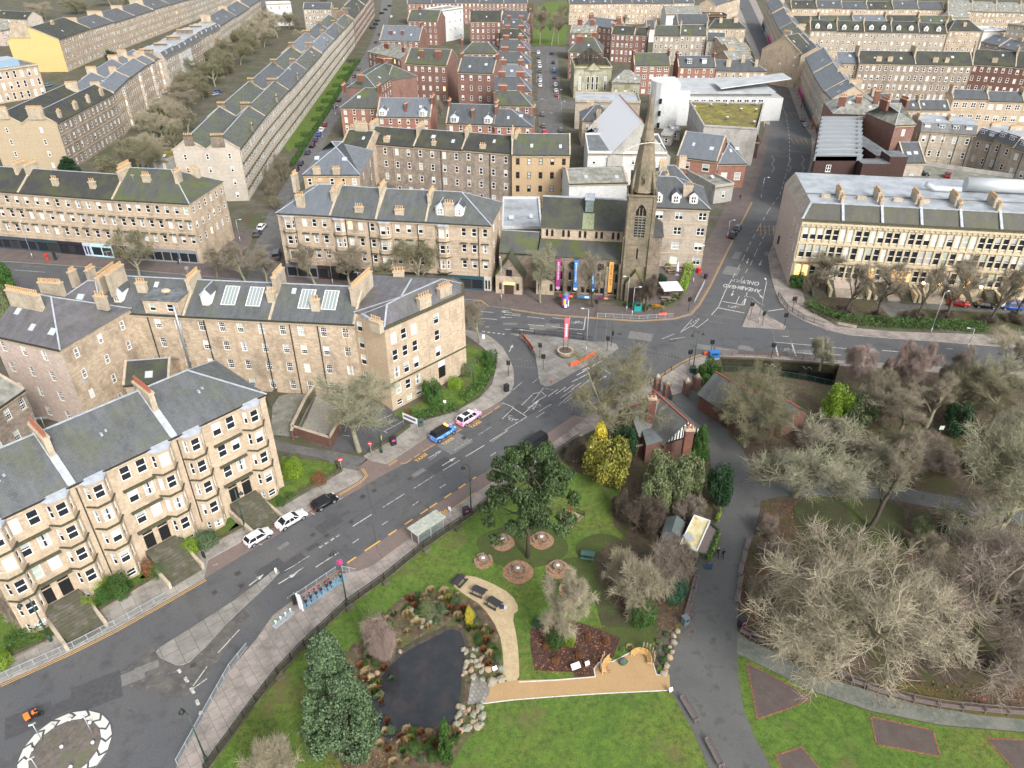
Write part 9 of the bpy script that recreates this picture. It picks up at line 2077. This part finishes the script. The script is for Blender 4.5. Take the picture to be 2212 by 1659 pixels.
BKP=plain('black_recycled_board',(.035,.035,.04),.6);picnic(992,1260,1.0,BKP,'black picnic bench at the top left of the gravel patch');picnic(1034,1283,-.5,BKP,'black picnic bench in the middle of the gravel patch');picnic(1066,
1308,-.65,BKP,'black picnic bench lowest on the gravel patch, beside the bags');picnic(1269,1204,-.2,plain('teal_board',(.06,.14,.13),.6),'teal picnic bench at the lawn edge');b=MB();b.box(-.25,
.25,-.2,.2,0,.4,plain('navy_bag',(.02,.03,.08),.8));b.box(.3,.6,-.15,.15,0,.3,plain('pale_bag',(.5,.5,.52),.8));tag(b.build('bag',None,Matrix.Translation(P(1084,1313,.08))),
'dark and pale bags left at the end of the lowest black picnic bench','bag')
sheet('sculpture_plot',[(1220,1098),(1262,1115),(1233,1142),(1201,1119)],.075,BEIGE);T=thing('sculpture','rusty red twisted metal sculpture on a square stone plinth','sculpture',
tuple(P(1229,1120,.08)),.5);b=MB();b.box(-.9,.9,-.9,.9,0,.15,STACKS['grey']);b.box(-.6,.6,-.6,.6,.152,.45,STACKS['grey']);b.build('plinth',T);b=MB();RU=plain('rusty_metal',
(.14,.035,.025),.7,var=.3,scale=6)
for k in range(6):a=k*1.05;b.tube([(0,0,.45),(.25*math.cos(a),.25*math.sin(a),1.1),(.5*math.cos(a+.7),.5*math.sin(a+.7),1.7),(.15*math.cos(a+1.6),.15*math.sin(a+1.6),2.4)],
[.09,.08,.06,.03],RU,6)
b.build('figure',T);rail('thin iron hoop fence around the sculpture plot',[(1201,1119),(1233,1142),(1262,1115),(1245,1108)],.8,'park',z=.08,name='hoop_fence',cat='fence')
LW=plain('new_oak',(.62,.38,.15),.6,var=.15,scale=6)
def arcbench(pts,label):
 T=thing('curved_bench',label,'bench',tuple(P(*pts[0],.09)));o=P(*pts[0],.09);q=[Vector((*p,0))for p in chaikin([(P(x,y,.09)-o).xy for x,y in pts],2,False)];s=MB();bk=MB()
 for a,c in zip(q,q[1:]):[s.bar(a+Vector((0,0,.42))+(c-a).normalized().cross(Vector((0,0,1)))*off,c+Vector((0,0,.42))+(c-a).normalized().cross(Vector((0,0,1)))*off,.1,LW,.05)for off in(.0,
.13,.26,.39)];bk.bar(a+Vector((0,0,.85)),c+Vector((0,0,.85)),.06,LW,.1);bk.bar(a+Vector((0,0,.6)),c+Vector((0,0,.6)),.04,LW,.08)
 s.build('seat',T);bk.build('backrest',T)
 for i in range(0,len(q),max(1,len(q)//4)):b=MB();b.box(-.05,.05,-.05,.05,0,.88,LW);b.build('leg',T,Matrix.Translation(q[i]))
arcbench([(1363,1416),(1372,1410),(1384,1409),(1396,1413),(1404,1421),(1407,1434),(1405,1440)][::1],'long curved new oak bench, right of the green boulder');arcbench([(1301,
1456),(1300,1446),(1303,1436),(1311,1427),(1316,1424)][::1],'short curved new oak bench with a blue notice, left of the green boulder')
b=MB();b.ball((0,0,.3),.6,plain('green_boulder',(.06,.09,.065),.8,var=.4,scale=3),8,6,(1,.7,1.1),.12,random.Random(2));tag(b.build('boulder',None,Matrix.Translation(P(1345,
1433,.08))),'dark green standing boulder between the two curved benches','boulder')
for i,(x,y)in enumerate(((1388,1405),(1395,1406),(1402,1410),(1408,1416),(1411,1424),(1412,1432),(1297,1450),(1296,1442),(1299,1432),(1303,1425))):b=MB();b.tube([(0,0,0),(.05,
0,1.5)],[.1,.08],TIMB,7);tag(b.build('timber_post',None,Matrix.Translation(P(x,y,.08))),'weathered upright timber post behind the curved benches','post','timber posts behind the curved benches')
for x,y,s in((1243,1446,.8),(1268,1440,.4),(1069,1451,.4),(1448,1497,.35)):T=thing('lectern_sign','low tilted white information board on a timber stand in the beds','sign',
tuple(P(x,y,.06)),.4,'tilted information boards');b=MB();b.box(-s*.6,s*.6,-.03,.03,0,.6,TIMB);b.build('stand',T);b=MB();b.face([(-s*.7,-s*.4,.5),(s*.7,-s*.4,.5),(s*.7,s*.35,
.85),(-s*.7,s*.35,.85)],MATS['white_notice']);b.build('board',T)
hk=3.0;kq=[P(1500,1113,hk),P(1534,1125,hk),P(1506,1188,hk),P(1469,1176,hk)];o=Vector((kq[3].x,kq[3].y,0));T=thing('kiosk','green timber refreshment kiosk with a pale leaf stained flat roof and garland',
'kiosk',tuple(o));kl=[(p.x-o.x,p.y-o.y)for p in kq];b=MB();SAGE=plain('sage_green_boards',(.14,.21,.16),.7,var=.15,scale=3);b.prism(kl,0,hk-.25,SAGE);b.build('wall',T);b=MB();b.prism([(x*.97+.1,
y*.97+.1)for x,y in kl],None,hk-.2,patches('stained_pale_roof',[(.62,.56,.36),((.5,.42,.2),1.2,.5,.1),((.2,.13,.08),1.0,.68,.05)],.8));b.build('roof',T);b=MB()
for i in range(4):a,c=Vector((*kl[i],hk-.1)),Vector((*kl[(i+1)%4],hk-.1));b.bar(a,c,.12,WHITE,.35)
b.build('parapet',T);b=MB();k1,k2=Vector((*kl[1],0)),Vector((*kl[2],0));nn=(k1-k2).normalized().cross(Vector((0,0,1)));nn=nn if nn.x>0 else-nn;b.face([k2+Vector((0,0,2.4)),
k2+nn*1.3+(k1-k2)*.1+Vector((0,0,2.2)),k1+nn*1.3-(k1-k2)*.1+Vector((0,0,2.2)),k1+Vector((0,0,2.4))],plain('brown_awning',(.14,.11,.10),.8));b.build('awning',T)
rs=np.random.RandomState(1);cc=[]
ga=[k2+Vector((0,0,2.35)),k2+nn*1.4+(k1-k2)*.08+Vector((0,0,2.25)),k1+nn*1.4-(k1-k2)*.08+Vector((0,0,2.25)),k1+Vector((0,0,2.4))]
for a,c in zip(ga,ga[1:]):
 for _ in range(int((c-a).length*140)):p=a.lerp(c,rs.rand());cc.append((p.x+rs.randn()*.12,p.y+rs.randn()*.12,p.z+rs.randn()*.12))
v_,f_=leaf_quads(np.array(cc),np.tile([[0,0,1.]],(len(cc),1)),.09,rs);me=quads_mesh('garland',v_,f_);me.materials.append(LEAF['dark']);link('garland',me,T);b=MB();b.box(0,
1.2,0,1,0,.5,STEEL);b.build('roof_unit',T,TR(kl[3][0]+.9,kl[3][1]+.5,hk-.15,.3))
he=2.2;r0,r1=P(1462,1114,he+.8),P(1451,1147,he+.8);d=(r1-r0).xy;L_=d.length;a=math.atan2(d.y,d.x);T=thing('shed','grey timber garden shed with a ridged felt roof left of the kiosk',
'shed',(r0 .x,r0 .y,0),a);b=MB();GB=plain('grey_boards',(.15,.165,.18),.8,var=.2,scale=4);b.box(0,L_,-1.2,1.2,0,he,GB);b.face([(L_,-1.2,he),(L_,1.2,he),(L_,0,he+.78)],GB);b.face([(0,
1.2,he),(0,-1.2,he),(0,0,he+.78)],GB);b.build('wall',T);b=MB();[b.face([(-.1,0,he+.82),(L_+.1,0,he+.82),(L_+.1,s*1.35,he-.05),(-.1,s*1.35,he-.05)][::s],plain('green_grey_felt',
(.10,.125,.12),.6,var=.15))for s in(1,-1)];b.build('roof',T)
hedge('living willow screen beside the kiosk counter',[(1552,1158),(1529,1216)],.25,1.0,'lime','living_screen',z=.07);hedge('short living screen above the kiosk',[(1555,1108),
(1547,1132)],.25,1.0,'lime','living_screen',z=.07);postsign('dark blue chalk menu board on the path beside the kiosk',1530,1230,.9,1.1,.1,plain('chalk_blue',(.03,.06,.12),
.6),a=-.2,posts=1,name='menu_board')
BRK=ST['redbrick'];REDR=plain('red_ridge_tile',(.33,.08,.05),.8)
def gabled(T,r0,r1,hw,he,m_wall,m_roof,tudor=None,nm=''):
 """wing under a ridge seen from r0 to r1 (world points), eaves at he"""
 o=T.location;d=(r1-r0);L_=d.xy.length;a=math.atan2(d.y,d.x);M=TR(r0 .x-o.x,r0 .y-o.y,0,a);hr2=r0 .z;W=MB();W.box(0,L_,-hw,hw,0,he,m_wall);[W.face([(x,-hw,he),(x,hw,he),(x,
0,hr2)][::s],m_wall)for x,s in((L_,1),(0,-1))];W.build(nm+'wall',T,M);b=MB()
 for s in(1,-1):b.face([(-.3,0,hr2+.12),(L_+.3,0,hr2+.12),(L_+.3,s*(hw+.45),he-.15),(-.3,s*(hw+.45),he-.15)][::-s],m_roof)
 b.bar((-.3,0,hr2+.18),(L_+.3,0,hr2+.18),.22,REDR);b.build(nm+'roof',T,M)
 if tudor:
  b=MB();b.face([(L_+.03,-hw,he),(L_+.03,hw,he),(L_+.03,0,hr2)],WHITE)
  for k in range(-6,7):y=hw*k/7;b.box(L_+.04,L_+.1,y-.1,y+.1,he,he+(hr2-he)*(1-abs(y)/hw)*.98,BLK)
  b.box(L_+.05,L_+.13,-hw,hw,he-.15,he+.1,BLK);b.build('timbered_gable',T,M)
T=thing('lodge','red brick park lodge with slate roofs, red ridge tiles and timbered gable by the gate','lodge',tuple(P(1430,920,0)));SLR=slate('lodge_slate',(.085,.09,.09),
(.12,.125,.12),.3,lichen=.4)
gabled(T,P(1412,846,6.5),P(1484,910,6.5),3.9,3.3,BRK,SLR,True);gabled(T,P(1362,880,6.2),P(1432,864,6.2),3.6,3.1,BRK,SLR,True,'wing_');q=[(P(x,y,3.5)-T.location)for x,y in((1383,
917),(1420,903),(1458,944),(1396,963))];b=MB();b.prism([(p.x,p.y)for p in q],0,3.5,BRK,BRK);b.prism([(p.x,p.y)for p in q],3.502,3.62,patches('lodge_flat_roof',[(.10,.11,.12),
((.17,.19,.21),.5,.5,.1),((.12,.14,.04),.5,.6,.05)],.3));b.build('flat_extension',T)
for x,y,hh in((1409,858,9),(1490,925,8.4)):p=P(x,y,hh)-T.location;chimney(T,p.x,p.y,1.3,3,hh,'x','red',1.0,True,True)
T=thing('hall','steep white metal roofed church conversion with grey gable beside the spire','hall',tuple(P(1350,260)));gabled(T,P(1338,206,20),P(1388,262,20),10,9,ST['concrete'],
plain('white_metal_roof',(.72,.73,.74),.4))
T=thing('lodge','second brick lodge with black and white gable, half hidden by the olive tree','lodge',tuple(P(1620,880,0)));gabled(T,P(1548,806,6.5),P(1600,838,6.5),3.4,3.4,
BRK,SLR,None);gabled(T,P(1600,838,6.5),P(1690,868,6.5),3.6,3.4,BRK,SLR,True,'wing_');gabled(T,P(1680,856,5.2),P(1722,880,5.2),3.0,3.2,BRK,SLR,None,'end_')
for i,(x,y)in enumerate(((1418,842),(1438,856),(1481,851),(1503,841))):T=thing('gate_pillar','red sandstone park gate pillar with carved domed cap','gate pillar',tuple(P(x,
y,.07)),.3,'park gate pillars');b=MB();b.box(-.5,.5,-.5,.5,0,2.5,ST['red']);b.build('shaft',T);b=MB();b.box(-.62,.62,-.62,.62,2.502,2.75,ST['red']);b.tube([(0,0,2.75),(0,0,
3.0),(0,0,3.3),(0,0,3.6)],[.5,.45,.25,.05],ST['derelict'],10);b.build('cap',T)
rail('open wrought iron park gate leaf, left',[(1441,858),(1449,882)],2.6,'park',z=.07,name='park_gate',cat='gate');rail('open wrought iron park gate leaf, right',[(1478,853),
(1492,865)],2.6,'park',z=.07,name='park_gate',cat='gate');rail('wrought iron fence between the left gate pillars',[(1420,843),(1436,854)],2.4,'park',z=.1,name='park_fence',
cat='fence')
def parasol(label,x,y,openq):
 T=thing('parasol',label,'parasol',tuple(P(x,y,.1)),.1);b=MB();b.box(-.5,.5,-.5,.5,0,.12,STEEL);b.tube([(0,0,.1),(0,0,3.3)],.05,STEEL,6);b.build('pole',T);b=MB();CN=plain('white_canvas',
(.75,.75,.76),.7)
 if openq:c_=[(-2.2,-2.2,2.75),(2.2,-2.2,2.75),(2.2,2.2,2.75),(-2.2,2.2,2.75)];[b.face([c_[i],c_[(i+1)%4],(0,0,3.35)],CN)for i in range(4)];[b.bar(c_[i],c_[(i+1)%4],.03,CN,
.25)for i in range(4)]
 else:b.tube([(0,0,1.0),(0,0,1.6),(0,0,3.5)],[.42,.35,.06],CN,7)
 b.build('canopy',T)
sheet('beer_garden_paving',[(1400,665),(1440,655),(1466,640),(1486,590),(1494,570),(1440,568),(1415,600)],.1,PAVEDARK);parasol('open square white parasol over the beer garden benches',
1446,642,True);parasol('folded white parasol standing in the beer garden',1462,594,False)
for i,(x,y)in enumerate(((1443,582),(1450,590),(1464,588),(1482,582),(1430,628),(1440,636),(1456,640),(1436,648),(1452,652))):picnic(x,y,.05,TIMB,'brown picnic bench in the walled beer garden',
'beer garden benches',.1)
leafy('dark round bush in the beer garden against the tower',1428,620,588,13,'round','dark','shrub','shrub');leafy('yellow green bush at the top of the beer garden',1443,577,
565,8,'dome','lime','shrub','shrub');rs=np.random.RandomState(9);cc=[tuple(P(rs.uniform(1408,1434),rs.uniform(657,664),.9+rs.rand()*.3))for _ in range(500)];v_,f_=leaf_quads(np.array(cc),
np.tile([[0,0,1.]],(len(cc),1)),.1,rs);me=quads_mesh('flowers',v_,f_);me.materials.append(leafmat('orange_flowers',(.1,.14,.03),(.8,.35,.05)));tag(link('orange_flowers',me),
'bed of orange flowers along the beer garden wall','flowers',kind='stuff')
def aerial(x,y,z):
 p=P(x,y,z);T=thing('tv_aerial','thin metal television aerial on a chimney of the near roofs','aerial',tuple(p),BR.uniform(0,3),'television aerials');b=MB();b.tube([(0,0,0),
(0,0,2)],.025,STEEL,5);b.bar((-.7,0,1.9),(.7,0,1.9),.03,STEEL);[b.bar((-.6+k*.2,-.35,1.9),(-.6+k*.2,.35,1.9),.02,STEEL)for k in range(7)];b.build('antenna',T)
for x,y,z in((190,850,22),(100,930,22),(236,565,21),(408,600,20),(605,610,20),(290,395,20),(465,980-200,18),(775,610,20)):aerial(x,y,z)
b=MB();b.tube([(0,0,0),(0,0,.6)],[.2,.04],ORG,10);tag(b.build('traffic_cone',None,Matrix.Translation(P(1192,824,.15))),'orange traffic cone at the lower point of the big island',
'traffic cone')
noprops()
for _o in SC.objects:
 if _o.get('label')and len(_o['label'].split())>16:print('LONG',len(_o['label'].split()),_o['label'])
